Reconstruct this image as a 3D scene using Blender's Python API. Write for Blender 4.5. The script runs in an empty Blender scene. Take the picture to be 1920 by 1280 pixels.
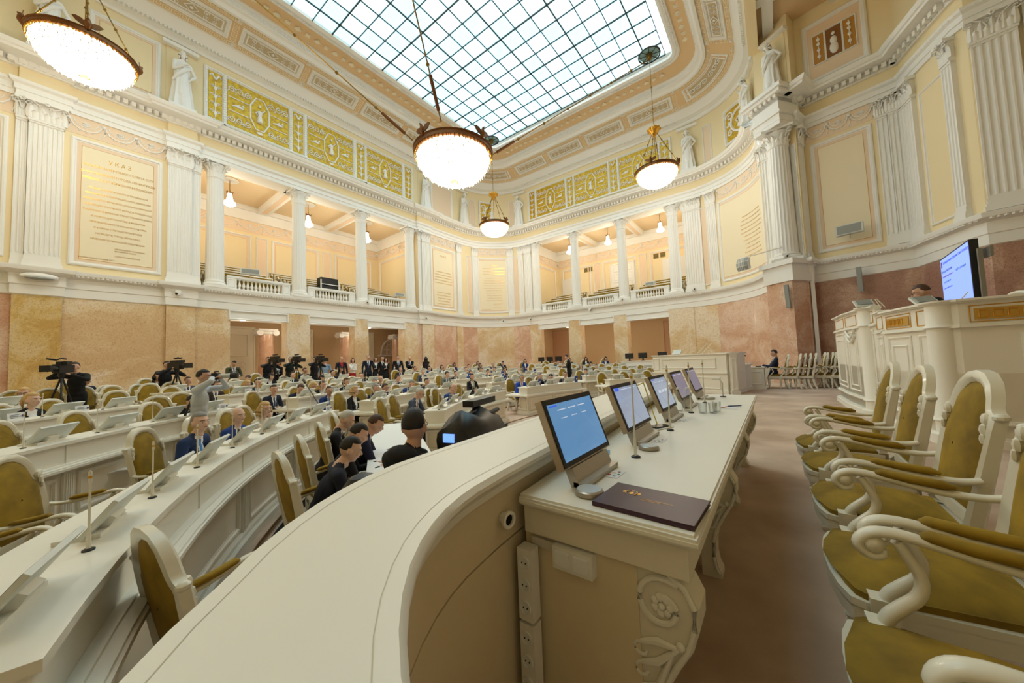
import bpy, bmesh, math, random
from mathutils import Vector, Matrix
from mathutils.bvhtree import BVHTree
import numpy as np
PI = math.pi
S = bpy.context.scene
C = S.collection
R = math.radians
# ---------------------------------------------------------------- camera
cam = bpy.data.cameras.new('camera'); camo = bpy.data.objects.new('camera', cam); C.objects.link(camo)
cam.sensor_width = 36; cam.lens = 654.0*36/1920; cam.clip_start = .02; cam.clip_end = 200
YAW, PIT, ROL = R(-36.97), R(3.12), R(-2.24)
fw = Vector((math.sin(YAW)*math.cos(PIT), math.cos(YAW)*math.cos(PIT), math.sin(PIT)))
r0 = fw.cross(Vector((0, 0, 1))).normalized(); u0 = r0.cross(fw)
rr = math.cos(ROL)*r0+math.sin(ROL)*u0; uu = -math.sin(ROL)*r0+math.cos(ROL)*u0
camo.matrix_world = Matrix(((rr.x, uu.x, -fw.x, 0), (rr.y, uu.y, -fw.y, 0), (rr.z, uu.z, -fw.z, 1.28), (0, 0, 0, 1)))
S.camera = camo
# ---------------------------------------------------------------- light
S.view_settings.view_transform = 'Standard'; S.view_settings.look = 'None'; S.view_settings.gamma = 1
S.view_settings.use_curve_mapping = False; S.view_settings.exposure = 0.2
cy = S.cycles
cy.use_denoising = True; cy.max_bounces = 6; cy.diffuse_bounces = 4; cy.glossy_bounces = 3; cy.transmission_bounces = 4
cy.transparent_max_bounces = 8; cy.caustics_reflective = False; cy.caustics_refractive = False; cy.sample_clamp_indirect = 6
W = bpy.data.worlds.new('sky'); S.world = W; W.use_nodes = True
nt = W.node_tree; nt.nodes.clear()
wo = nt.nodes.new('ShaderNodeOutputWorld'); bg = nt.nodes.new('ShaderNodeBackground'); tc = nt.nodes.new('ShaderNodeTexCoord')
ns = nt.nodes.new('ShaderNodeTexNoise'); ns.inputs['Scale'].default_value = 1.4; ns.inputs['Detail'].default_value = 4
cr = nt.nodes.new('ShaderNodeValToRGB'); cr.color_ramp.elements[0].position = .42; cr.color_ramp.elements[0].color = (.58, .86, .97, 1)
cr.color_ramp.elements[1].position = .62; cr.color_ramp.elements[1].color = (.95, .98, 1, 1)
nt.links.new(tc.outputs['Generated'], ns.inputs['Vector']); nt.links.new(ns.outputs[0], cr.inputs[0]); nt.links.new(cr.outputs[0], bg.inputs[0])
nt.links.new(bg.outputs[0], wo.inputs[0]); bg.inputs[1].default_value = 2.15
def light(name, kind, loc, energy, color=(1, 1, 1), size=.3, sy=None, portal=False):
    l = bpy.data.lights.new(name, kind); l.energy = energy; l.color = color
    if kind == 'AREA':
        l.shape = 'RECTANGLE' if sy else 'SQUARE'; l.size = size
        if sy: l.size_y = sy
        if portal: l.cycles.is_portal = True
    elif kind == 'POINT': l.shadow_soft_size = size
    o = bpy.data.objects.new(name, l); o.location = loc; C.objects.link(o); return o
SKX0, SKX1, SKY0, SKY1, SKZ = -12.75, -2.9, -.35, 15.55, 14.0
light('skylight_daylight', 'AREA', ((SKX0+SKX1)/2, (SKY0+SKY1)/2, SKZ+.35), 1, size=SKX1-SKX0, sy=SKY1-SKY0, portal=True)
# ---------------------------------------------------------------- helpers
def col(h):
    h = h.lstrip('#'); c = [int(h[i:i+2], 16)/255 for i in (0, 2, 4)]
    return tuple((x/12.92 if x <= .04045 else ((x+.055)/1.055)**2.4) for x in c)+(1,)
MATS = {}
def mat(name, c, rough=.6, metal=0, noise=None, bump=0, emit=0, alpha=None, trans=0, sheen=0, spec=None, ncol=None, coat=0):
    if name in MATS: return MATS[name]
    m = bpy.data.materials.new(name); m.use_nodes = True; n = m.node_tree; b = n.nodes['Principled BSDF']
    c = col(c) if isinstance(c, str) else tuple(c)+(1,) if len(c) == 3 else c
    b.inputs['Base Color'].default_value = c; b.inputs['Roughness'].default_value = rough; b.inputs['Metallic'].default_value = metal
    if trans: b.inputs['Transmission Weight'].default_value = trans
    if sheen: b.inputs['Sheen Weight'].default_value = sheen; b.inputs['Sheen Roughness'].default_value = .35; b.inputs['Sheen Tint'].default_value = c
    if coat: b.inputs['Coat Weight'].default_value = coat
    if spec is not None: b.inputs['Specular IOR Level'].default_value = spec
    if emit: b.inputs['Emission Color'].default_value = c; b.inputs['Emission Strength'].default_value = emit
    if noise:
        t = n.nodes.new('ShaderNodeTexCoord'); x = n.nodes.new('ShaderNodeTexNoise'); x.inputs['Scale'].default_value = noise; x.inputs['Detail'].default_value = 5
        n.links.new(t.outputs['Object'], x.inputs['Vector'])
        k = n.nodes.new('ShaderNodeValToRGB'); d = col(ncol) if ncol else tuple(v*.72 for v in c[:3])+(1,)
        k.color_ramp.elements[0].color = d; k.color_ramp.elements[1].color = c; k.color_ramp.elements[0].position = .3; k.color_ramp.elements[1].position = .65
        n.links.new(x.outputs[0], k.inputs[0]); n.links.new(k.outputs[0], b.inputs['Base Color'])
        if bump:
            q = n.nodes.new('ShaderNodeBump'); q.inputs['Strength'].default_value = bump; q.inputs['Distance'].default_value = .01
            n.links.new(x.outputs[0], q.inputs['Height']); n.links.new(q.outputs[0], b.inputs['Normal'])
    MATS[name] = m; return m
WHITE = mat('white_plaster', '#F2EFE8', .55)
CREAM = mat('cream_lacquer', '#F1ECDF', .45)
CREAM2 = mat('cream_panel', '#EBE2CE', .5)
YEL = mat('yellow_paint', '#F2DFB4', .75)
PEACH = mat('peach_paint', '#EFD6B8', .75)
PANEL = mat('pale_panel_paint', '#F4E6C6', .7)
ORN = mat('ochre_ground', '#E4C496', .7)
GOLDG = mat('gilded_ground', '#E6BC2C', .4, .3, noise=9, ncol='#B88A1C')
GOLD = mat('gilding', '#D9A441', .3, .9)
BRONZE = mat('bronze', '#7A4E2A', .4, .8)
BRASS = mat('antique_brass', '#8C6A2E', .35, .9)
VELV = mat('olive_velvet', '#A3821A', .85, noise=5, ncol='#6A520C', sheen=.5)
CHW = mat('chair_frame_paint', '#E6DFCB', .35, coat=.2)
BLACK = mat('black_plastic', '#121212', .5)
DKGL = mat('dark_glass', '#0A0A0C', .15)
STEEL = mat('brushed_metal', '#B9B2A6', .35, .7)
LEAD = mat('glazing_bar', '#2E3A33', .6)
PAPER = mat('paper', '#F2F2F0', .8)
MONW = mat('screen_back_white', '#DADCD4', .45)
GREYP = mat('grey_plastic', '#9A9D98', .5)
MICW = mat('mic_white', '#E9E3D2', .4)
def carpet():
    m = mat('carpet', '#C9A288', .95); n = m.node_tree; b = n.nodes['Principled BSDF']
    t = n.nodes.new('ShaderNodeTexCoord'); x = n.nodes.new('ShaderNodeTexNoise'); x.inputs['Scale'].default_value = 1.3; x.inputs['Detail'].default_value = 8
    k = n.nodes.new('ShaderNodeValToRGB'); k.color_ramp.elements[0].color = col('#B79C86'); k.color_ramp.elements[1].color = col('#D6BEA8'); k.color_ramp.elements[0].position = .35; k.color_ramp.elements[1].position = .65
    n.links.new(t.outputs['Object'], x.inputs['Vector']); n.links.new(x.outputs[0], k.inputs[0]); n.links.new(k.outputs[0], b.inputs['Base Color'])
    f = n.nodes.new('ShaderNodeTexNoise'); f.inputs['Scale'].default_value = 300; q = n.nodes.new('ShaderNodeBump'); q.inputs['Strength'].default_value = .4; q.inputs['Distance'].default_value = .004
    n.links.new(t.outputs['Object'], f.inputs['Vector']); n.links.new(f.outputs[0], q.inputs['Height']); n.links.new(q.outputs[0], b.inputs['Normal'])
    return m
CARPET = carpet()
def marble(name, a, b_, c_, vein, sc=.5, seed=0):
    m = mat(name, a, .22); n = m.node_tree; b = n.nodes['Principled BSDF']; b.inputs['Coat Weight'].default_value = .1
    t = n.nodes.new('ShaderNodeTexCoord'); mp = n.nodes.new('ShaderNodeMapping'); mp.inputs['Location'].default_value = (seed*3.1, seed*1.7, seed); mp.inputs['Rotation'].default_value = (.5, .3, .6)
    n.links.new(t.outputs['Object'], mp.inputs[0])
    x = n.nodes.new('ShaderNodeTexNoise'); x.inputs['Scale'].default_value = sc; x.inputs['Detail'].default_value = 9; x.inputs['Roughness'].default_value = .62; x.inputs['Distortion'].default_value = 1.1
    n.links.new(mp.outputs[0], x.inputs['Vector'])
    k = n.nodes.new('ShaderNodeValToRGB'); e = k.color_ramp.elements; e[0].position = .42; e[0].color = col(a); e[1].position = .58; e[1].color = col(c_); z = e.new(.5); z.color = col(b_)
    n.links.new(x.outputs[0], k.inputs[0])
    v = n.nodes.new('ShaderNodeTexNoise'); v.inputs['Scale'].default_value = 7; v.inputs['Detail'].default_value = 7; v.inputs['Distortion'].default_value = 2.2
    n.links.new(mp.outputs[0], v.inputs['Vector'])
    k2 = n.nodes.new('ShaderNodeValToRGB'); e = k2.color_ramp.elements; e[0].position = .47; e[0].color = (0, 0, 0, 1); e[1].position = .53; e[1].color = (0, 0, 0, 1); z = e.new(.5); z.color = (.75, .75, .75, 1)
    n.links.new(v.outputs[0], k2.inputs[0])
    mx = n.nodes.new('ShaderNodeMixRGB'); n.links.new(k2.outputs[0], mx.inputs[0]); n.links.new(k.outputs[0], mx.inputs[1]); mx.inputs[2].default_value = col(vein)
    n.links.new(mx.outputs[0], b.inputs['Base Color']); return m
MARB = marble('sienna_marble', '#DDBC90', '#E6CDA2', '#EFDFC6', '#BE8E64')
MARBY = marble('yellow_marble', '#CFA862', '#DDBE7E', '#E0C896', '#B08A50', 1.2, 2)
MARBP = marble('pink_marble', '#D8AC90', '#E0BA9E', '#EACDB6', '#B98868', .8, 3)
MARBD = marble('rose_marble', '#A98070', '#B58C78', '#C8A590', '#86584A', .6, 5)

class MB:
    def __init__(s): s.v = []; s.f = []; s.m = []; s.mats = []; s.cur = 0; s.T = None
    def use(s, m):
        if m not in s.mats: s.mats.append(m)
        s.cur = s.mats.index(m); return s
    def add(s, vs, fs):
        o = len(s.v)
        if s.T is not None: vs = [tuple(s.T @ Vector(v)) for v in vs]
        s.v += [tuple(v) for v in vs]; s.f += [tuple(i+o for i in f) for f in fs]; s.m += [s.cur]*len(fs); return s
    def box(s, c, d, rz=0, rx=0, ry=0, taper=1):
        x, y, z = d[0]/2, d[1]/2, d[2]/2
        vs = [Vector((sx*x*(taper if sz > 0 else 1), sy*y*(taper if sz > 0 else 1), sz*z)) for sz in (-1, 1) for sy in (-1, 1) for sx in (-1, 1)]
        if rz or rx or ry:
            M = Matrix.Rotation(rz, 3, 'Z') @ Matrix.Rotation(rx, 3, 'X') @ Matrix.Rotation(ry, 3, 'Y'); vs = [M @ v for v in vs]
        c = Vector(c); return s.add([v+c for v in vs], [(0, 2, 3, 1), (4, 5, 7, 6), (0, 1, 5, 4), (2, 6, 7, 3), (0, 4, 6, 2), (1, 3, 7, 5)])
    def lathe(s, prof, c=(0, 0, 0), n=16, a0=0, a1=2*PI, T=None):
        full = abs(a1-a0-2*PI) < 1e-6; k = n if full else n+1; vs = []; c = Vector(c)
        for r, z in prof:
            for i in range(k):
                a = a0+(a1-a0)*i/n; v = Vector((r*math.cos(a), r*math.sin(a), z))
                if T: v = T @ v
                vs.append(v+c)
        fs = []
        for j in range(len(prof)-1):
            for i in range(n):
                i2 = (i+1) % k; fs.append((j*k+i, j*k+i2, (j+1)*k+i2, (j+1)*k+i))
        if full:
            if prof[0][0] > 1e-5: fs.append(tuple(reversed(range(k))))
            if prof[-1][0] > 1e-5: fs.append(tuple((len(prof)-1)*k+i for i in range(k)))
        return s.add(vs, fs)
    def tube(s, pts, r, n=8, cap=True, flat=None, up=(0, 0, 1)):
        pts = [Vector(p) for p in pts]; L = len(pts); rs = r if isinstance(r, (list, tuple)) else [r]*L; vs = []; up = Vector(up)
        for i, p in enumerate(pts):
            t = (pts[min(i+1, L-1)]-pts[max(i-1, 0)]); t = t.normalized() if t.length > 1e-9 else Vector((0, 0, 1))
            a = t.cross(up)
            if a.length < 1e-3: a = t.cross(Vector((0, 1, 0))) if abs(t.y) < .9 else t.cross(Vector((1, 0, 0)))
            a.normalize(); b = a.cross(t)
            for k in range(n):
                q = 2*PI*(k+.5)/n
                if flat: ca, sa = flat; vs.append(p+a*(math.copysign(1, math.cos(q))*ca if n == 4 else math.cos(q)*ca)*rs[i]+b*(math.copysign(1, math.sin(q))*sa if n == 4 else math.sin(q)*sa)*rs[i])
                else: vs.append(p+a*math.cos(q)*rs[i]+b*math.sin(q)*rs[i])
        fs = [(j*n+i, j*n+(i+1) % n, (j+1)*n+(i+1) % n, (j+1)*n+i) for j in range(L-1) for i in range(n)]
        if cap: fs += [tuple(range(n))[::-1], tuple((L-1)*n+i for i in range(n))]
        return s.add(vs, fs)
    def ell(s, c, r, n=12, m=8, T=None):
        vs = []; c = Vector(c); r = (r, r, r) if not isinstance(r, (tuple, list)) else r
        for j in range(m+1):
            a = PI*j/m
            for i in range(n):
                b = 2*PI*i/n; v = Vector((r[0]*math.sin(a)*math.cos(b), r[1]*math.sin(a)*math.sin(b), -r[2]*math.cos(a)))
                if T: v = T @ v
                vs.append(v+c)
        return s.add(vs, [(j*n+i, j*n+(i+1) % n, (j+1)*n+(i+1) % n, (j+1)*n+i) for j in range(m) for i in range(n)])
    def prism(s, poly, z0, z1):
        n = len(poly); return s.add([(x, y, z0) for x, y in poly]+[(x, y, z1) for x, y in poly], [tuple(range(n))[::-1], tuple(range(n, 2*n))]+[(i, (i+1) % n, n+(i+1) % n, n+i) for i in range(n)])
    def grid(s, P):
        a, b = len(P), len(P[0]); return s.add([q for r in P for q in r], [(i*b+j, i*b+j+1, (i+1)*b+j+1, (i+1)*b+j) for i in range(a-1) for j in range(b-1)])
    def mesh(s, name, smooth=30):
        me = bpy.data.meshes.new(name); me.from_pydata(s.v, [], s.f)
        for m in s.mats: me.materials.append(m)
        if s.mats: me.polygons.foreach_set('material_index', s.m)
        bm = bmesh.new(); bm.from_mesh(me); bmesh.ops.remove_doubles(bm, verts=bm.verts, dist=1e-5)
        bmesh.ops.recalc_face_normals(bm, faces=bm.faces); bm.to_mesh(me); bm.free()
        if smooth:
            me.polygons.foreach_set('use_smooth', [True]*len(me.polygons)); me.set_sharp_from_angle(angle=R(smooth))
        return me
    def obj(s, name, parent=None, m=None, smooth=30, loc=(0, 0, 0), rz=0):
        if m is not None and not s.mats: s.use(m); s.m = [0]*len(s.f)
        o = bpy.data.objects.new(name, s.mesh(name, smooth)); C.objects.link(o)
        if parent is not None: o.parent = parent
        o.location = loc; o.rotation_euler = (0, 0, rz); return o
def B(m): return MB().use(m)
def tag(o, label=None, cat=None, group=None, kind=None):
    if label: o['label'] = label
    if cat: o['category'] = cat
    if group: o['group'] = group
    if kind: o['kind'] = kind
    return o
def empty(name, loc=(0, 0, 0), rz=0, label=None, cat=None, group=None, kind=None):
    o = bpy.data.objects.new(name, None); o.empty_display_size = .1; C.objects.link(o); o.location = loc; o.rotation_euler = (0, 0, rz)
    return tag(o, label, cat, group, kind)
KIDS = {}
def copy(o, loc=None, rz=None, label=None, group=None, parent=None, cat=None):
    c = o.copy(); C.objects.link(c)
    if parent is not None: c.parent = parent
    if loc is not None: c.location = loc
    if rz is not None: c.rotation_euler = (0, 0, rz)
    tag(c, label, cat, group)
    for ch in KIDS.setdefault(o, list(o.children)): copy(ch, parent=c)
    return c
class Kind:   # the first placement uses the prototype itself
    def __init__(s, proto): s.p = proto; s.n = 0
    def put(s, loc, rz, label, group=None, cat=None):
        KIDS.setdefault(s.p, list(s.p.children))
        for ch in KIDS[s.p]: KIDS.setdefault(ch, list(ch.children))
        s.n += 1
        if s.n == 1:
            s.p.location = loc; s.p.rotation_euler = (0, 0, rz); tag(s.p, label, cat, group); return s.p
        return copy(s.p, loc, rz, label, group, cat=cat)
ORD = ['first', 'second', 'third', 'fourth', 'fifth', 'sixth', 'seventh', 'eighth', 'ninth', 'tenth', 'eleventh', 'twelfth', 'thirteenth', 'fourteenth', 'fifteenth', 'sixteenth', 'seventeenth', 'eighteenth']
def sweep(mb, path, prof, closed=False, ks=None):
    P = [Vector((p[0], p[1])) for p in path]; n = len(P); rows = []
    for i in range(n):
        a = P[(i-1) % n] if (closed or i > 0) else None; b = P[(i+1) % n] if (closed or i < n-1) else None
        d1 = (P[i]-a).normalized() if a is not None else None; d2 = (b-P[i]).normalized() if b is not None else None
        if d1 is None: d1 = d2
        if d2 is None: d2 = d1
        n1 = Vector((d1.y, -d1.x)); n2 = Vector((d2.y, -d2.x)); m = (n1+n2); m = m.normalized() if m.length > 1e-6 else n1
        k = 1/max(.35, m.dot(n1))
        k *= ks[i] if ks else 1; rows.append([(P[i].x+m.x*d*k, P[i].y+m.y*d*k, z) for d, z in prof])
    if closed: rows.append(rows[0])
    mb.grid(rows); return mb
def fbox(mb, F, u0, u1, v0, v1, d0, d1, nu=1):
    g = lambda u, v, d: F(u, v, d)
    us = [u0+(u1-u0)*i/nu for i in range(nu+1)]; vs = []; fs = []
    for u in us: vs += [g(u, v0, d0), g(u, v1, d0), g(u, v1, d1), g(u, v0, d1)]
    for i in range(nu):
        for k in range(4): fs.append((i*4+k, i*4+(k+1) % 4, (i+1)*4+(k+1) % 4, (i+1)*4+k))
    fs += [(3, 2, 1, 0), tuple(nu*4+k for k in range(4))]
    mb.add(vs, fs); return mb
def fframe(mb, F, u0, u1, v0, v1, w=.06, d=.03, nu=1, dd=0):
    "moulded picture frame: outer rect u0..u1, v0..v1, width w, height d, a stepped profile"
    prof = [(0, 0), (0, d*.6), (w*.3, d), (w*.6, d*.9), (w*.8, d*.35), (w, d*.3), (w, 0)]
    rects = [[(u0+a, v0+a), (u1-a, v0+a), (u1-a, v1-a), (u0+a, v1-a)] for a, _ in prof]
    vs = []; fs = []; L = 2*nu+2
    for (a, h), rc in zip(prof, rects):
        ring = []
        for i in range(nu): t = i/nu; ring.append((rc[0][0]+(rc[1][0]-rc[0][0])*t, rc[0][1]))
        ring.append(rc[1])
        for i in range(nu): t = i/nu; ring.append((rc[2][0]+(rc[3][0]-rc[2][0])*t, rc[2][1]))
        ring.append(rc[3])
        vs += [F(u, v, h+dd) for u, v in ring]
    L = len(vs)//len(prof)
    for j in range(len(prof)-1):
        for i in range(L): fs.append((j*L+i, j*L+(i+1) % L, (j+1)*L+(i+1) % L, (j+1)*L+i))
    mb.add(vs, fs); return mb
def ftube(mb, F, pts, r, n=5): return mb.tube([F(*p) for p in pts], r, n)
def cr(P, n=4):
    P = [Vector(p) for p in P]; out = []
    for i in range(len(P)-1):
        a, b, c, d = P[max(i-1, 0)], P[i], P[i+1], P[min(i+2, len(P)-1)]
        for j in range(n): t = j/n; out.append(.5*((2*b)+(c-a)*t+(2*a-5*b+4*c-d)*t*t+(3*b-a-3*c+d)*t**3))
    return out+[P[-1]]
def rs_(R_, n=4): return [R_[i]+(R_[i+1]-R_[i])*j/n for i in range(len(R_)-1) for j in range(n)]+[R_[-1]]
def text_mesh(body, size, m, parent, T, name='lettering', align='LEFT', sx=1, ext=.002):
    cu = bpy.data.curves.new('t', 'FONT'); cu.body = body; cu.size = size; cu.align_x = align; cu.extrude = ext; cu.resolution_u = 2
    o = bpy.data.objects.new('t', cu); C.objects.link(o); dg = bpy.context.evaluated_depsgraph_get(); dg.update()
    me = bpy.data.meshes.new_from_object(o.evaluated_get(dg)); bpy.data.objects.remove(o); me.materials.clear(); me.materials.append(m)
    if isinstance(T, Matrix): me.transform(T @ Matrix.Diagonal((sx, 1, 1, 1)))
    else:
        for v in me.vertices: v.co = T(v.co.x*sx, v.co.y, v.co.z)
    k = bpy.data.objects.new(name, me); C.objects.link(k)
    if parent is not None: k.parent = parent
    return k
# ================================================================ room shell
XL, YB = -15.45, 18.5
def arc(cx, cy, r, a0, a1, n=12): return [(cx+r*math.cos(R(a0+(a1-a0)*i/n)), cy+r*math.sin(R(a0+(a1-a0)*i/n))) for i in range(n+1)]
AC1 = (XL+3.05, YB-3.05); AC2 = (-3.0, YB-3.05); RA = 3.05
LEFTP = [(XL, -3.5), (XL, AC1[1])]
ARC1 = arc(*AC1, RA, 180, 90); ARC2 = arc(*AC2, RA, 90, 2)
PIER = [(.02, 15.5), (.33, 15.34), (1.0, 14.84), (1.2, 15.38)]
APSE = [(1.2, 15.38), (3.4, 14.87), (3.55, 14.25), (3.93, 13.05), (4.05, 12.85), (4.9, 12.66), (7.6, 12.3), (7.6, -3.5)]
FULL = LEFTP[:1]+ARC1+ARC2+PIER+APSE[1:]
FL = lambda u, v, d: (XL+d, u, v)
FB = lambda u, v, d: (u, YB-d, v)
def FARC(c): return lambda u, v, d: (c[0]+(RA-d)*math.cos(u), c[1]+(RA-d)*math.sin(u), v)
F1 = FARC(AC1); F2 = FARC(AC2)
def FSEG(a, b):
    a = Vector(a); b = Vector(b); t = (b-a).normalized(); n = Vector((t.y, -t.x))
    return lambda u, v, d: (a.x+t.x*u+n.x*d, a.y+t.y*u+n.y*d, v)
FA = FSEG(APSE[0], APSE[1]); FA2 = FSEG(APSE[2], APSE[3]); FA3 = FSEG(APSE[4], APSE[5])
ZM, ZL, ZA, ZF, ZD, ZC, ZT = 3.5, 4.2, 8.72, 9.13, 9.5, 9.88, 12.4
wl = empty('wall_left', kind='structure'); wb = empty('wall_back', kind='structure'); wc = empty('wall_corner_left', kind='structure'); wd = empty('wall_corner_right', kind='structure'); wa = empty('wall_apse', kind='structure')
def quadwall(m, F, u0, u1, v0, v1, name, par, nu=1, d0=-.5, d1=0):
    b = B(m); fbox(b, F, u0, u1, v0, v1, d0, d1, nu); return b.obj(name, par)
# --- marble dado
opl = [(3.86, 5.66), (6.52, 8.46), (9.14, 11.15)]
opb = [(-11.72, -9.68), (-8.9, -6.95), (-6.2, -4.13)]
ZO = 3.2
cuts = [-3.5, -.62, .18, 2.2, 2.9, 3.86]; ms = [MARBP, MARBY, MARB, MARB, MARB]
for i, m in enumerate(ms): quadwall(m, FL, cuts[i], cuts[i+1]-.004, -.45, ZM, 'marble_panel', wl, d1=.1 if i in (1, 3) else 0)
for a, b in ((5.66, 6.52), (8.46, 9.14), (11.15, 12.02)): quadwall(MARB, FL, a, b, -.45, ZM, 'marble_pier', wl, d1=.03)
for a, b, d in ((12.02, 12.3, 0), (12.304, 13.1, .1), (13.104, 14.95, 0), (14.954, AC1[1], .06)): quadwall(MARB if d else MARBP, FL, a, b, -.45, ZM, 'marble_panel', wl, d1=d)
for a, b in opl: quadwall(WHITE, FL, a, b, ZO, ZM, 'opening_lintel', wl, d1=.0); fframe(B(WHITE), FL, a-.06, b+.06, ZO-.08, ZM-.02, .07, .06).obj('opening_cornice', wl)
A = lambda d: R(d)
segs = [(180, 158, MARBP), (158, 112, MARB), (112, 90, MARBP)]
for a, b, m in segs: quadwall(m, F1, A(a), A(b)+.001, -.45, ZM, 'marble_panel', wc, nu=8)
for a, b, m in [(90, 70, MARB), (70, 8, MARBP)]: quadwall(m, F2, A(a), A(b)+.001, -.45, ZM, 'marble_panel', wd, nu=12)
for a, b in ((-12.4, -11.72), (-9.68, -8.9), (-6.95, -6.2), (-4.13, -2.98)): quadwall(MARB, FB, a, b, -.45, ZM, 'marble_pier', wb, d1=.03)
for a, b in opb: quadwall(WHITE, FB, a, b, ZO, ZM, 'opening_lintel', wb); fframe(B(WHITE), FB, a-.06, b+.06, ZO-.08, ZM-.02, .07, .06).obj('opening_cornice', wb)
b = B(MARBP); sweep(b, [ARC2[-1]]+PIER[:2], [(0, -.45), (0, ZM)]); b.obj('marble_panel', wa)
b = B(MARBP); sweep(b, PIER[1:], [(0, -.45), (0, ZM)]); b.obj('marble_pier', wa)
b = B(MARBD); sweep(b, APSE, [(0, -.45), (0, ZM)]); b.obj('marble_panel', wa)
b = B(MARBP); sweep(b, PIER[1:]+APSE[1:], [(.06, 0), (.06, .42), (.0, .5)]); b.obj('plinth', wa)
b = B(WHITE); sweep(b, ARC2[5:]+PIER[:2], [(.0, .42), (.06, .46), (.02, .52), (0, .55)]); b.obj('plinth', wd)
# --- white band, ledge, architrave, cornice (follow every wall, breaking forward over the pilasters)
def broke(path, brk, d):
    "path with rectangular break-outs: brk list of (i, s0, s1) in metres along segment i"
    out = []
    for i, p in enumerate(path):
        out.append(p)
        if i < len(path)-1:
            a = Vector(p); q = Vector(path[i+1]); t = (q-a).normalized(); n = Vector((t.y, -t.x))
            for (k, s0, s1) in sorted(brk):
                if k == i:
                    for s, e in ((s0, 0), (s0, d), (s1, d), (s1, 0)):
                        w = a+t*s+n*e; out.append((w.x, w.y))
    return out
PB = [(0, 2.88, 3.68), (0, 5.7, 6.4), (0, 15.62, 16.48)]
def shell(name, m, prof, par, path, brk=None, d=.12):
    b = B(m); sweep(b, broke(path, brk, d) if brk else path, prof); return b.obj(name, par, smooth=25)
PATHS = [(wl, LEFTP, PB), (wc, ARC1, None), (wb, [ARC1[-1], ARC2[0]], None), (wd, ARC2+PIER[:1], None), (wa, PIER+APSE[1:], [(4, 0, 0)][:0] or None)]
band = [(0, 3.47), (.03, 3.49), (.03, 3.72), (.05, 3.74), (.05, 4.0), (.1, 4.03), (.2, 4.09), (.22, 4.17), (.22, 4.2), (-.4, 4.2)]
arch = [(-.3, ZA), (.05, ZA), (.05, ZA+.13), (.08, ZA+.14), (.08, ZA+.28), (.14, ZA+.33), (.16, ZA+.4), (.01, ZF)]
frie = [(.01, ZF), (.01, ZD)]
corn = [(.01, ZD), (.08, ZD), (.1, ZD+.16), (.26, ZD+.2), (.44, ZD+.2), (.46, ZD+.26), (.5, ZD+.28), (.55, ZD+.36), (.55, ZC), (-.05, ZC+.02)]
for par, path, brk in PATHS:
    shell('plinth_band', WHITE, band, par, path, brk, .12)
    shell('architrave', WHITE, arch, par, path, brk, .1)
    shell('frieze', YEL, frie, par, path, brk, .1)
    shell('cornice', WHITE, corn, par, path, brk, .1)
    # dentils
    b = B(WHITE); pts = [Vector(p) for p in path]
    for i in range(len(pts)-1):
        t = (pts[i+1]-pts[i]); L = t.length; t.normalize(); n = Vector((t.y, -t.x)); k = max(1, int(L/.165))
        if pts[i].x > 5: continue
        for j in range(k):
            w = pts[i]+t*((j+.5)*L/k)+n*.16; b.box((w.x, w.y, ZD+.1), (.1, .12, .13), rz=math.atan2(t.y, t.x))
    o = b.obj('dentils', par, smooth=0); tag(o, kind='stuff')
    b = B(WHITE)   # egg-and-dart beads under the ledge and on the architrave
    for i in range(len(pts)-1):
        t = (pts[i+1]-pts[i]); L = t.length; t.normalize(); n = Vector((t.y, -t.x)); k = max(1, int(L/.09))
        if pts[i].x > 5: continue
        for j in range(k):
            w = pts[i]+t*((j+.5)*L/k)
            b.box((w.x+n.x*.17, w.y+n.y*.17, 4.07), (.05, .05, .05), rz=math.atan2(t.y, t.x)+.78)
            b.box((w.x+n.x*.12, w.y+n.y*.12, ZA+.345), (.045, .04, .05), rz=math.atan2(t.y, t.x)+.78)
    tag(b.obj('bead_moulding', par, smooth=0), kind='stuff')
# --- upper walls (z 4.2 .. 8.72) and attic (9.88 .. 12.4)
quadwall(YEL, FL, -3.5, 2.95, ZL, ZA, 'upper_wall', wl); quadwall(YEL, FL, 12.2, AC1[1], ZL, ZA, 'upper_wall', wl)
b = B(YEL); sweep(b, ARC1, [(0, ZL), (0, ZA)]); b.obj('upper_wall', wc)
b = B(YEL); sweep(b, ARC2+PIER[:1], [(0, ZL), (0, ZA)]); b.obj('upper_wall', wd)
b = B(YEL); sweep(b, PIER+APSE[1:], [(0, ZL), (0, ZA)]); b.obj('upper_wall', wa)
for par, path, brk in PATHS:
    b = B(YEL); sweep(b, path, [(0, ZC-.05), (0, ZT+.3)]); b.obj('attic_wall', par)
b = B(YEL); b.box((.05, 6, 12.7), (.3, 19, .9)); b.obj('attic_beam', wa)
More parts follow.
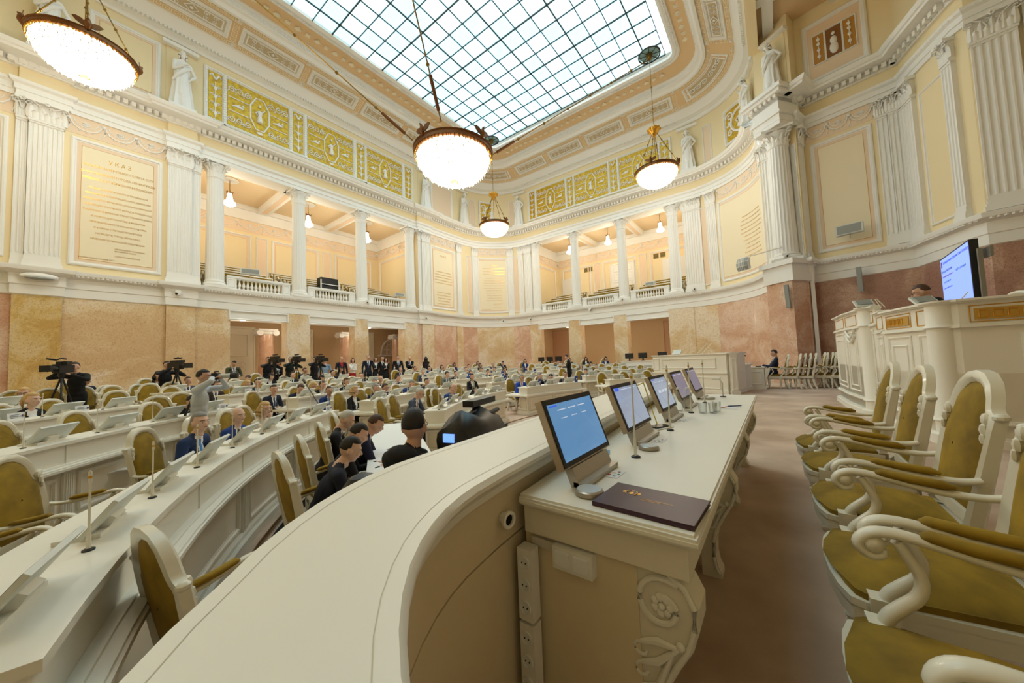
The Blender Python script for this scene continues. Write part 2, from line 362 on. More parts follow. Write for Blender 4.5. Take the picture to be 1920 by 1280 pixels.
# pilasters
def pilaster(F, u0, u1, par, d=.1, nf=6, z0=ZL+.02, z1=ZA, cap=True, arcr=0):
    w = u1-u0; b = B(WHITE); bz = z0+.28; cz = z1-.56; h = max(1, abs(w)*(arcr or 1)); W_ = abs(w)*(arcr or 1)
    fbox(b, F, u0-w*.08, u1+w*.08, z0, z0+.1, 0, d+.05, 2); fbox(b, F, u0-w*.05, u1+w*.05, z0+.1, z0+.17, 0, d+.035, 2); fbox(b, F, u0-w*.02, u1+w*.02, z0+.17, bz, 0, d+.015, 2)
    pr = []; fl = w/(nf+.35*(nf+1)); g = fl*.35; u = u0; q = u0
    pr = [(u0, 0), (u0, d)]
    for i in range(nf):
        q = u0+g+i*(fl+g); fd = min(.028, W_/nf*.3)
        pr += [(q, d), (q+fl*.2, d-fd*.8), (q+fl*.5, d-fd), (q+fl*.8, d-fd*.8), (q+fl, d)]
    pr += [(u1, d), (u1, 0)]
    b.grid([[F(u, bz+.06, dd) for u, dd in pr], [F(u, cz-.06, dd) for u, dd in pr]])
    fbox(b, F, u0, u1, bz, bz+.07, 0, d, 2); fbox(b, F, u0, u1, cz-.08, cz, 0, d, 2)
    b.obj('pilaster', par, smooth=40)
    if cap: capital(F, (u0+u1)/2, cz, z1, W_, d, par, arcr)
def leaf(b, P, h, w, o):
    "curled acanthus leaf: P(a,z,d) local frame; a lateral, z up, d outward"
    rows = []
    for t, ww, dd in ((0, .8, 0), (.3, 1.0, .04), (.6, .9, .1), (.85, .7, .45), (1.0, .35, .9), (.9, .15, 1.2)):
        rows.append([P(-w*ww/2, h*t, o*dd-.012*(1)), P(-w*ww*.25, h*t+.01*h, o*dd+.006), P(0, h*t, o*dd+.02), P(w*ww*.25, h*t+.01*h, o*dd+.006), P(w*ww/2, h*t, o*dd-.012)])
    b.grid(rows)
def volute(b, P, c, r, s=1, rt=.014):
    pts = []
    for i in range(13):
        a = i/12*2.6*PI; q = r*(1-i/12*.8); pts.append(P(c[0]+s*q*math.sin(a), c[1]+q*math.cos(a)-0, c[2]))
    b.tube(pts, [rt*(1-.4*i/12) for i in range(13)], 5)
def capital(F, uc, z0, z1, W_, d, par, arcr=0):
    b = B(WHITE); k = 1/(arcr or 1)
    sgn = -1 if arcr else 1
    P = lambda a, z, dd: F(uc+a*k*sgn, z0+z, d+.01+dd)
    H = z1-z0
    fbox(b, F, uc-W_/2*k, uc+W_/2*k, z0, z1-.08, 0, d+.005, 2)
    fbox(b, F, uc-W_*.62*k, uc+W_*.62*k, z1-.09, z1-.005, 0, d+.12, 2)
    fbox(b, F, uc-W_*.53*k, uc+W_*.53*k, z0-.02, z0+.035, 0, d+.03, 2)
    n = max(2, round(W_/.17))
    for i in range(n):
        o = (i+.5)/n-.5; leaf(b, lambda a, z, dd: P(a+o*W_, z+.03, dd), H*.38, W_/n*.95, .055)
    for i in range(n+1):
        o = i/n-.5; leaf(b, lambda a, z, dd: P(a+o*W_*.95, z+.05, dd), H*.62, W_/n*.75, .07)
    for s in (-1, 1):
        volute(b, lambda a, z, dd: P(a, z, dd), (s*W_*.5, H*.74, .08), H*.15, s); volute(b, lambda a, z, dd: P(a, z, dd), (s*W_*.14, H*.7, .05), H*.1, -s, .01)
        b.tube([P(s*W_*.1, H*.45, .02), P(s*W_*.2, H*.7, .05), P(s*W_*.45, H*.88, .09)], .014, 5)
    for i in range(6):
        a = i*PI/3; b.ell(P(.035*math.cos(a), H*.84+.035*math.sin(a), .13), .022, 6, 4)
    b.obj('capital', par, smooth=50)
for u0, u1, nf in ((-.46, .12, 7), (2.2, 2.78, 7), (12.38, 12.92, 6), (15.05, 15.42, 5)): pilaster(FL, u0, u1, wl, .12, nf)
for u0, u1, nf in ((-.66, -.47, 2), (2.79, 3.02, 2), (12.15, 12.36, 2)): pilaster(FL, u0, u1, wl, .05, nf)
for a0, a1, nf in ((176, 171, 0), (163, 156, 5), (117, 110, 5), (103, 96, 5)):
    if nf: pilaster(F1, R(a0), R(a1), wc, .08, nf, arcr=RA)
for u0, u1, nf in ((-12.62, -12.1, 5), (-3.2, -2.45, 7)):
    pilaster(FB, u0, u1, wb, .12, nf)
for a0, a1, nf in ((84, 79, 2), (74, 66, 5), (9, 3, 4)): pilaster(F2, R(a0), R(a1), wd, .08, nf, arcr=RA)
FP = FSEG(PIER[1], PIER[2]); FP0 = FSEG(PIER[0], PIER[1]); FP2 = FSEG(PIER[2], PIER[3])
pilaster(FP0, .02, .33, wa, .03, 3); pilaster(FP, .02, .8, wa, .03, 6, cap=False); pilaster(FP2, .1, .5, wa, .03, 3)
pilaster(FA, 1.72, 1.95, wa, .06, 2); pilaster(FA, 1.96, 2.24, wa, .14, 3, cap=True)
FAr = FSEG(APSE[1], APSE[2]); pilaster(FAr, .02, .6, wa, .1, 5)
pilaster(FA2, .95, 1.24, wa, .1, 3); pilaster(FA3, .03, .66, wa, .12, 5)
fframe(B(WHITE), FA3, .74, 2.3, ZL+.1, 12, .18, .12).obj('arch_frame', wa)
b = B(WHITE)
for i in range(60): fbox(b, FA3, .8, .86, ZL+.2+i*.12, ZL+.27+i*.12, .1, .15)
tag(b.obj('rope_moulding', wa, smooth=0), kind='stuff')
# wall panels
def wpanel(F, u0, u1, v0, v1, par, nu=1, k=1, m=PANEL, peach=True, w=.11):
    s = 1 if u1 > u0 else -1; kk = k*s
    fframe(B(WHITE), F, u0, u1, v0, v1, w*kk if k != 1 or s < 0 else w, .05, nu) if False else None
    b = B(WHITE); frame_k(b, F, u0, u1, v0, v1, w, kk, .05, nu); b.obj('panel_moulding', par)
    if peach:
        b = B(PEACH); fbox(b, F, u0+w*kk, u1-w*kk, v0+w, v1-w, 0, .006, nu); b.obj('panel_border', par)
        b = B(m); fbox(b, F, u0+(w+.09)*kk, u1-(w+.09)*kk, v0+w+.09, v1-w-.09, 0, .012, nu); b.obj('panel_field', par)
        b = B(GOLD); frame_k(b, F, u0+(w+.085)*kk, u1-(w+.085)*kk, v0+w+.085, v1-w-.085, .012, kk, .016, nu); b.obj('gilt_line', par)
    else:
        b = B(m); fbox(b, F, u0+w*kk, u1-w*kk, v0+w, v1-w, 0, .01, nu); b.obj('panel_field', par)
def frame_k(mb, F, u0, u1, v0, v1, w, kk, d, nu=1):
    G = lambda u, v, dd: F(u0+(u-0)*kk, v, dd)
    fframe(mb, G, 0, (u1-u0)/kk, v0, v1, w, d, nu)
def festoon(F, u0, u1, z0, z1, par, k=1, n=3):
    "plaster swags with rosettes on a peach ground"
    L = (u1-u0)/k; G = lambda u, v, d: F(u0+u*k, v, d); sg = 1 if L > 0 else -1; L = abs(L); H = z1-z0
    b = B(PEACH); fbox(b, lambda u, v, d: G(u*sg, v, d), 0, L, z0, z1, 0, .008, 6)
    b.use(WHITE); Q = lambda u, v, d: G(u*sg, v, d)
    for i in range(n):
        c = (i+.5)*L/n; w = L/n*.5
        ftube(b, Q, [(c+w*.92*math.cos(PI*(1+j/8)), z1-H*.12+H*.62*math.sin(PI*(1+j/8)), .02) for j in range(9)], .018)
        ftube(b, Q, [(c+w*.7*math.cos(PI*(1+j/8)), z1-H*.14+H*.4*math.sin(PI*(1+j/8)), .015) for j in range(9)], .012)
        for r_ in (.07, .04): ftube(b, Q, [(c+r_*math.cos(j*PI/4), z1-H*.35+r_*.8*math.sin(j*PI/4), .02) for j in range(9)], .012)
        b.ell(Q(c, z1-H*.35, .02), .02, 6, 4)
        for e in (c-w, c+w):
            b.ell(Q(e, z1-H*.2, .03), (.05, .05, .05), 6, 4); ftube(b, Q, [(e, z1-H*.25, .02), (e+.03, z1-H*.55, .02), (e-.02, z0+H*.12, .02)], .014)
        for j in range(7): b.ell(Q(c+w*.9*math.cos(PI*(1+(j+.5)/7)), z1-H*.18+H*.72*math.sin(PI*(1+(j+.5)/7))*.9, .02), .018, 5, 3)
    b.obj('festoon_relief', par, smooth=60)
INS = []
def bay(F, u0, u1, par, k=1, nu=1, peach=True, n=3):
    festoon(F, u0, u1, 8.2, ZA-.01, par, k, n)
    s = (1 if u1 > u0 else -1); kk = abs(k)*s
    wpanel(F, u0+.06*kk, u1-.06*kk, 4.42, 8.1, par, nu, kk, peach=peach)
bay(FL, .18, 2.14, wl); bay(FL, 12.98, 15.0, wl, peach=True); bay(FL, -3.4, -.7, wl)
kA = 1/RA
bay(F1, R(155), R(118), wc, kA, 8); bay(F2, R(64), R(11), wd, kA, 12)
wpanel(F2, R(79), R(74.5), 4.42, 8.1, wd, 2, -kA, m=PEACH, peach=False, w=.05); wpanel(F1, R(169.5), R(164), 4.42, 8.1, wc, 2, -kA, m=PEACH, peach=False, w=.05); wpanel(F1, R(109.5), R(103.6), 4.42, 8.1, wc, 2, -kA, m=PEACH, peach=False, w=.05)
bay(FA, .1, 1.68, wa); wpanel(FA2, .1, .92, 4.42, 8.1, wa, m=YEL, peach=False, w=.06)
# gilt inscriptions
def inscription(F, u0, width, lines, par, k=1):
    for txt, v, size, al, off in lines:
        T = lambda x, y, z: Vector(F(u0+(off*width+x)*k, v+y, .015+z))
        text_mesh(txt, size, GOLD, par, T, 'lettering', al, sx=.8, ext=.001)
UK = [('У К А З', 7.55, .17, 'CENTER', .5), ('ПРЕЗИДИУМА ВЕРХОВНОГО СОВЕТА СССР', 7.36, .083, 'CENTER', .5), ('О НАГРАЖДЕНИИ ГОРОДА ЛЕНИНГРАДА', 7.16, .09, 'CENTER', .5), ('ОРДЕНОМ ОКТЯБРЬСКОЙ РЕВОЛЮЦИИ', 6.98, .09, 'CENTER', .5)]
BODY = ['ЗА ВЫДАЮЩИЕСЯ ЗАСЛУГИ ТРУДЯЩИХСЯ', 'ЛЕНИНГРАДА В РЕВОЛЮЦИОННОМ ДВИЖЕНИИ', 'В ВЕЛИКОЙ ОКТЯБРЬСКОЙ СОЦИАЛИСТИЧЕСКОЙ', 'РЕВОЛЮЦИИ И БОЛЬШОЙ ВКЛАД В ПОБЕДУ НАД', 'ФАШИЗМОМ В ВЕЛИКОЙ ОТЕЧЕСТВЕННОЙ ВОЙНЕ', 'И УСПЕХИ ДОСТИГНУТЫЕ В РАЗВИТИИ', 'ПРОМЫШЛЕННОСТИ НАУКИ И КУЛЬТУРЫ', 'И В СВЯЗИ С ПЯТИДЕСЯТИЛЕТИЕМ', 'НАГРАДИТЬ ГОРОД ЛЕНИНГРАД', 'ОРДЕНОМ ОКТЯБРЬСКОЙ РЕВОЛЮЦИИ']
UK += [(t, 6.72-i*.165, .068, 'CENTER', .5) for i, t in enumerate(BODY)]
UK += [('ПРЕДСЕДАТЕЛЬ ПРЕЗИДИУМА', 5.02, .05, 'LEFT', .45), ('ВЕРХОВНОГО СОВЕТА', 4.95, .05, 'LEFT', .45), ('СЕКРЕТАРЬ ПРЕЗИДИУМА', 4.8, .05, 'LEFT', .45), ('МОСКВА КРЕМЛЬ 4 НОЯБРЯ 1967 Г.', 4.66, .05, 'LEFT', 0)]
inscription(FL, 2.14, 1.96, [(t, v, s*.98, a, o) for t, v, s, a, o in UK], wl, -1) if False else inscription(FL, .42, 1.5, UK, wl, 1)
inscription(FL, 13.25, 1.5, UK[:1]+[(t, v-.1, s, 'CENTER', .5) for t, v, s, a, o in UK[4:9]]+[(t, v-.5, s, 'CENTER', .5) for t, v, s, a, o in UK[9:14]], wl, 1)
inscription(F1, R(151), 1.7, UK, wc, -kA)
inscription(F2, R(48), 1.7, [(BODY[i % 10], 6.9-i*.17, .068, 'CENTER', .5) for i in range(11)], wd, -kA)
# ================================================================ attic reliefs, statues
def spiral(cx, cy, r, t0, turns, s=1, n=14):
    return [(cx+s*r*(1-i/n*.85)*math.cos(t0+turns*2*PI*i/n), cy+r*(1-i/n*.85)*math.sin(t0+turns*2*PI*i/n)) for i in range(n+1)]
def make_relief(L, H, kind):
    "gilded attic relief, local x along the wall, y up, z towards the room"
    root = empty('gilded_relief_panel'); F = lambda u, v, d: (u, v, d)
    b = B(GOLDG); fbox(b, F, 0, L, 0, H, 0, .02); b.obj('gilded_ground', root)
    b = B(WHITE); fframe(b, F, -.12, L+.12, -.1, H+.12, .11, .06)
    for i in range(int((2*(L+H))/.09)):
        t = i*.09
        if t < L: p = (t, H+.06)
        elif t < 2*L: p = (t-L, -.04)
        elif t < 2*L+H: p = (-.06, t-2*L)
        else: p = (L+.06, t-2*L-H)
        b.box((p[0], p[1], .06), (.04, .04, .03), rz=.78)
    b.obj('bead_frame', root, smooth=20)
    b = B(WHITE); T = lambda pts, r=.014: b.tube([(x, y, .035) for x, y in pts], r, 5)
    if kind == 'wide':
        cx, cy, oc = L/2, H*.5, .36
        T([(cx+oc*math.cos(PI/8+i*PI/4)*.92, cy+H*.36*math.sin(PI/8+i*PI/4)/.92) for i in range(9)], .03)
        for s in (-1, 1):
            e = cx+s*L/2*.97; a = cx+s*oc*.95
            T([(a, cy+H*.13), (e, cy+H*.13)], .018); T([(a, cy-H*.17), (e, cy-H*.17)], .018)
            for k in range(3):
                q = cx+s*(oc*.75+(k+.5)*(L/2-oc*.75)/3)
                T(spiral(q, cy+H*.31, .13, 0, 1.5, s if k % 2 else -s)); T(spiral(q, cy-H*.34, .13, PI, 1.5, s if k % 2 else -s))
                T([(q-.14, cy+H*.22), (q, cy+H*.42), (q+.14, cy+H*.22)], .01); T([(q-.14, cy-H*.42), (q, cy-H*.25), (q+.14, cy-H*.42)], .01)
            m_ = (a+e)/2
            b.ell((m_, cy-.05, .03), (.16, .05, .035), 10, 6); b.ell((m_+.12, cy+.04, .035), (.045, .05, .035), 8, 6); T([(m_-.22, cy-.09), (m_-.05, cy-.02), (m_+.02, cy+.05)], .025)
        b.ell((cx, cy-H*.43, .04), (.12, .06, .04), 8, 5)
        b.obj('scroll_relief', root, smooth=60); b = B(WHITE)
        b.ell((cx, cy+H*.2, .05), (.045, .055, .045), 10, 7); b.ell((cx, cy+.07, .04), (.08, .12, .05), 10, 7)
        b.lathe([(.06, -.02), (.08, -.12), (.11, -.3), (.09, -.31)], (cx, cy, .03), 10, T=Matrix.Rotation(-PI/2, 3, 'X')); b.tube([(cx-.06, cy+.12, .05), (cx-.15, cy+.02, .06), (cx-.09, cy-.05, .08)], .022, 6); b.tube([(cx+.06, cy+.12, .05), (cx+.13, cy+.2, .06), (cx+.15, cy+.26, .06)], .022, 6)
        b.obj('figure_relief', root, smooth=60)
    elif kind == 'narrow':
        b.ell((L/2, H*.86, .05), (.06, .05, .04), 8, 5)
        for s in (-1, 1): T([(L/2, H*.84), (L/2+s*L*.25, H*.95), (L/2+s*L*.42, H*.9)], .035)
        for k in range(4):
            y = H*(.12+k*.18); b.ell((L/2, y, .03), (.05, .09, .03), 8, 5)
            for s in (-1, 1): T(spiral(L/2+s*L*.22, y+.05, L*.14, 0, 1.3, s), .012)
        T([(L/2, .05), (L/2, H*.8)], .018); b.obj('candelabrum_relief', root, smooth=60)
    else:
        cx, cy = L/2, H/2
        T([(cx+H*.36*math.cos(i*PI/8), cy+H*.36*math.sin(i*PI/8)) for i in range(17)], .05)
        for s in (-1, 1):
            T(spiral(cx+s*L*.36, cy+H*.28, .2, 0, 1.4, s), .03); T(spiral(cx+s*L*.36, cy-H*.25, .17, 0, 1.4, -s), .03); T([(cx+s*L*.28, cy), (cx+s*L*.46, cy)], .04); b.ell((cx+s*L*.38, cy+.08, .04), (.06, .12, .04), 8, 5)
        b.obj('scroll_relief', root, smooth=60); b = B(WHITE)
        b.ell((cx, cy+.22, .06), (.06, .075, .05), 10, 7); b.ell((cx, cy+.02, .05), (.12, .2, .06), 10, 7); b.ell((cx, cy-.25, .05), (.18, .14, .07), 10, 7); b.tube([(cx-.1, cy+.12, .06), (cx-.22, cy, .07), (cx-.12, cy-.1, .09)], .03, 6)
        b.obj('figure_relief', root, smooth=60)
    return root
def place_M(o, F, u, v, k=1):
    p = Vector(F(u, v, .01)); q = Vector(F(u+.01*k, v, .01)); n = Vector(F(u, v, .02))-p; x = (q-p).normalized(); z = n.normalized(); y = z.cross(x)
    o.matrix_world = Matrix(((x.x, y.x, z.x, p.x), (x.y, y.y, z.y, p.y), (x.z, y.z, z.z, p.z), (0, 0, 0, 1)))
wide = Kind(make_relief(2.0, 1.72, 'wide')); narrow = Kind(make_relief(.38, 1.72, 'narrow')); sq = make_relief(1.5, 1.35, 'square')
POS = ['nearest the camera', 'in the middle', 'nearest the far corner']
for i, y in enumerate((3.74, 6.48, 9.2)): place_M(wide.put((0, 0, 0), 0, 'wide gilded relief with white octagon medallion on left attic wall, %s' % POS[i], 'gilded attic reliefs'), FL, y, 10.3)
for i, x in enumerate((-12.9+.05, -10.83, -8.5)):
    pass
for i, x in enumerate((-11.0-2.0+.05, -8.99-1.9, -8.6+.0, -6.2)):
    pass
for i, (x, l) in enumerate(((-11.5, 'left'), (-8.83, 'middle'), (-6.15, 'right'))): place_M(wide.put((0, 0, 0), 0, '%s wide gilded relief with octagon medallion above the far loggia' % l, 'gilded attic reliefs'), FB, x, 10.3)
for i, y in enumerate((3.2, 5.92, 8.7, 11.42)): place_M(narrow.put((0, 0, 0), 0, '%s narrow gilded candelabrum strip along the left attic wall' % ORD[i], 'narrow gilded strips'), FL, y, 10.3)
for i, x in enumerate((-12.05, -9.34, -6.68, -4.0)): place_M(narrow.put((0, 0, 0), 0, '%s narrow gilded candelabrum strip above the far loggia from the left' % ORD[i], 'narrow gilded strips'), FB, x, 10.3)
tag(sq, 'square gilded relief with round wreath in the rounded far left corner', None, 'square corner reliefs'); place_M(sq, lambda u, v, d: F1(u, v, d+.06), R(149), 10.4, -kA)
s2 = copy(sq, label='square gilded relief with round wreath in the rounded right corner', group='square corner reliefs'); place_M(s2, lambda u, v, d: F2(u, v, d+.06), R(50), 10.4, -kA)
for o in list(C.objects):
    if o.name.startswith('gilded_relief_panel') and o.parent is None: o['category'] = 'relief panel'
# apse attic panel with three figures
fframe(B(WHITE), FA, .2, 1.75, 10.15, 12.2, .14, .08).obj('attic_panel_moulding', wa)
b = B(PEACH); fbox(b, FA, .34, 1.61, 10.29, 12.06, 0, .01); b.obj('attic_panel_field', wa)
for u, w in ((.48, .26), (.8, .36), (1.22, .26)):
    b = B(mat('relief_brown', '#8A5A2A', .7) if w > .3 else mat('relief_ochre', '#C08A3A', .7)); fbox(b, FA, u, u+w, 10.75, 11.7, .01, .03); b.use(WHITE); fframe(b, FA, u-.04, u+w+.04, 10.7, 11.75, .05, .05)
    G = lambda a, z, d: FA(u+w/2+a, 10.75+z, .03+d)
    if w > .3: b.ell(G(0, .72, .03), (.05, .05, .06), 8, 6); b.ell(G(0, .5, .02), (.09, .05, .14), 8, 6); b.ell(G(0, .25, .02), (.11, .05, .2), 8, 6)
    else:
        for z in (.2, .42, .62, .78): b.ell(G(0, z, .02), (.05, .03, .06), 8, 5)
        b.tube([G(0, .08, .02), G(0, .88, .02)], .015, 5)
    b.obj('figure_relief', wa, smooth=50)
wpanel(FL, .5, 2.0, 10.1, 12.1, wl, m=YEL); wpanel(FL, -3.3, -1.1, 10.1, 12.1, wl, m=PEACH); wpanel(FL, 13.2, 14.9, 10.1, 12.0, wl, m=PEACH, peach=False)
wpanel(F1, R(163), R(157), 10.1, 11.9, wc, 2, -kA, m=PEACH, peach=False, w=.05); wpanel(F1, R(112), R(106), 10.1, 11.9, wc, 2, -kA, m=PEACH, peach=False, w=.05); wpanel(F2, R(72), R(66), 10.1, 11.9, wd, 2, -kA, m=PEACH, peach=False, w=.05)
# ================================================================ cove and skylight frame
COVE = FULL[:1]+ARC1+ARC2+[(.05, 15.4), (.05, -3.5)]
ce = empty('ceiling', kind='structure')
prof = [(0, ZT), (.06, ZT), (.1, ZT+.06), (.1, ZT+.14), (.3, ZT+.22), (.42, ZT+.38), (.5, 12.9), (.56, 12.92)]
b = B(WHITE); sweep(b, COVE, prof); b.obj('cove_moulding', ce, smooth=25)
SL = lambda t: (.56+t*.94, 12.92+t*.46)   # sloping coffer band
b = B(ORN); sweep(b, COVE, [SL(0), SL(1)]); b.obj('coffer_band', ce, smooth=25)
b = B(WHITE); sweep(b, COVE, [(1.5, 13.38), (1.52, 13.3), (1.62, 13.3), (1.7, 13.4), (1.8, 13.44), (1.8, 13.6), (1.86, 13.66), (1.86, 13.72)]); b.obj('inner_fascia', ce, smooth=25)
b = B(ORN); sweep(b, COVE, [(1.86, 13.72), (2.4, 13.94)]); b.obj('guilloche_band', ce, smooth=25)
b = B(WHITE); sweep(b, COVE, [(2.4, 13.94), (2.42, 13.88), (2.5, 13.86), (2.52, 13.92), (2.6, 13.9), (2.7, 13.96), (2.72, 14.05)]); b.obj('skylight_surround', ce, smooth=25)
b = B(WHITE); b.box((-15.2, 6, 15.6), (4, 22, .1)); b.box((-7.7, 18, 15.6), (16, 4, .1)); b.box((-7.7, -3.4, 15.6), (16, 5.6, .1))
for x0, x1, y0, y1 in ((-16.5, SKX0-.25, -4, 19), (SKX1+.25, 8.2, -4, 19), (-13, -2.6, 15.75, 19), (-13, -2.6, -4, SKY0-.3)): b.box(((x0+x1)/2, (y0+y1)/2, 14.25), (x1-x0, y1-y0, .1))
b.v = b.v[24:]; b.f = [tuple(i-24 for i in f) for f in b.f[18:]]; b.m = b.m[18:]; b.obj('attic_floor', ce)
b = B(ORN); b.box((3.9, 7.4, 12.75), (7.6, 22, .1)); b.obj('apse_ceiling', ce)
b = B(WHITE)
for y in (2, 5, 8, 11, 13.6): b.box((3.9, y, 12.6), (7.4, .35, .25))
for x in (.5, 2.3, 4.4): b.box((x, 7.4, 12.62), (.3, 21, .22))
b.obj('apse_beams', ce)
def FCOVE(u_to, n_): pass
def coveF(wall):
    if wall == 'L': return lambda u, t, d: (XL+SL(t)[0]+.44*d, u, SL(t)[1]-.9*d)
    if wall == 'B': return lambda u, t, d: (u, YB-SL(t)[0]-.44*d, SL(t)[1]-.9*d)
    return lambda u, t, d: (.05-SL(t)[0]-.44*d, u, SL(t)[1]-.9*d)
SHW = 1.046
def fretband(b, G, u0, u1, t0, t1, p=.2):
    "raised Greek key of little strips"
    n = max(1, int((u1-u0)/p)); q = (u1-u0)/n; h = t1-t0
    for i in range(n):
        a = u0+i*q; w = .025
        def hb(x0, x1, y0, y1): fbox(b, G, a+q*x0, a+q*x1, t0+h*y0, t0+h*y1, 0, .014)
        hb(.05, .95, .86, 1); hb(.05, .18, .1, .9); hb(.82, .95, .35, .9); hb(.35, .95, .3, .44); hb(.35, .48, .44, .7); hb(.05, 1.1, .0, .12)
def coffer(G, u0, u1, t0, t1, par, mm=WHITE):
    b = B(WHITE); k = SHW
    H = lambda u, v, d: G(u, t0+v/k, d)
    hh = (t1-t0)*k
    fframe(b, H, u0, u1, 0, hh, .07, .05); fframe(b, H, u0+.07, u1-.07, .07, hh-.07, .05, .03)
    for i in range(int((u1-u0)/.08)):
        for v in (.1, hh-.1): fbox(b, H, u0+.08+i*.08*(u1-u0-.16)/(u1-u0), u0+.115+i*.08*(u1-u0-.16)/(u1-u0), v-.015, v+.015, .03, .05)
    b.obj('coffer_frame', par, smooth=20)
    b = B(mat('coffer_grey', '#CFC4AE', .7)); fbox(b, H, u0+.07, u1-.07, .07, hh-.07, -.0, .006)
    b.use(mat('coffer_ground', '#C8B490', .8)); fbox(b, H, u0+.22, u1-.22, .2, hh-.2, .006, .012)
    b.use(WHITE); fframe(b, H, u0+.18, u1-.18, .16, hh-.16, .05, .03)
    n = max(2, round((u1-u0-.5)/.24)); cy_ = hh/2; uc = (u0+u1)/2
    for i in range(n):
        a = u0+.28+(i+.5)*(u1-u0-.56)/n
        if abs(a-uc) < .14: continue
        for s in (-1, 1): ftube(b, H, [(x, y, .025) for x, y in spiral(a, cy_+s*hh*.12, .075, 0, 1.4, 1 if a > uc else -1, 10)], .011, 4)
    ftube(b, H, [(uc-.18, cy_, .03), (uc, cy_+.13, .03), (uc+.18, cy_, .03), (uc, cy_-.13, .03), (uc-.18, cy_, .03)], .016, 4)
    b.ell(H(uc, cy_, .03), (.05, .05, .04), 8, 5); b.obj('coffer_relief', par, smooth=50)
for wall, u0, u1, nc in (('L', -.9, 15.2, 7), ('B', -12.4, -3.0, 4), ('R', 3.9, 15.2, 5)):
    G = coveF(wall); b = B(PANEL); fretband(b, G, u0, u1, .02, .15); fretband(b, G, u0, u1, .85, .98)
    q = (u1-u0)/nc
    cs = []
    for i in range(nc+1):
        a = u0+i*q
        b.use(PANEL)
        for j in range(4):
            fbox(b, G, a-.09, a+.09, .2+j*.15, .215+j*.15, 0, .014); fbox(b, G, a-.09, a-.07, .2+j*.15, .32+j*.15, 0, .014); fbox(b, G, a+.05, a+.07, .23+j*.15, .32+j*.15, 0, .014); fbox(b, G, a-.04, a+.07, .27+j*.15, .285+j*.15, 0, .014)
    o = b.obj('greek_key_relief', ce, smooth=0); tag(o, kind='stuff')
    b = B(WHITE)
    for i in range(nc+1):
        a = u0+i*q
        for t in (.085, .915): fframe(b, G, a-.09, a+.09, t-.08, t+.08, .02, .02); b.ell(G(a, t, .02), (.05, .05, .03), 8, 4)
    b.obj('corner_rosettes', ce, smooth=40)
    for i in range(nc): coffer(G, u0+i*q+.15, u0+(i+1)*q-.15, .19, .81, ce)
# curved corner fans
for Fc, name in ((AC1, 'l'), (AC2, 'r')):
    a0, a1 = (178, 92) if name == 'l' else (88, 2)
    H = lambda u, v, d: (Fc[0]+(RA-SL(v)[0]-.44*d)*math.cos(u), Fc[1]+(RA-SL(v)[0]-.44*d)*math.sin(u), SL(v)[1]-.9*d)
    b = B(WHITE); mid = R((a0+a1)/2); hw = R(34); G = lambda u, v, d: H(mid-u, v, d)
    fframe(b, G, -hw, hw, .2, .8, .05, .05, 10); b.obj('coffer_frame', ce, smooth=20)
    b = B(mat('coffer_ground', '#C8B490', .8)); fbox(b, G, -hw*.8, hw*.8, .3, .7, 0, .01, 10); b.use(WHITE); fframe(b, G, -hw*.85, hw*.85, .27, .73, .04, .03, 10)
    for s in (-1, 1):
        for k in range(3): ftube(b, G, [(x*1.1, y, .03) for x, y in spiral(s*(.1+k*.14), .5, .1, 0, 1.4, s, 12)], .02, 4)
    b.obj('coffer_relief', ce, smooth=40)
    b = B(PANEL)
    for t0 in (.03, .86):
        G2 = lambda u, v, d: H(R(a0)-u, v, d); fretband(b, G2, 0, R(86), t0, t0+.12, .08)
    tag(b.obj('greek_key_relief', ce, smooth=0), kind='stuff')
# dentils and guilloche ornaments
b = B(WHITE); g = B(WHITE); g.use(mat('guilloche_pale', '#F1E6CC', .6))
for p0, p1, nn in (((XL, -1), (XL, 15.3), (1, 0)), ((-12.3, YB), (-3.1, YB), (0, -1)), ((.05, 4), (.05, 15.3), (-1, 0))):
    p0 = Vector(p0); p1 = Vector(p1); t = (p1-p0); L = t.length; t.normalize(); nn = Vector(nn); rz = math.atan2(t.y, t.x)
    for i in range(int(L/.11)):
        w = p0+t*(i+.5)*.11+nn*1.8; b.box((w.x, w.y, 13.53), (.06, .06, .1), rz=rz)
    for i in range(int(L/.1)):
        w = p0+t*(i+.5)*.1+nn*2.5; b.box((w.x, w.y, 13.86), (.05, .05, .04), rz=rz+.78)
        w = p0+t*(i+.5)*.1+nn*.28; b.box((w.x, w.y, 12.58), (.05, .07, .05), rz=rz)
    for i in range(int(L/.34)):
        w = p0+t*(i+.5)*.34+nn*2.13; z = 13.815
        if i % 2: g.box((w.x, w.y, z), (.15, .15, .03), rz=rz); g.box((w.x, w.y, z-.02), (.08, .08, .03), rz=rz)
        else: g.box((w.x, w.y, z), (.17, .17, .03), rz=rz+.785); g.ell((w.x, w.y, z-.01), (.05, .05, .03), 6, 4)
tag(b.obj('cove_dentils', ce, smooth=0), kind='stuff'); tag(g.obj('guilloche_ornament', ce, smooth=20), kind='stuff')
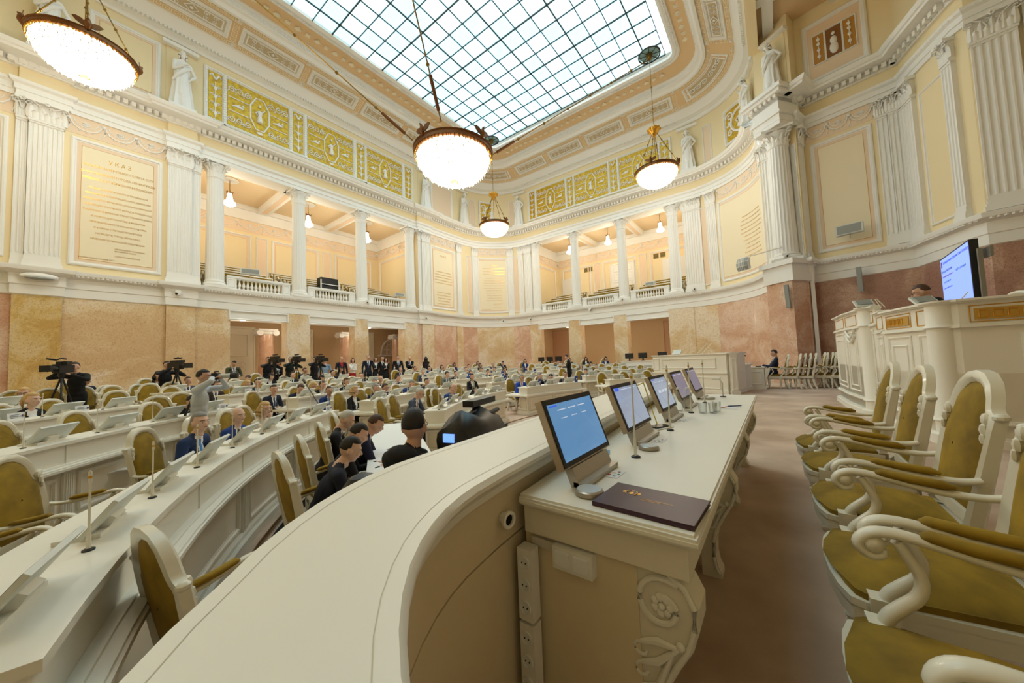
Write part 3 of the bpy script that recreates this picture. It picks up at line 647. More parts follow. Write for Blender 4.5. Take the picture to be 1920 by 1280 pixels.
# ================================================================ skylight
sk = empty('skylight', (0, 0, 0), kind='structure')
nx, ny, st = 14, 22, .71; gx0, gy0 = -12.86, -.13
gl = bpy.data.materials.new('skylight_glass'); gl.use_nodes = True; n = gl.node_tree; n.nodes.clear()
o_ = n.nodes.new('ShaderNodeOutputMaterial'); t_ = n.nodes.new('ShaderNodeBsdfTransparent'); g_ = n.nodes.new('ShaderNodeBsdfGlossy'); x_ = n.nodes.new('ShaderNodeMixShader')
g_.inputs['Roughness'].default_value = .1; x_.inputs[0].default_value = .04; t_.inputs[0].default_value = (.93, .985, 1, 1)
n.links.new(t_.outputs[0], x_.inputs[1]); n.links.new(g_.outputs[0], x_.inputs[2]); n.links.new(x_.outputs[0], o_.inputs[0])
fr = gl.copy(); fr.name = 'etched_glass'; fr.node_tree.nodes['Transparent BSDF'].inputs[0].default_value = (1, 1, 1, 1)
# etched key pattern: slightly milkier squares, each pane tinted a little differently
def pane_mesh(kind):
    b = B(gl if kind != 1 else MATS.setdefault('glass2', None) or gl)
    b.box((0, 0, 0), (st-.02, st-.02, .008))
    if kind == 0:
        b.use(fr)
        for s in (.44, .26, .1): 
            for k in range(4):
                a = k*PI/2; b.box((s/2*math.cos(a), s/2*math.sin(a), -.01), (.035 if s > .15 else .06, s+.03, .004), rz=a)
    return b.mesh('pane', 0)
glB = gl.copy(); glB.name = 'blue_glass'; glB.node_tree.nodes['Transparent BSDF'].inputs[0].default_value = (.84, .955, .985, 1)
meA = pane_mesh(0); meB = pane_mesh(2); meC = meB.copy(); meC.materials[0] = glB; meD = meA.copy(); meD.materials[0] = glB
random.seed(3); rest = B(gl)
for i in range(nx):
    for j in range(ny):
        x = gx0+(i+.5)*st; y = gy0+(j+.5)*st
        if j < 5: rest.box((x, y, SKZ), (st-.02, st-.02, .008)); continue
        edge = i in (0, nx-1) or j == ny-1
        me = (meB if random.random() < .5 else meC) if edge else (meA if random.random() < .45 else meD)
        o = bpy.data.objects.new('pane', me); C.objects.link(o); o.parent = sk; o.location = (x, y, SKZ)
tag(rest.obj('pane_field', sk), kind='stuff')
for i in range(nx+1):
    w = .036 if i % 3 == 1 else .018; B(LEAD).box((gx0+i*st, (gy0+gy0+ny*st)/2, SKZ-.02), (w, ny*st, .05)).obj('glazing_bar', sk, smooth=0)
for j in range(ny+1):
    w = .036 if j % 3 == 0 else .018; B(LEAD).box((gx0+nx*st/2, gy0+j*st, SKZ-.02), (nx*st, w, .05)).obj('glazing_bar', sk, smooth=0)
# ventilation wheels at the corners
wv = empty('ventilation_wheel'); b = B(LEAD); b.tube([(.42*math.cos(i*PI/16), .42*math.sin(i*PI/16), 0) for i in range(33)], .03, 6, cap=False); b.obj('rim', wv)
for i in range(8): B(LEAD).tube([(0, 0, 0), (.42*math.cos(i*PI/4+.2), .42*math.sin(i*PI/4+.2), 0)], .014, 5).obj('spoke', wv)
B(BRASS).lathe([(.02, -.22), (.09, -.16), (.12, -.04), (.13, .05), (.02, .06)], n=14).obj('hub', wv)
b = B(mat('wheel_glass', '#9CC6CE', .2)); b.lathe([(0, .04), (.4, .04)], n=24); b.obj('disc', wv)
KW = Kind(wv); WHL = [(-12.11, 14.87), (-3.42, 14.85), (-12.11, .35), (-3.42, .35)]
for (x, y), l in zip(WHL, ('far left', 'far right', 'near left', 'near right')): KW.put((x, y, 13.78), 0, 'dark spoked ventilation wheel at %s corner of the skylight' % l, 'ventilation wheels', 'wheel')
# ================================================================ columns
def make_column(r, z0, z1):
    root = empty('fluted_column'); H = z1-z0; cz = H-.58
    b = B(WHITE); b.box((0, 0, .04), (2.5*r, 2.5*r, .08)); b.lathe([(1.22*r, .08), (1.27*r, .12), (1.2*r, .17), (1.1*r, .19), (1.12*r, .23), (1.04*r, .26), (1.0*r, .3)], n=32); b.obj('column_base', root)
    b = B(WHITE); nf = 20; rings = []
    for t in (0, .04, .96, 1):
        z = .3+(cz-.3)*t; rad = r*(1-.14*max(0, t-.3)/.7); ring = []
        for i in range(nf):
            for k, dd in ((0, 0), (.18, 0), (.35, -.05), (.6, -.08), (.85, -.05)):
                a = 2*PI*(i+k)/nf; q = rad*(1+(dd if 0 < t < 1 else 0)); ring.append((q*math.cos(a), q*math.sin(a), z))
        ring.append(ring[0]); rings.append(ring)
    b.grid(rings); b.obj('shaft', root, smooth=35)
    b = B(WHITE); rc = r*.86
    b.lathe([(rc*1.02, cz-.03), (rc*1.1, cz), (rc*1.02, cz+.03), (rc*.98, cz+.1), (rc*1.02, cz+.3), (rc*1.3, cz+.48)], n=24)
    P = lambda a0: (lambda a, z, dd: ((rc+dd)*math.cos(a0)-a*math.sin(a0), (rc+dd)*math.sin(a0)+a*math.cos(a0), cz+z))
    for i in range(8): leaf(b, P(i*PI/4), .22, .17, .06); leaf(b, P(i*PI/4+PI/8), .36, .15, .09)
    for i in range(4):
        a = PI/4+i*PI/2; Q = P(a)
        for s in (-1, 1): volute(b, lambda x, z, dd: Q(s*.02+x*.3, z, dd+.05+abs(x)*.9), (0.05, .42, .06), .08, 1, .016)
        b.tube([Q(0, .25, .02), Q(0, .4, .08), Q(0, .5, .17)], [.02, .02, .03], 5)
        Q = P(i*PI/2); b.ell(Q(0, .5, .07), (.04, .04, .04), 6, 4)
        for s in (-1, 1): volute(b, lambda x, z, dd: Q(x, z, dd), (s*.06, .42, .05), .05, -s, .009)
    w = r*1.22
    b.prism([(w*1.05, w*1.05), (0, w*.86), (-w*1.05, w*1.05), (-w*.86, 0), (-w*1.05, -w*1.05), (0, -w*.86), (w*1.05, -w*1.05), (w*.86, 0)], cz+.51, H)
    b.obj('corinthian_capital', root, smooth=45)
    return root
KC = Kind(make_column(.265, 4.2, 8.72)); XC = XL-.1
for i, y in enumerate((3.44, 6.16, 8.9, 11.68)): KC.put((XC, y, ZL), 0, 'white fluted column of the left loggia, %s from the camera' % ORD[i], 'left loggia columns', 'column')
for i, x in enumerate((-11.85, -9.1, -6.3, -3.7)): KC.put((x, YB+.1, ZL), 0, 'white fluted column of the far loggia, %s from the left' % ORD[i], 'far loggia columns', 'column')
big = make_column(.33, 4.2, 8.72); big.location = (.5, 14.88, ZL); tag(big, 'large white fluted column on the marble corner pier', 'column')
b = B(WHITE); b.box((.5, 14.9, 9.3), (.9, .9, 1.16), rz=R(-37)); b.use(YEL); b.box((.5, 14.9, 9.3), (.7, .7, .5), rz=R(-37)); b.obj('pier_block', wa)
b = B(WHITE)
for z, w, h in ((8.78, .86, .12), (8.95, .92, .2), (9.1, 1.04, .08), (9.56, .9, .14), (9.75, 1.25, .1), (9.87, 1.4, .12)): b.box((.5, 14.9, z), (w, w, h), rz=R(-37))
for i in range(6):
    for s in (0, 1):
        a = R(-37)+s*PI/2; t = Vector((math.cos(a), math.sin(a))); n_ = Vector((math.sin(a), -math.cos(a)))*(1 if s == 0 else -1)
        w = Vector((.5, 14.9))+t*(i-2.5)*.16+n_*.5; b.box((w.x, w.y, 9.66), (.09, .1, .11), rz=a)
b.obj('pier_entablature', wa, smooth=0)
b = B(WHITE); b.box((.5, 14.9, 3.85), (.96, .96, .7), rz=R(-37)); b.box((.5, 14.9, 4.12), (1.12, 1.12, .16), rz=R(-37)); b.obj('pier_pedestal_band', wa, smooth=0)
b = B(MARBP); b.box((.5, 14.95, 1.7), (.84, .9, 3.6), rz=R(-37)); b.obj('pier_marble', wa, smooth=0)
# ================================================================ balustrades
def balustrade(F, u0, u1, label):
    t = empty('balustrade', F(u0, ZL, -.15), label=label, cat='balustrade', group='loggia balustrades'); o = Vector(F(u0, ZL, -.15)); G = lambda u, v, d: Vector(F(u0+u, ZL+v, d-.15))-o; L = u1-u0
    b = B(WHITE); fbox(b, G, 0, L, .46, .54, -.11, .11); fbox(b, G, .02, L-.02, .43, .46, -.08, .08); b.obj('handrail', t)
    b = B(WHITE); fbox(b, G, 0, L, 0, .08, -.1, .1); b.obj('plinth', t)
    for a, c in ((0, .28), (L-.28, L)): b = B(WHITE); fbox(b, G, a, c, .08, .46, -.09, .09); fframe(b, G, a+.04, c-.04, .12, .42, .03, .02, dd=.09); b.obj('end_block', t)
    n = max(6, int((L-.6)/.125)); me = None
    for i in range(n):
        p = G(.32+(i+.5)*(L-.64)/n, .08, 0)
        if me is None:
            o_ = B(WHITE).lathe([(.04, 0), (.04, .03), (.02, .05), (.045, .12), (.05, .16), (.025, .25), (.018, .3), (.03, .32), (.035, .35), (.04, .38)], n=10).obj('baluster', t); me = o_.data
        else: o_ = bpy.data.objects.new('baluster', me); C.objects.link(o_); o_.parent = t
        o_.location = p
for i, (a, c) in enumerate(((3.78, 5.82), (6.5, 8.56), (9.24, 11.34))): balustrade(FL, a, c, 'white balustrade of the left loggia, %s bay from the camera' % ORD[i])
for i, (a, c) in enumerate(((-11.5, -9.42), (-8.76, -6.62), (-5.96, -4.02))): balustrade(FB, a, c, 'white balustrade of the far loggia, %s bay from the left' % ORD[i])
# ================================================================ loggias
SHEAD = mat('shade_cream', '#EFE6CC', .7)
def loggia(F, u0, u1, dep, name, nb):
    t = empty('wall_loggia_'+name, kind='structure')
    b = B(YEL); fbox(b, F, u0-.1, u1+.1, 3.9, 9.0, -dep-.2, -dep); b.obj('rear_wall', t)
    for a, c in ((u0-.25, u0), (u1, u1+.25)): b = B(YEL); fbox(b, F, a, c, 3.6, 9.2, -dep, -.28); b.obj('end_wall', t)
    b = B(mat('loggia_ceiling', '#E9D0A8', .8)); fbox(b, F, u0-.2, u1+.2, 8.95, 9.1, -dep, -.3); b.obj('loggia_ceiling', t)
    b = B(CREAM2); fbox(b, F, u0-.1, u1+.1, 4.0, 4.19, -dep, -.3); b.obj('loggia_floor', t)
    q = (u1-u0)/nb
    for i in range(1, nb):
        u = u0+i*q; b = B(WHITE); fbox(b, F, u-.22, u+.22, 8.72, 8.95, -dep, -.3); b.use(PEACH); fbox(b, F, u-.1, u+.1, 8.71, 8.72, -dep+.3, -.5); b.obj('ceiling_beam', t)
    b = B(WHITE); fbox(b, F, u0, u1, 8.3, 8.95, -dep, -dep+.06); fbox(b, F, u0, u1, 8.75, 8.95, -dep, -dep+.2)
    for a, c in ((u0, u0+.06), (u1-.06, u1)): fbox(b, F, a, c, 8.3, 8.95, -dep, -.4)
    fbox(b, F, u0, u1, 8.72, 8.95, -.7, -.3); b.obj('loggia_cornice', t)
    G = lambda u, v, d: F(u, v, d-dep); festoon(G, u0+.05, u1-.05, 7.75, 8.28, t, 1, nb*3)
    for i in range(nb):
        a = u0+i*q
        wpanel(G, a+.42, a+q-.42, 4.6, 7.6, t, m=YEL, w=.08); 
        for e in (a+.12, ) if i else (): wpanel(G, e-.35, e+.12, 4.6, 7.6, t, m=PEACH, peach=False, w=.05)
    E0 = (lambda u, v, d: F(u0+d, v, u)); E1 = (lambda u, v, d: F(u1-d, v, u))
    for E in (E0, E1): wpanel(E, -dep+.3, -.7, 4.6, 7.6, t, m=YEL, w=.08); festoon(E, -dep+.05, -.45, 7.75, 8.28, t, 1, 3)
    return t
loggia(FL, 2.98, 12.12, 3.9, 'left', 3); loggia(FB, -12.32, -3.22, 3.7, 'back', 3)
# lattice of benches
def make_bench(L):
    t = empty('loggia_bench'); b = B(VELV); b.box((0, 0, .62), (L-.06, .05, .34), rx=.12); b.obj('back_cushion', t); b = B(VELV); b.box((0, -.28, .42), (L-.06, .45, .08)); b.obj('seat', t)
    b = B(CHW); b.box((0, .03, .82), (L, .06, .05)); b.box((0, .0, .43), (L, .06, .05))
    for k in range(3): b.box((-L/2+.03+k*(L-.06)/2, .01, .41), (.06, .08, .82))
    b.obj('frame', t)
    for s in (-1, 1): B(CHW).tube([(s*L/2, -.5, .0), (s*L/2, -.5, .55), (s*L/2, -.42, .66), (s*L/2, -.1, .62)], .03, 6).obj('arm', t)
    return t
KBn = Kind(make_bench(2.3)); names = ['front', 'second', 'third', 'back']
st_l = empty('seating_steps', kind='structure')
for r_ in range(4):
    z = ZL+r_*.26; d = .95+r_*.72
    for F, u0, u1 in ((FL, 2.98, 12.12), (FB, -12.32, -3.22)): fbox(b := B(CREAM2), F, u0, u1, ZL-.02, z, -d-.62, -d+.1) if r_ else (b := B(CREAM2)).box((0, 0, -3), (.01, .01, .01)); b.obj('step', st_l) if r_ else None
    for i, y in enumerate((4.35, 7.2, 10.3)): KBn.put((XL-d, y, z), PI/2, 'olive loggia bench in the %s row, %s bay of the left loggia' % (names[r_], ORD[i]), 'loggia benches', 'bench')
    if r_ < 3:
        for i, x in enumerate((-10.6, -7.6, -4.6)): KBn.put((x, YB+d, z), 0, 'olive loggia bench in the %s row, %s bay of the far loggia' % (names[r_], ORD[i]), 'loggia benches', 'bench')
# pendant lamps
LAMPE = mat('lamp_glass', '#FFF6E4', .3, emit=9)
def make_pendant():
    t = empty('pendant_lamp'); B(BRASS).tube([(0, 0, .35), (0, 0, .85)], .012, 6).obj('rod', t)
    b = B(WHITE); b.lathe([(.02, .9), (.28, .88), (.3, .84), (.1, .83)], n=14); b.obj('ceiling_rose', t)
    b = B(BRONZE); b.lathe([(.03, .37), (.1, .34), (.1, .3), (.05, .3)], n=12)
    for i in range(6): a = i*PI/3; b.tube([(.09*math.cos(a), .09*math.sin(a), .32), (.12*math.cos(a), .12*math.sin(a), .4)], [.02, .005], 5)
    b.obj('crown', t)
    b = B(LAMPE); b.lathe([(.07, .31), (.085, .15), (.12, .0), (.2, -.07), (.215, -.1), (.18, -.16), (.08, -.22), (0, -.24)], n=18); b.obj('glass_shade', t); 
    b = B(BRONZE); b.lathe([(.21, -.09), (.225, -.1), (.21, -.115)], n=18); b.obj('ring', t); return t
KP = Kind(make_pendant())
for i, y in enumerate((4.21, 7.15, 10.08)): KP.put((-17, y, 8.08), 0, 'glass pendant lamp in the left loggia, %s bay from the camera' % ORD[i], 'loggia pendant lamps', 'lamp'); light('pendant_light', 'POINT', (-16.9, y, 7.6), 38, (1, .9, .72), .15)
for i, x in enumerate((-10.14, -7.58, -4.6)): KP.put((x, 20, 8.18), 0, 'glass pendant lamp in the far loggia, %s bay from the left' % ORD[i], 'loggia pendant lamps', 'lamp'); light('pendant_light', 'POINT', (x, 19.9, 7.7), 38, (1, .9, .72), .15)
# doors and boards in the far loggia
b = B(WHITE); G = lambda u, v, d: FB(u, v, d-3.7)
for u0, u1, v0, v1, l in ((-8.35, -6.75, 4.9, 7.3, 'door_1'), ): 
    t = empty(l, kind='structure'); b = B(WHITE); fbox(b, G, u0, u1, v0, v1, 0, .08); fframe(b, G, u0, u1, v0, v1, .1, .06, dd=.08)
    for j in range(4): fframe(b, G, u0+.2, (u0+u1)/2-.05, v0+.2+j*.55, v0+.65+j*.55, .05, .03, dd=.08); fframe(b, G, (u0+u1)/2+.05, u1-.2, v0+.2+j*.55, v0+.65+j*.55, .05, .03, dd=.08)
    b.obj('leaf', t)
BOARD = mat('white_board', '#E9E6E0', .6)
for u0, u1, v0, v1, l in ((-11.9, -10.6, 4.9, 6.9, 'left'), (-5.1, -3.3, 4.9, 7.0, 'right')):
    b = B(BOARD); fbox(b, G, u0, u1, v0, v1, .06, .1); o = b.obj('screen_board'); tag(o, 'plain white board at the %s end of the far loggia' % l, 'board', 'loggia boards')
GRI = mat('vent_olive', '#A8935A', .6)
def grille(F, u, v, w, h, label, k=1):
    t = empty('vent_grille', F(u, v, .02), label=label, cat='vent', group='vent grilles'); o = Vector(F(u, v, .02)); b = B(GRI); H = lambda a, c, d: Vector(F(u+a, v+c, .02+d))-o
    fframe(b, H, 0, w, 0, h, .03, .03); n = int(h/.05); b.obj('frame', t)
    for i in range(min(n, 14)): b = B(GRI); fbox(b, H, .03, w-.03, .035+i*(h-.06)/n, .05+i*(h-.06)/n, 0, .02); b.obj('slat', t)
    b = B(mat('vent_dark', '#5E5334', .8)); fbox(b, H, .02, w-.02, .02, h-.02, -.005, .002); b.obj('backing', t)
for i, (u, w) in enumerate(((-10.2, .25), (-9.85, .25), (-5.6, .3), (-5.2, .3))): grille(G, u, 7.15, w, .3, 'small olive vent grille on the far loggia wall, %s from the left' % ORD[i])
# ================================================================ rooms behind the lower openings
def under(F, u0, u1, dep, name, z0=.1):
    t = empty('wall_passage_'+name, kind='structure')
    b = B(mat('passage_ochre', '#D6B88E', .75)); fbox(b, F, u0, u1, -.3, 4.0, -dep-.15, -dep); b.obj('rear_wall', t)
    for a, c in ((u0-.2, u0), (u1, u1+.2)): b = B(MATS['passage_ochre']); fbox(b, F, a, c, -.3, 3.9, -dep, -.5); b.obj('end_wall', t)
    b = B(WHITE); fbox(b, F, u0, u1, 3.66, 3.8, -dep, -.5); fbox(b, F, u0, u1, 3.3, 3.7, -1.9, -1.6)
    b.obj('passage_ceiling', t); b = B(CARPET); fbox(b, F, u0, u1, -.2, z0, -dep, -.05); b.obj('passage_floor', t); return t
tl = under(FL, 2.2, 14.5, 3.9, 'left', .15); tb = under(FB, -12.9, -2.9, 3.6, 'back', .15)
for y in (3.0, 7.6, 9.0-.0, 12.2): pass
BRW = mat('passage_brown', '#CFA684', .7)
G = lambda u, v, d: FB(u, v, d-3.6)
for u0, u1 in ((-12.9, -10.6), (-8.0, -7.3), (-5.2, -2.95)): b = B(BRW); fbox(b, G, u0, u1, .5, 3.2, 0, .02); frame_k(b, G, u0-.08, u1+.08, .4, 3.3, .07, 1, .04); b.obj('wall_panel', tb)
grille(G, -8.2, 2.7, .2, .45, 'narrow olive vent seen through the middle right opening'); grille(G, -4.9, 2.65, .9, .5, 'wide olive vent grille seen through the right opening')
def ionic(x, y, label, rz=0):
    t = empty('ionic_column', (x, y, .15), rz, label, 'column', 'pink marble columns behind the left openings')
    b = B(MARBP); b.lathe([(.3, .15), (.3, .5), (.26, 2.7)], n=20); b.obj('shaft', t)
    b = B(WHITE); b.lathe([(.38, 0), (.38, .06), (.33, .1), (.34, .15), (.3, .18)], n=20); b.obj('base', t)
    b = B(WHITE); b.lathe([(.27, 2.68), (.3, 2.72), (.3, 2.8)], n=20); b.box((0, 0, 2.88), (.62, .72, .08)); b.box((0, 0, 2.82), (.4, .5, .08))
    for s in (-1, 1):
        for q in (-1, 1): b.lathe([(.03, -.27), (.13, -.26), (.1, 0), (.13, .26), (.03, .27)], (0, s*.3, 2.76), 12, T=Matrix.Rotation(PI/2, 3, 'Y')) if q > 0 else None
    b.obj('ionic_capital', t)
for i, y in enumerate((5.75, 9.3, 12.4)): ionic(-17.9, y, 'pink marble ionic column behind the left openings, %s from the camera' % ORD[i])
G = lambda u, v, d: FL(u, v, d-3.9)
for i, y in enumerate((4.55, 7.1, 10.55)):
    t = empty('door_%d' % (i+2), kind='structure')
    b = B(SHEAD); fbox(b, G, y, y+1.1, .15, 3.2, .0, .1); fframe(b, G, y-.1, y+1.2, .15, 3.3, .12, .07, dd=.06)
    fframe(b, G, y+.18, y+.92, 1.95, 2.95, .06, .04, dd=.1); fframe(b, G, y+.18, y+.92, .35, .95, .06, .04, dd=.1)
    for rr_ in (.3, .2, .12): b.tube([G(y+.55+rr_*math.cos(k*PI/10), 1.45+rr_*math.sin(k*PI/10), .11) for k in range(21)], .016, 5)
    b.obj('leaf', t)
# arched recess seen through the third opening
t = empty('trim_1', kind='structure'); b = B(WHITE); c0 = 13.0
G2 = lambda u, v, d: FL(u, v, d-3.9)
b.tube([G2(c0+.75*math.cos(PI*k/16), 1.95+.95*math.sin(PI*k/16), .06) for k in range(17)], .06, 6); fbox(b, G2, c0-.95, c0+.95, 1.85, 1.95, 0, .12)
for i in range(4):
    for j in range(3):
        if (i-1.5)**2/4+(j)**2/8 < 1.0: fframe(b, G2, c0-.6+i*.3, c0-.33+i*.3, 2.0+j*.27, 2.24+j*.27, .03, .03)
b.obj('arch_moulding', t); 
def make_bowl():
    t = empty('ceiling_bowl_lamp'); b = B(LAMPE); b.lathe([(0, -.16), (.1, -.15), (.2, -.08), (.24, 0), (0, 0)], n=18); b.obj('glass_bowl', t); b = B(BRASS); b.lathe([(.24, -.02), (.26, 0), (.25, .03), (.0, .03)], n=18); b.tube([(0, 0, .03), (0, 0, .3)], .012, 5); b.obj('holder', t); return t
KB = Kind(make_bowl())
for i, (x, y) in enumerate(((-16.2, 4.45), (-16.4, 6.6), (-16.6, 9.8))): KB.put((x, y, 3.36), 0, 'small glowing bowl lamp in the left lower opening, %s from camera' % ORD[i], 'bowl lamps', 'lamp'); light('passage_light', 'POINT', (x-.3, y, 3.0), 18, (1, .86, .66), .2)
for i, (x, y) in enumerate(((-8.0, 19.6), (-5.0, 19.3), (-10.5, 20))): KB.put((x, y, 3.4), 0, ('glowing bowl lamp in the %s lower opening of the far wall' % ('middle', 'right', 'left')[i]), 'bowl lamps', 'lamp'); light('passage_light', 'POINT', (x, y, 3.05), 18, (1, .86, .66), .2)
# ================================================================ chandeliers
CRYS = mat('crystal_bowl', '#FFF4DE', .3, emit=5.5)
CRD = mat('crystal_drop', '#D9D6CE', .15)
def eagle(b, M):
    T = lambda x, y, z: tuple(M @ Vector((x, y, z)))
    b.tube([T(0, 0, -.12), T(0, .02, 0), T(0, .03, .1), T(0, .05, .16), T(0, .1, .17)], [.03, .07, .055, .035, .015], 8)
    for s in (-1, 1):
        b.grid([[T(s*.03, 0, .06), T(s*.04, 0, -.06)], [T(s*.12, -.01, .14), T(s*.13, -.01, -.03)], [T(s*.22, -.02, .16), T(s*.22, -.02, .02)], [T(s*.3, -.03, .13), T(s*.27, -.02, .08)]])
        b.grid([[T(s*.03, .03, .06), T(s*.04, .03, -.06)], [T(s*.12, .015, .14), T(s*.13, .015, -.03)], [T(s*.22, .0, .16), T(s*.22, .0, .02)], [T(s*.3, -.025, .13), T(s*.27, -.015, .08)]])
def chandelier(r, loc, label, hang=None, pw=1):
    t = empty('chandelier', loc, R(20), label, 'chandelier', 'crystal chandeliers'); H = r*.7
    pr = [(r*.97, 0), (r*.98, -H*.12), (r*.95, -H*.25), (r*.88, -H*.45), (r*.74, -H*.68), (r*.52, -H*.87), (r*.25, -H*.97), (.0, -H)]
    b = B(CRYS); n = 48; rings = []
    for rad, z in pr: rings.append([(rad*(1+(.012 if i % 2 else -.012))*math.cos(2*PI*i/n), rad*(1+(.012 if i % 2 else -.012))*math.sin(2*PI*i/n), z) for i in range(n)]+[(rad*(.988)*1, 0, z)])
    b.grid(rings); b.obj('crystal_bowl', t)
    b = B(CRD)
    for k, (f, z) in enumerate(((1.0, -.08), (1.0, -.2), (.97, -.32), (.9, -.48), (.8, -.62), (.68, -.75))):
        m = 40 if k % 2 else 46
        for i in range(m):
            if (i*7+k*5) % 3 == 0 and k > 0: continue
            a = 2*PI*(i+.3*k)/m; rad = r*f*1.0; dz = .05*r; x, y, zz = rad*math.cos(a), rad*math.sin(a), H*z; w = .018*r
            b.add([(x, y, zz+dz), (x, y, zz-dz), (x+w*math.cos(a), y+w*math.sin(a), zz), (x-w*math.sin(a), y+w*math.cos(a), zz), (x+w*math.sin(a), y-w*math.cos(a), zz)], [(0, 2, 3), (0, 4, 2), (1, 3, 2), (1, 2, 4)])
    tag(b.obj('crystal_drops', t, smooth=0), kind='stuff')
    b = B(BRONZE); b.lathe([(r*1.02, -.02*r), (r*1.06, .0), (r*1.05, .1*r), (r*1.08, .12*r), (r*1.03, .15*r), (r*.97, .12*r), (r*.96, 0)], n=48); b.obj('bronze_ring', t)
    b = B(GOLD)
    for i in range(64): a = 2*PI*i/64; b.ell((r*1.03*math.cos(a), r*1.03*math.sin(a), -.04*r), (.02, .02, .045*r), 5, 4)
    tag(b.obj('gilt_beading', t), kind='stuff')
    b = B(BRONZE); b.lathe([(.0, -H*1.06), (.05*r, -H*1.05), (.11*r, -H*1.0), (.12*r, -H*.97), (.0, -H*.95)], n=16); b.obj('bottom_rosette', t)
    s = max(.75, r/1.1)
    angs = [R(70)+i*PI/2 for i in range(4)]
    for a in angs:
        b = B(BRONZE); M = Matrix.Translation((r*1.05*math.cos(a), r*1.05*math.sin(a), .2*r)) @ Matrix.Rotation(a-PI/2, 4, 'Z') @ Matrix.Scale(s, 4); eagle(b, M); b.obj('bronze_eagle', t, smooth=50)
    if hang:
        hz = r*2.3; b = B(GOLD); b.lathe([(.03, hz-.3), (.1, hz-.22), (.14, hz-.1), (.22, hz-.02), (.24, hz+.04), (.18, hz+.06), (.05, hz+.15), (.02, hz+.25)], n=16)
        for i in range(8): a = i*PI/4; b.ell((.23*math.cos(a), .23*math.sin(a), hz+.02), (.05, .05, .06), 6, 5)
        b.obj('gilt_crown', t)
        for a in angs:
            p0 = Vector((r*1.0*math.cos(a), r*1.0*math.sin(a), .25*r)); p1 = Vector((.1*math.cos(a), .1*math.sin(a), hz-.15)); b = B(BRASS); b.tube([p0, p1], .014, 6)
            for q in (.25, .5, .75): b.ell(p0.lerp(p1, q), (.03, .03, .04), 6, 5)
            b.obj('suspension_rod', t)
        b = B(BRASS); b.tube([(0, 0, .15*r), (0, 0, hz-.2)], .012, 6); b.tube([(0, 0, hz+.2), (0, 0, hang-loc[2])], .012, 6)
        for q in (.3, .6): b.ell((0, 0, hz+(hang-loc[2]-hz)*q), (.03, .03, .04), 6, 5)
        b.obj('central_rod', t)
    light('chandelier_light', 'POINT', (loc[0], loc[1], loc[2]-r*.2-H*.9), 230*r*r*pw, (1, .93, .82), r*.5)
    light('chandelier_uplight', 'POINT', (loc[0], loc[1], loc[2]+.35), 60*r*r*pw, (1, .9, .75), .3)
    return t
big = chandelier(1.16, (-7.75, 7.6, 7.78), 'largest crystal chandelier hung in the centre from diagonal chains')
for (x, y), z, l in zip(WHL, (8.8, 8.72, 8.62, 9.0), ('small crystal chandelier hanging in the far left corner', 'crystal chandelier hanging on the right under the spoked wheel', 'bright crystal chandelier at top left seen from below', 'crystal chandelier hanging above and behind the camera')):
    chandelier(.79, (x, y, z), l, hang=13.6, pw=.25 if 'behind the camera' in l else 1)
for (x, y), l in zip(WHL, ('far left', 'far right', 'near left', 'near right')):
    d = Vector((x+7.75, y-7.6, 0)); d.normalize(); p0 = Vector((-7.75, 7.6, 8.08))+d*1.25; p1 = Vector((x, y, 13.6)); L = (p1-p0).length
    t = empty('stay_chain', label='brass stay chain from the central chandelier to the %s wheel' % l, cat='chain', group='chandelier stays', loc=p0)
    B(BRASS).tube([Vector((0, 0, 0)), p1-p0], .02, 6).obj('rod', t)
    for k in range(1, 7): b = B(BRASS); b.ell((p1-p0)*(k/7), (.05, .05, .05), 8, 6); b.obj('knob', t)
    b = B(BRONZE); b.tube([(p1-p0)*.03, (p1-p0)*.12], .05, 6); b.obj('turnbuckle', t)
# ================================================================ hall scaled about the camera
# the hall above is scaled about the camera position, leaving its image unchanged
KH, ZH = 1.18, -.23
MH = Matrix.Translation((0, 0, ZH)) @ Matrix.Scale(KH, 4)
for o in list(C.objects):
    if o.parent is None and o.type != 'CAMERA':
        if o.type == 'LIGHT':
            o.location = MH @ o.location
            if o.data.type == 'AREA': o.data.size *= KH; o.data.size_y *= KH
            else: o.data.energy *= KH*KH; o.data.shadow_soft_size *= KH
        elif o.data is not None and o.type == 'MESH': o.data.transform(MH @ o.matrix_world); o.matrix_world = Matrix()
        else: o.matrix_world = MH @ (o.matrix_world if o.matrix_world != Matrix() else Matrix.LocRotScale(o.location, o.rotation_euler, o.scale))
hp = lambda x, y, z: MH @ Vector((x, y, z))
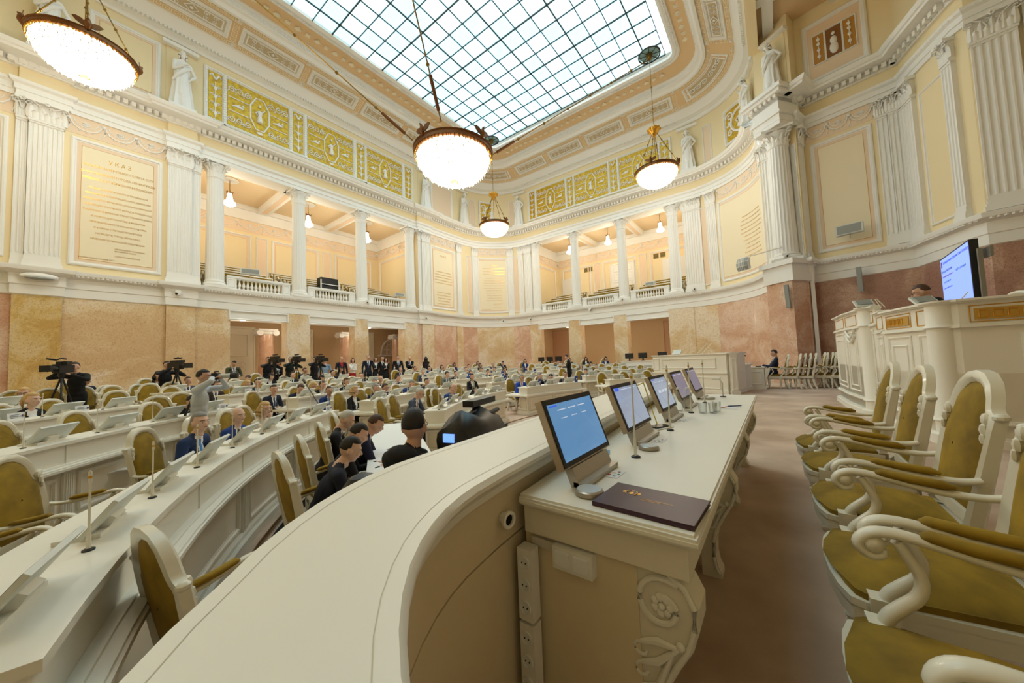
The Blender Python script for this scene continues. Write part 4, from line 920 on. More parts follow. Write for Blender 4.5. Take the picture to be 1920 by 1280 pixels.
# ================================================================ floor
CX, CY = .71, 8.85
def pol(r, ph): return (CX-r*math.cos(R(ph)), CY+r*math.sin(R(ph)))
fl = empty('floor', kind='structure')
b = B(CARPET); b.box((-8, 9, -.82), (32, 34, .6)); b.obj('pit_floor', fl)
def sector(r0_, r1_, a0, a1, z, name, zb=-.9):
    b = B(CARPET); n = 40; P = [pol(r0_, a0+(a1-a0)*i/n) for i in range(n+1)]; Q = [pol(r1_, a1-(a1-a0)*i/n) for i in range(n+1)]
    for i in range(n):
        p0, p1 = pol(r0_, a0+(a1-a0)*i/n), pol(r0_, a0+(a1-a0)*(i+1)/n); q0, q1 = pol(r1_, a0+(a1-a0)*i/n), pol(r1_, a0+(a1-a0)*(i+1)/n)
        b.add([(*p0, z), (*p1, z), (*q1, z), (*q0, z), (*p0, zb), (*p1, zb)], [(0, 1, 2, 3), (0, 4, 5, 1)])
    for a in (a0, a1): p, q = pol(r0_, a), pol(r1_, a); b.add([(*p, z), (*q, z), (*q, zb), (*p, zb)], [(0, 1, 2, 3)])
    b.use(BRASS); b.tube([(*pol(r0_-.005, a0+(a1-a0)*i/n), z-.01) for i in range(n+1)], .012, 4); return b.obj(name, fl)
ROWR = [7.22, 9.2, 11.12, 13.04, 15.0]; ROWZ = [-.50, -.45, -.35, -.23, -.1]; TOPZ = [.395, .489, .596, .7, .8]
RS = [7.05, 9.05, 10.95, 12.9, 14.85]
sector(RS[0], 9.07, -39, 66, ROWZ[0], 'step')
sector(RS[1], 26, -84, 74, ROWZ[1], 'step'); sector(RS[2], 26, -84, 70, ROWZ[2], 'step'); sector(RS[3], 26, -80, 66, ROWZ[3], 'step'); sector(RS[4], 26, -80, 62, ROWZ[4], 'step'); sector(16.7, 27, -80, 62, .04, 'step')
b = B(CARPET); b.prism([(-1.05, 1.2), (-1.25, 12.3), (-3.9, 13.3), (-3.9, 15.6), (-3.0, 19), (0, 21.5), (10, 19.6), (10, -4.3), (.15, -4.3), (.1, -.05), (-.5, .1), (-.9, .5)], -.9, 0); b.obj('presidium_floor', fl)
b = B(BLACK); b.tube([(*pol(8.95, -84+i), -.52) for i in range(46)], .05, 4, flat=(1, .25))
for i in range(0, 45*6): p = pol(8.95, -84+i/6); b.box((p[0], p[1], -.51), (.012, .09, .02), rz=-R(-84+i/6)+PI/2)
b.obj('floor_grille', fl, smooth=0)
# room closure behind the camera
wn = empty('wall_near', kind='structure'); b = B(YEL); b.box((-5, -4.4, 8), (34, .2, 20)); b.obj('plaster', wn)
# ================================================================ desks
def desk(k, a0, a1, label, group='curved bench desks', gap=0):
    r = ROWR[k]; zt = TOPZ[k]; zf = ROWZ[k]; c = pol(r, (a0+a1)/2)
    t = empty('curved_desk', (c[0], c[1], zf), label=label, cat='desk', group=group)
    F = lambda u, v, d: (CX-(r-d)*math.cos(R(u))-c[0], CY+(r-d)*math.sin(R(u))-c[1], v-zf)
    n = max(4, int((a1-a0)/2)); dg = 180/PI/r
    b = B(CREAM); fbox(b, F, a0-.03*dg, a1+.03*dg, zt-.035, zt, -.38, .03, n); b.obj('shelf_top', t)
    b = B(CREAM); fbox(b, F, a0-.12*dg, a1+.12*dg, zt-.29, zt-.25, -.85, .02, n); b.obj('worktop', t)
    b = B(CREAM); fbox(b, F, a0, a1, zt-.25, zt-.035, -.36, 0, n); m = max(2, round((a1-a0)/dg/.95))
    for i in range(m+1): u = a0+(a1-a0)*i/m; fbox(b, F, u-.02*dg, u+.02*dg, zt-.24, zt-.035, 0, .008)
    b.obj('fascia', t)
    b = B(CREAM)
    for z0, z1, d in ((zt-.25, zt-.235, .05), (zt-.265, zt-.25, .1), (zt-.29, zt-.265, .115), (zt-.31, zt-.29, .07)): fbox(b, F, a0-(d+.08)*dg, a1+(d+.08)*dg, z0, z1, -.8, d, n)
    b.obj('ledge_moulding', t)
    zb = zf+.02
    b = B(CREAM2); fbox(b, F, a0+.01*dg, a1-.01*dg, zb, zt-.3, -.34, -.0, n); b.obj('body', t)
    m2 = max(1, round((a1-a0)/dg/1.5))
    for i in range(m2):
        u0_, u1_ = a0+(a1-a0)*i/m2, a0+(a1-a0)*(i+1)/m2
        b = B(CREAM); G = lambda u, v, d: F(u0_+u*dg, v, d); fframe(b, G, .12, (u1_-u0_)/dg-.12, zb+.14, zt-.36, .05, .025, 4); b.obj('front_panel', t)
        b = B(CREAM); fbox(b, F, u0_-.06*dg, u0_+.06*dg, zb, zt-.3, 0, .025)
        for q in (-.035, -.012, .012, .035): fbox(b, F, u0_+(q-.006)*dg, u0_+(q+.006)*dg, zb+.12, zt-.34, .02, .034)
        b.obj('fluted_strip', t)
    b = B(CREAM)
    for z0, z1, d in ((zb-.03, zb+.06, .09), (zb+.06, zb+.1, .05)): fbox(b, F, a0-d*dg*.5, a1+d*dg*.5, z0, z1, -.42, d, n)
    b.obj('plinth', t)
    for a, s in ((a0, -1), (a1, 1)):
        H = lambda u, v, d: F(a+s*(d*dg), v, -u); b = B(CREAM); fframe(b, H, .06, .36, zb+.14, zt-.36, .04, .02); b.obj('end_panel', t)
    return t
BL = []   # (row, block, a0, a1)
for k, blocks in enumerate(([(-37, -5.4), (3.9, 25), (35.5, 56)], [(-74.5, -37.6), (-28.4, -4.2), (6.5, 28), (36, 60)], [(-66, -37.2), (-28.2, -4.2), (5.5, 28), (36, 60)], [(-54, -35.8), (-28.2, -4.2), (5, 28), (35.5, 56)], [(-44, -36.2), (-28.2, -4.2), (5, 28), (35, 52)])):
    for a in blocks: BL.append((k, a[0], a[1]))
rown = ['front', 'second', 'third', 'fourth', 'fifth']
def where(a): return 'left end' if a < -33 else 'left of centre' if a < 0 else 'right of centre' if a < 30 else 'right end'
for k, a0, a1 in BL: desk(k, a0, a1, 'curved cream desk block, %s row, %s' % (rown[k], where((a0+a1)/2)))
# ================================================================ armchair
def make_chair():
    t = empty('armchair'); b = B(VELV); rows = []
    for j in range(7):
        y = -.2+.46*j/6; hw = .215+.06*j/6-(.0 if j < 6 else .03); zz = [0, .035, .05, .055, .05, .035, .0]
        rows.append([(x*hw, y+(.065*(1-x*x) if j == 6 else .03*(1-x*x) if j == 5 else 0), .43+zz[j]*(1-abs(x)**4)) for x in (-1, -.8, -.45, 0, .45, .8, 1)])
    b.grid(rows)
    b.prism([(-.215, -.2), (.215, -.2), (.275, .24), (.255, .265), (.19, .285), (.1, .298), (0, .302), (-.1, .298), (-.19, .285), (-.255, .265), (-.275, .24)], .39, .432); b.obj('seat_cushion', t, smooth=60)
    b = B(CHW); P = [(-.23, -.23), (.23, -.23), (.285, .24), (.268, .275), (.2, .298), (.1, .312), (0, .316), (-.1, .312), (-.2, .298), (-.268, .275), (-.285, .24)]; b.prism(P, .33, .4); b.prism([(x*1.015, y*1.02) for x, y in P], .385, .41); b.prism([(x*.6, y*.6) for x, y in P], .3, .34); b.obj('seat_rail', t)
    ty = lambda z: -.22-.2*max(0, z-.42)
    inn = []; out = []
    for i in range(7): z = .5+.36*i/6; inn.append((.185+.03*math.sin(i/6*PI*.6), z)); out.append((.24+.022*i/6, .42+.46*i/6))
    for x, z, X, Z in ((.205, .885, .268, .93), (.185, .905, .262, .955), (.172, .935, .232, .965), (.165, .965, .212, .985), (.145, 1.015, .2, 1.03), (.11, 1.055, .16, 1.09), (.06, 1.08, .09, 1.132), (0, 1.088, 0, 1.145)): inn.append((x, z)); out.append((X, Z))
    I = [(-x, z) for x, z in inn]+[(x, z) for x, z in inn[::-1][1:]]; O = [(-x, z) for x, z in out]+[(x, z) for x, z in out[::-1][1:]]
    b = B(CHW); rows = [[(o[0], ty(o[1])-.02, o[1]) for o in O], [(o[0], ty(o[1])+.02, o[1]) for o in O], [((o[0]*.75+i_[0]*.25), ty(o[1])+.032, o[1]*.75+i_[1]*.25) for o, i_ in zip(O, I)], [((o[0]*.4+i_[0]*.6), ty(i_[1])+.024, o[1]*.4+i_[1]*.6) for o, i_ in zip(O, I)], [(i_[0], ty(i_[1])+.012, i_[1]) for i_ in I], [(i_[0], ty(i_[1])-.012, i_[1]) for i_ in I], [((o[0]*.5+i_[0]*.5), ty(i_[1])-.03, o[1]*.5+i_[1]*.5) for o, i_ in zip(O, I)], [(o[0], ty(o[1])-.02, o[1]) for o in O]]
    b.grid(rows); b.box((0, ty(.47), .47), (.42, .035, .06))
    for s in (-1, 1):
        b.ell((s*.262, ty(.94), .945), (.024, .028, .02), 8, 5)
        b.ell((s*.215, ty(.93)+.025, .93), (.028, .02, .032), 8, 5); b.ell((s*.222, ty(.88)+.028, .885), (.018, .016, .03), 6, 4); b.ell((s*.228, ty(.84)+.028, .845), (.012, .012, .025), 6, 4)
    b.obj('back_frame', t, smooth=35)
    b = B(VELV)
    for s in (1, -1):
        rows = []
        for q, bl in ((1.0, .0), (.92, .022), (.7, .04), (.4, .048), (0.0, .05)):
            rows.append([(x*q, ty(.79+(z-.79)*q)+s*(.008+bl*(.8 if s > 0 else .5)), .79+(z-.79)*q) for x, z in I])
        b.grid(rows)
    zb_ = .5; b.add([(-.185, ty(.5)+.008, .5), (.185, ty(.5)+.008, .5), (.185, ty(.5)-.008, .5), (-.185, ty(.5)-.008, .5)], [(0, 1, 2, 3)])
    # fill lower edge (open outline): fans closing between left and right feet
    for s in (1, -1):
        L = [(-.185*q, ty(.79+(.5-.79)*q)+s*(.008+bl*(.8 if s > 0 else .5)), .79+(.5-.79)*q) for q, bl in ((1.0, .0), (.92, .022), (.7, .04), (.4, .048), (0.05, .05))]
        b.grid([L, [(-x, y, z) for x, y, z in L]])
    b.obj('backrest', t, smooth=60)
    for s in (-1, 1):
        x0 = s*.262; X = lambda f: s*(.262+.028*f)
        b = B(CHW); pts = [(X(0), -.25, .665), (X(.2), -.19, .655), (X(.4), -.08, .66), (X(.7), .05, .685), (X(1), .15, .7), (X(1), .21, .69), (X(1), .237, .655), (X(1), .215, .625), (X(1), .185, .63), (X(1), .18, .65)]
        b.tube(cr(pts), rs_([1, 1, 1, 1.05, 1.1, 1.1, 1.05, 1, .9, .7]), 12, flat=(.0145, .023), up=(1, 0, 0))
        b.ell((X(1), .203, .66), (.03, .03, .03), 12, 6)
        b.tube([(X(1)+s*.028, .203+.02*math.cos(q*.8), .66+.02*math.sin(q*.8)) for q in range(9)], .005, 5)
        pts = [(X(.9), .15, .68), (X(.9), .125, .63), (X(.8), .105, .58), (X(.7), .115, .53), (X(.6), .155, .485), (X(.5), .19, .44), (X(.45), .2, .37)]
        b.tube(cr(pts), rs_([.9, .95, 1, 1.05, 1.15, 1.2, 1.2]), 12, flat=(.016, .022), up=(1, 0, 0)); b.box((X(.45), .2, .4), (.06, .07, .07)); b.obj('armrest', t, smooth=50)
        b = B(VELV); b.tube([(X(.3), -.13, .682), (X(.35), -.1, .69), (X(.5), 0, .698), (X(.7), .08, .712), (X(.75), .1, .708)], [.5, 1, 1.1, 1, .5], 12, flat=(.017, .026), up=(1, 0, 0)); b.obj('arm_pad', t, smooth=60)
        b = B(CHW); b.lathe([(.012, 0), (.02, .012), (.024, .03), (.015, .05), (.026, .065), (.017, .08), (.022, .11), (.034, .19), (.036, .22), (.026, .245), (.038, .262), (.026, .28), (.04, .3), (.04, .34)], (s*.245, .225, 0), 10); b.obj('front_leg', t)
        b = B(CHW); b.tube([(s*.205, -.225, .42), (s*.205, -.225, .3), (s*.21, -.25, .15), (s*.22, -.31, 0)], [.95, 1, .85, .75], 4, flat=(.03, .03)); b.obj('rear_leg', t, smooth=20)
    return t
KCh = Kind(make_chair())
CG = 'cream and olive armchairs'
def chair(x, y, z, face, label, group=CG): return KCh.put((x, y, z), face-PI/2, label, group, 'chair')   # face: heading angle in plan
PRES = [(.42, 1.30), (.43, 1.99), (.44, 2.76), (.43, 3.56), (.42, 4.28)]
for i, (x, y) in enumerate(PRES): chair(x, y, 0, PI-.02*i+.04, 'olive armchair in the row along the presidium table, %s from the camera' % ORD[i], 'presidium armchairs')
chair(1.2, 2.0, 0, PI+.1, 'olive armchair behind the presidium row, half hidden at the right picture edge', 'presidium armchairs')
chair(1.02, 2.95, 0, PI-.1, 'second armchair behind the presidium row near the rostrum', 'presidium armchairs') if False else None
# far right: chairs stacked in close ranks
for i in range(4): chair(.3+.13*i, 14.95+.1*(i>0), 0, PI, 'armchair in the short close rank behind the man in the navy suit, %s from him' % ORD[i], 'ranked armchairs')
for j in range(2):
    for i in range(6): chair(1.0+.2*i, 15.35+.8*j-.02*i, 0, PI, 'armchair in the %s close rank beside the rostrum, %s from the front' % (('near', 'far')[j], ORD[i]), 'ranked armchairs')
# pit row
PITC = [(-2.22, .3, 98), (-3.23, 1.15, 84), (-3.87, 1.55, 80), (-4.52, 2.03, 78), (-5.29, 2.57, 78)]; PZ = -.52
for i, (x, y, hd) in enumerate(PITC): chair(x+.33*math.cos(R(hd)), y+.33*math.sin(R(hd)), PZ, R(hd), 'armchair in the pit row seen from behind, %s from the camera' % ORD[i], 'pit armchairs')
# ================================================================ desk equipment
def make_screen():
    t = empty('desk_screen'); b = B(MONW); M = Matrix.Translation((0, .02, .1)) @ Matrix.Rotation(R(-38), 4, 'X'); b.T = M; b.box((0, 0, 0), (.42, .02, .2)); b.T = None; b.obj('display_shell', t, smooth=0)
    b = B(DKGL); b.T = M; b.box((0, -.011, 0), (.4, .002, .18)); b.T = None; b.obj('display_glass', t, smooth=0)
    b = B(CREAM); b.box((0, -.07, .01), (.3, .16, .02)); b.box((0, .0, .04), (.12, .04, .07), rx=R(-32)); b.obj('stand', t); return t
def make_mic(h=.36):
    t = empty('microphone'); B(BLACK).lathe([(.022, 0), (.022, .006), (.014, .01)], n=14).obj('base', t)
    B(MICW).lathe([(.009, .008), (.007, .08), (.0045, .1), (.004, h*.85)], n=10).obj('stem', t); B(MICW).lathe([(.005, h*.84), (.0065, h*.86), (.0065, h*.98), (.003, h)], n=10).obj('head', t)
    B(GOLD).lathe([(.007, h*.9), (.007, h*.93)], n=10).obj('ring', t); return t
EMB = mat('emblem_blue', '#3A4C8C', .6); REDE = mat('emblem_red', '#A83A3A', .6); INK = mat('ink', '#4A4A5A', .7)
def make_plate():
    t = empty('name_plate'); b = B(PAPER); b.box((0, 0, .06), (.2, .006, .11), rx=.12); b.obj('card', t, smooth=0)
    b = B(EMB); b.lathe([(.018, 0), (.018, .002)], (-.07, .009, .065), 8, T=Matrix.Rotation(-PI/2, 3, 'X')); b.obj('emblem', t)
    b = B(INK)
    for i, w in enumerate((.09, .11, .08)): b.box((.025, .012-.003*i, .085-.022*i), (w, .002, .006), rx=.12)
    b.obj('print_lines', t, smooth=0); return t
def make_blue():
    t = empty('blue_folder'); b = B(mat('folder_blue', '#2A4C9E', .5)); b.box((0, 0, .11), (.13, .03, .22), rx=-.15); b.obj('cover', t, smooth=0)
    b = B(PAPER); b.box((0, .022, .12), (.05, .002, .05), rx=-.15); b.obj('emblem', t, smooth=0); return t
KS, KM, KN, KBF = Kind(make_screen()), Kind(make_mic()), Kind(make_plate()), Kind(make_blue())
SEATS = []
for k, a0, a1 in BL:
    r = ROWR[k]; n = int((a1-a0)*PI/180*(r+.55)/.765); 
    for i in range(n):
        a = a0+(a1-a0)*(i+.5)/n; SEATS.append(dict(k=k, a=a, i=i, n=n, blk=where((a0+a1)/2)))
def heading(a): return math.atan2(-math.sin(R(a)), math.cos(R(a)))
def seatname(s): return '%s from left, %s row, %s block' % (ORD[s['i']], rown[s['k']], s['blk'])
for s in SEATS:
    k, a = s['k'], s['a']; r = ROWR[k]; x, y = pol(r+1.08, a); s['xy'] = (x, y); h = heading(a)
    if y > 20.6 or x < -17.6 or y < -2.3: s['dead'] = 1; continue
    s['obj'] = chair(x, y, ROWZ[k], h, 'olive armchair at the desks, %s' % seatname(s), 'desk row armchairs')
    x, y = pol(r+.14, a); KS.put((x, y, TOPZ[k]), h-PI/2, 'white-backed desk screen, %s' % seatname(s), 'desk screens', 'screen')
    if k < 4:
        x, y = pol(r+.12, a-17/r); KM.put((x, y, TOPZ[k]), h-PI/2, 'white stick microphone, %s' % seatname(s), 'desk microphones', 'microphone')
        if not (k in (1, 2, 3) and a < -47) and (s['i']+k) % 5 != 2:
            x, y = pol(r+.04, a+9/r); KN.put((x, y, TOPZ[k]), h-PI/2, 'white name plate, %s' % seatname(s), 'name plates', 'name plate')
        if k <= 2 and a > 0 and s['i'] % 2 == 0 and a < 30:
            x, y = pol(r+.1, a+18/r); KBF.put((x, y, TOPZ[k]), h-PI/2, 'blue standing folder, %s' % seatname(s), 'blue folders', 'folder')
# ================================================================ presidium counter
ct = empty('curved_counter', (-1.05, 2.5, 0), label='long cream curved counter sweeping from the foreground past the presidium table', cat='counter'); O_ = Vector((-1.05, 2.5, 0))
cl = [(1.4, -.25), (.9, -.15)]+[((.945+.045*max(0, (j-10)/6))*math.cos(R(282-6*j)), .94+(.945+.045*max(0, (j-10)/6))*math.sin(R(282-6*j))) for j in range(17)]+[(-1.0, .95), (-1.08, 1.9), (-1.2, 3.4), (-1.34, 5.1)]
cl = [(x-O_.x, y-O_.y) for x, y in cl]
KS_ = [1.0]*2+[.78+.22*max(0, (i-10)/6) for i in range(17)]+[1]*4
def cs(m, prof, name, smooth=30): b = B(m); sweep(b, cl, [(d-.04 if 0 else d, z) for d, z in prof], ks=KS_); return b.obj(name, ct, smooth=smooth)
w = .215
cs(CREAM, [(-w, .862), (-w-.012, .872), (-w-.012, .885), (-w+.002, .9), (w-.002, .9), (w+.012, .885), (w+.012, .872), (w, .862), (-w, .862)], 'countertop', 40)
cs(CREAM, [(-w+.02, .858), (-w+.0, .862), (w, .862), (w-.02, .84), (w-.02, .82)], 'edge_moulding')
b = B(mat('joint_line', '#CFC4A8', .6)); 
for dd in (-w+.045, w-.045): sweep(b, cl, [(dd-.0012, .9006), (dd+.0012, .9006)], ks=KS_)
b.obj('inlay_line', ct)
WARM = mat('counter_inner', '#E7D6B4', .45)
cs(WARM, [(w-.04, .86), (w-.04, .625)], 'upper_inner_panel'); cs(mat('shadow_groove', '#8C6A45', .8), [(w-.055, .63), (w-.055, .612)], 'groove'); cs(WARM, [(w-.04, .618), (w-.04, 0)], 'lower_inner_panel')
b = B(WARM); sweep(b, cl, [(w-.04, .625), (w-.06, .625)], ks=KS_); sweep(b, cl, [(w-.04, .618), (w-.06, .618)], ks=KS_); b.obj('panel_edges', ct)
cs(CREAM2, [(-w+.03, .86), (-w+.03, -.52)], 'outer_panel'); cs(CREAM, [(-w+.03, .62), (-w-.02, .6), (-w-.02, .57), (-w+.03, .55)], 'outer_moulding')
b = B(WARM); p, q = Vector(cl[-1]), Vector(cl[-2]); b.box((p.x+.0, p.y-.01, .43), (.4, .03, .86)); b.obj('end_panel', ct)
# cable grommet
gp = Vector((-.825, 1.0, .715)); g = empty('cable_grommet', gp, R(-8), 'round white cable hole in the inner counter wall', 'grommet')
b = B(WHITE); b.lathe([(.019, -.004), (.03, -.004), (.03, .006), (.024, .009), (.019, .006), (.019, -.03)], (.03, 0, 0), 20, T=Matrix.Rotation(PI/2, 3, 'Y')); b.obj('ring', g); b = B(BLACK); b.lathe([(0, -.0), (.019, -.0)], (.028, 0, 0), 16, T=Matrix.Rotation(PI/2, 3, 'Y')); b.obj('hole', g)
# ================================================================ presidium table
tb_ = empty('presidium_table', (-.5, 2.9, 0), label='long cream presidium table with carved scroll brackets and five screens on it', cat='table'); TX, TY = -.5, 2.9
y0, y1 = 1.065-TY, 4.85-TY; xl0, xl1, xr = -.80-TX, -1.12-TX, -.2-TX
def slab(i, z0, z1): return [(xl0+.0, y0+i), (xr-i, y0+i), (xr-i, y1-i), (xl1, y1-i)]
b = B(CREAM)
for i, z0, z1 in ((.012, .772, .78), (.003, .762, .772), (0, .752, .762), (.008, .744, .752), (.022, .735, .744)): b.prism(slab(i, 0, 0), z0, z1)
b.obj('tabletop', tb_, smooth=45)
b = B(CREAM2); P = slab(.035, 0, 0); b.prism(P, .635, .736); b.obj('apron', tb_, smooth=0)
b = B(WARM); b.box(((-.8-.40)/2-TX, y0+.075, .32), (.42, .04, .63)); b.obj('end_panel', tb_, smooth=0)
b = B(WARM); b.box((-.62-TX+.0, .05, .32), (.03, 3.45, .63)); b.obj('modesty_panel', tb_, smooth=0)
b = B(mat('cable_trunking', '#CFC8BC', .5)); b.box(((-.8-.55)/2-TX, y0+.05, .605), (.2, .02, .03)); b.obj('cable_channel', tb_, smooth=0)
def bracket(y):
    t = bracket_root = empty('scroll_bracket', parent_dummy) if False else None
    out = [(0, .63), (.13, .63), (.175, .6), (.2, .55), (.198, .49), (.18, .43), (.14, .36), (.1, .28), (.08, .2), (.075, .12), (.085, .06), (.1, .03), (.1, 0), (0, 0)]
    b = B(CREAM2); n = len(out); T = .055; ox = -.42-TX
    b.add([(ox+x, y-T, z) for x, z in out]+[(ox+x, y+T, z) for x, z in out], [tuple(range(n)), tuple(range(2*n-1, n-1, -1))]+[(i, (i+1) % n, n+(i+1) % n, n+i) for i in range(n)])
    o = b.obj('scroll_bracket', tb_, smooth=25)
    b = B(CREAM); f = y-T-.004
    sp = [(ox+.1+.085*(1-i/22*.72)*math.cos(-.6+i/22*2.2*PI+PI/2), f, .53-.0+.085*(1-i/22*.72)*math.sin(-.6+i/22*2.2*PI+PI/2)) for i in range(23)]
    b.tube(sp, .009, 6); edge = [(ox+x-.012, f, z) for x, z in out[1:12]]; b.tube(edge, .008, 6)
    for i in range(7): a = i*2*PI/7; b.ell((ox+.1+.022*math.cos(a), f, .53+.022*math.sin(a)), (.013, .01, .013), 8, 5)
    b.ell((ox+.1, f-.004, .53), (.011, .012, .011), 8, 5)
    for z, w_, tz in ((.4, .12, .0), (.34, .1, -.05), (.27, .07, -.08)):
        b.tube([(ox+.15-.02*(.4-z)*8, f, .42), (ox+.08, f, z+.02), (ox+.03, f, z)], [.006, .012, .007], 6)
        b.tube([(ox+.03+.018*math.cos(q), f, z-.02+.018*math.sin(q)) for q in [PI/2+j*.5 for j in range(10)]], .005, 5)
    b.ell((ox+.145, f, .43), (.014, .01, .014), 8, 5); c = b.obj('carving', o, smooth=50); return o
for y in (y0+.115, y0+1.3, y0+2.45, y1-.1): bracket(y)
# wall switch and sockets
sw = empty('double_switch', (-.60, 1.105, .585), label='white double rocker switch under the table edge', cat='switch')
b = B(WHITE); b.box((0, 0, 0), (.15, .04, .075)); b.obj('housing', sw, smooth=0)
for s in (-1, 1): b = B(PAPER); b.box((s*.035, -.022, 0), (.055, .008, .05), rx=.06); b.obj('rocker', sw, smooth=0)
for n_ in range(2):
    s_ = empty('socket_strip', (-.775, 1.075, .47-.262*n_), label='%s white triple socket strip low in the counter corner' % ('upper', 'lower')[n_], cat='sockets', group='socket strips')
    b = B(WHITE); b.box((0, .0, 0), (.06, .05, .25)); b.obj('housing', s_, smooth=0)
    for j in (-1, 0, 1):
        b = B(PAPER); b.lathe([(.024, 0), (.024, .006), (.019, .006), (.019, .002)], (0, -.025, j*.078), 16, T=Matrix.Rotation(PI/2, 3, 'X')); b.use(BLACK)
        for q in (-1, 1): b.ell((q*.008, -.028, j*.078), (.0028, .003, .0028), 6, 4)
        b.obj('socket', s_)
# monitors
SCR = bpy.data.materials.new('screen_glow'); SCR.use_nodes = True; n = SCR.node_tree; p_ = n.nodes['Principled BSDF']; p_.inputs['Roughness'].default_value = .08; p_.inputs['Base Color'].default_value = (.02, .03, .05, 1)
p_.inputs['Emission Color'].default_value = col('#6FA6D8'); p_.inputs['Emission Strength'].default_value = .55
SCR2 = SCR.copy(); SCR2.node_tree.nodes['Principled BSDF'].inputs['Emission Color'].default_value = col('#A9B8D0')
SCR3 = SCR.copy(); SCR3.node_tree.nodes['Principled BSDF'].inputs['Emission Color'].default_value = col('#9A93A4')
UIB = mat('ui_blue', '#2E55D8', .3, emit=.8); UIL = mat('ui_light', '#C9D6EA', .3, emit=.6)
TAUPE = mat('monitor_frame', '#B5A48F', .4, .3)
MY = [1.40, 2.15, 2.94, 3.66, 4.40]
for i, y in enumerate(MY):
    t = empty('table_monitor', (-.66-.012*i, y, .78), label='flat tilted monitor on the presidium table, %s from the camera' % ORD[i], cat='monitor', group='presidium monitors')
    M = Matrix.Translation((-.05, 0, .205)) @ Matrix.Rotation(R(-20), 4, 'Y')   # local: x out of the screen, y width, z height
    hw = .225
    b = B(TAUPE); b.T = M; b.box((-.014, 0, 0), (.03, 2*hw, .275)); b.T = None; b.obj('casing', t, smooth=0)
    b = B(BLACK); b.T = M; b.box((.003, 0, .002), (.004, 2*hw-.012, .268)); b.T = None; b.obj('bezel', t, smooth=0)
    b = B((SCR, SCR2, SCR2, SCR3, SCR3)[i]); b.T = M; b.box((.006, 0, 0), (.002, 2*hw-.05, .228)); b.T = None; b.obj('screen', t, smooth=0)
    b = B(UIL); b.T = M; 
    if i in (0, 2):
        for j in range(3): b.box((.0075, -.1+j*.09, .085), (.0008, .07, .004)); b.box((.0075, -.1+j*.09, .05-.02*i), (.0008, .06, .02) if i == 2 else (.0008, .05, .003))
    else: b.box((.0075, 0, .1), (.0008, .3, .004))
    b.use(UIB); b.box((.0076, -.16, .105), (.0008, .06, .02 if i == 1 else .006)); b.T = None; b.obj('screen_graphics', t, smooth=0)
    b = B(STEEL); b.box((-.0, 0, .035), (.035, .34, .07), ry=R(-22)); b.box((.03, 0, .012), (.05, .34, .018)); b.obj('hinge_stand', t, smooth=0)
    for s in (-1, 1): b = B(STEEL); b.ell((.056, s*.16, .012), (.004, .006, .006), 8, 5); b.obj('screw', t)
for i, (x, y) in enumerate(((-.583, 1.753), (-.585, 2.47), (-.6, 3.27), (-.6, 3.98))):
    t = make_mic(.43); KIDS.clear(); t.name = 'table_microphone'; t.location = (x, y, .78); tag(t, 'tall white stick microphone on the presidium table, %s from the camera' % ORD[i], 'microphone', 'presidium microphones')
t = empty('gooseneck_microphone', (-.5, 4.55, .78), label='small bent gooseneck microphone at the far end of the presidium table', cat='microphone'); B(BLACK).lathe([(.03, 0), (.03, .01), (.0, .012)], n=14).obj('base', t); B(MICW).tube([(0, 0, 0), (0, 0, .16), (-.03, 0, .2), (-.1, 0, .2)], .008, 6).obj('neck', t)
for i, (x, y) in enumerate(((-.576, 1.20), (-.571, 1.934), (-.6, 4.3))):
    t = empty('wireless_speaker_puck', (x, y, .78), label='round silver conference puck on the presidium table, %s from the camera' % ORD[i], cat='conference unit', group='round silver pucks')
    b = B(STEEL); b.lathe([(.048, 0), (.053, .006), (.05, .018), (.044, .022)], n=28); b.obj('rim', t); b = B(mat('puck_top', '#C9D2D6', .3)); b.lathe([(.044, .0225), (0, .0235)], n=28); b.obj('top', t); b = B(BLACK); b.lathe([(.046, .0), (.046, .003)], n=20); b.obj('foot', t)
fo = empty('burgundy_folder', (-.365, 1.215, .781), R(-3), 'dark burgundy leather folder with gilt crest on the table corner', 'folder')
b = B(mat('burgundy_leather', '#3B1526', .38)); b.box((0, 0, .012), (.315, .215, .006)); b.box((0, 0, .002), (.315, .215, .004)); b.box((-.0, -.105, .007), (.315, .006, .014)); b.obj('cover', fo, smooth=0); b = B(PAPER); b.box((.004, .003, .0065), (.3, .2, .006)); b.obj('pages', fo, smooth=0)
b = B(GOLD); q = Vector((-.075, .03, .0155))
for s in (-1, 1): b.tube([(q.x+s*.012, q.y+.02, q.z), (q.x+s*.02, q.y+.005, q.z), (q.x+s*.015, q.y-.014, q.z)], .0022, 4); b.ell((q.x+s*.026, q.y+.004, q.z), (.006, .01, .001), 8, 4)
b.ell((q.x, q.y, q.z), (.008, .012, .001), 8, 4); b.ell((q.x, q.y+.022, q.z), (.007, .005, .001), 8, 4); b.obj('crest', fo)
for k_, l in enumerate(('ЗАКОНОДАТЕЛЬНОЕ СОБРАНИЕ', 'САНКТ-ПЕТЕРБУРГА')): text_mesh(l, .0062, GOLD, fo, Matrix.Translation((-.03+.0*k_, -.02-.011*k_+.02, .0155)) @ Matrix.Rotation(0, 4, 'Z'), 'lettering', 'LEFT', ext=.0001)
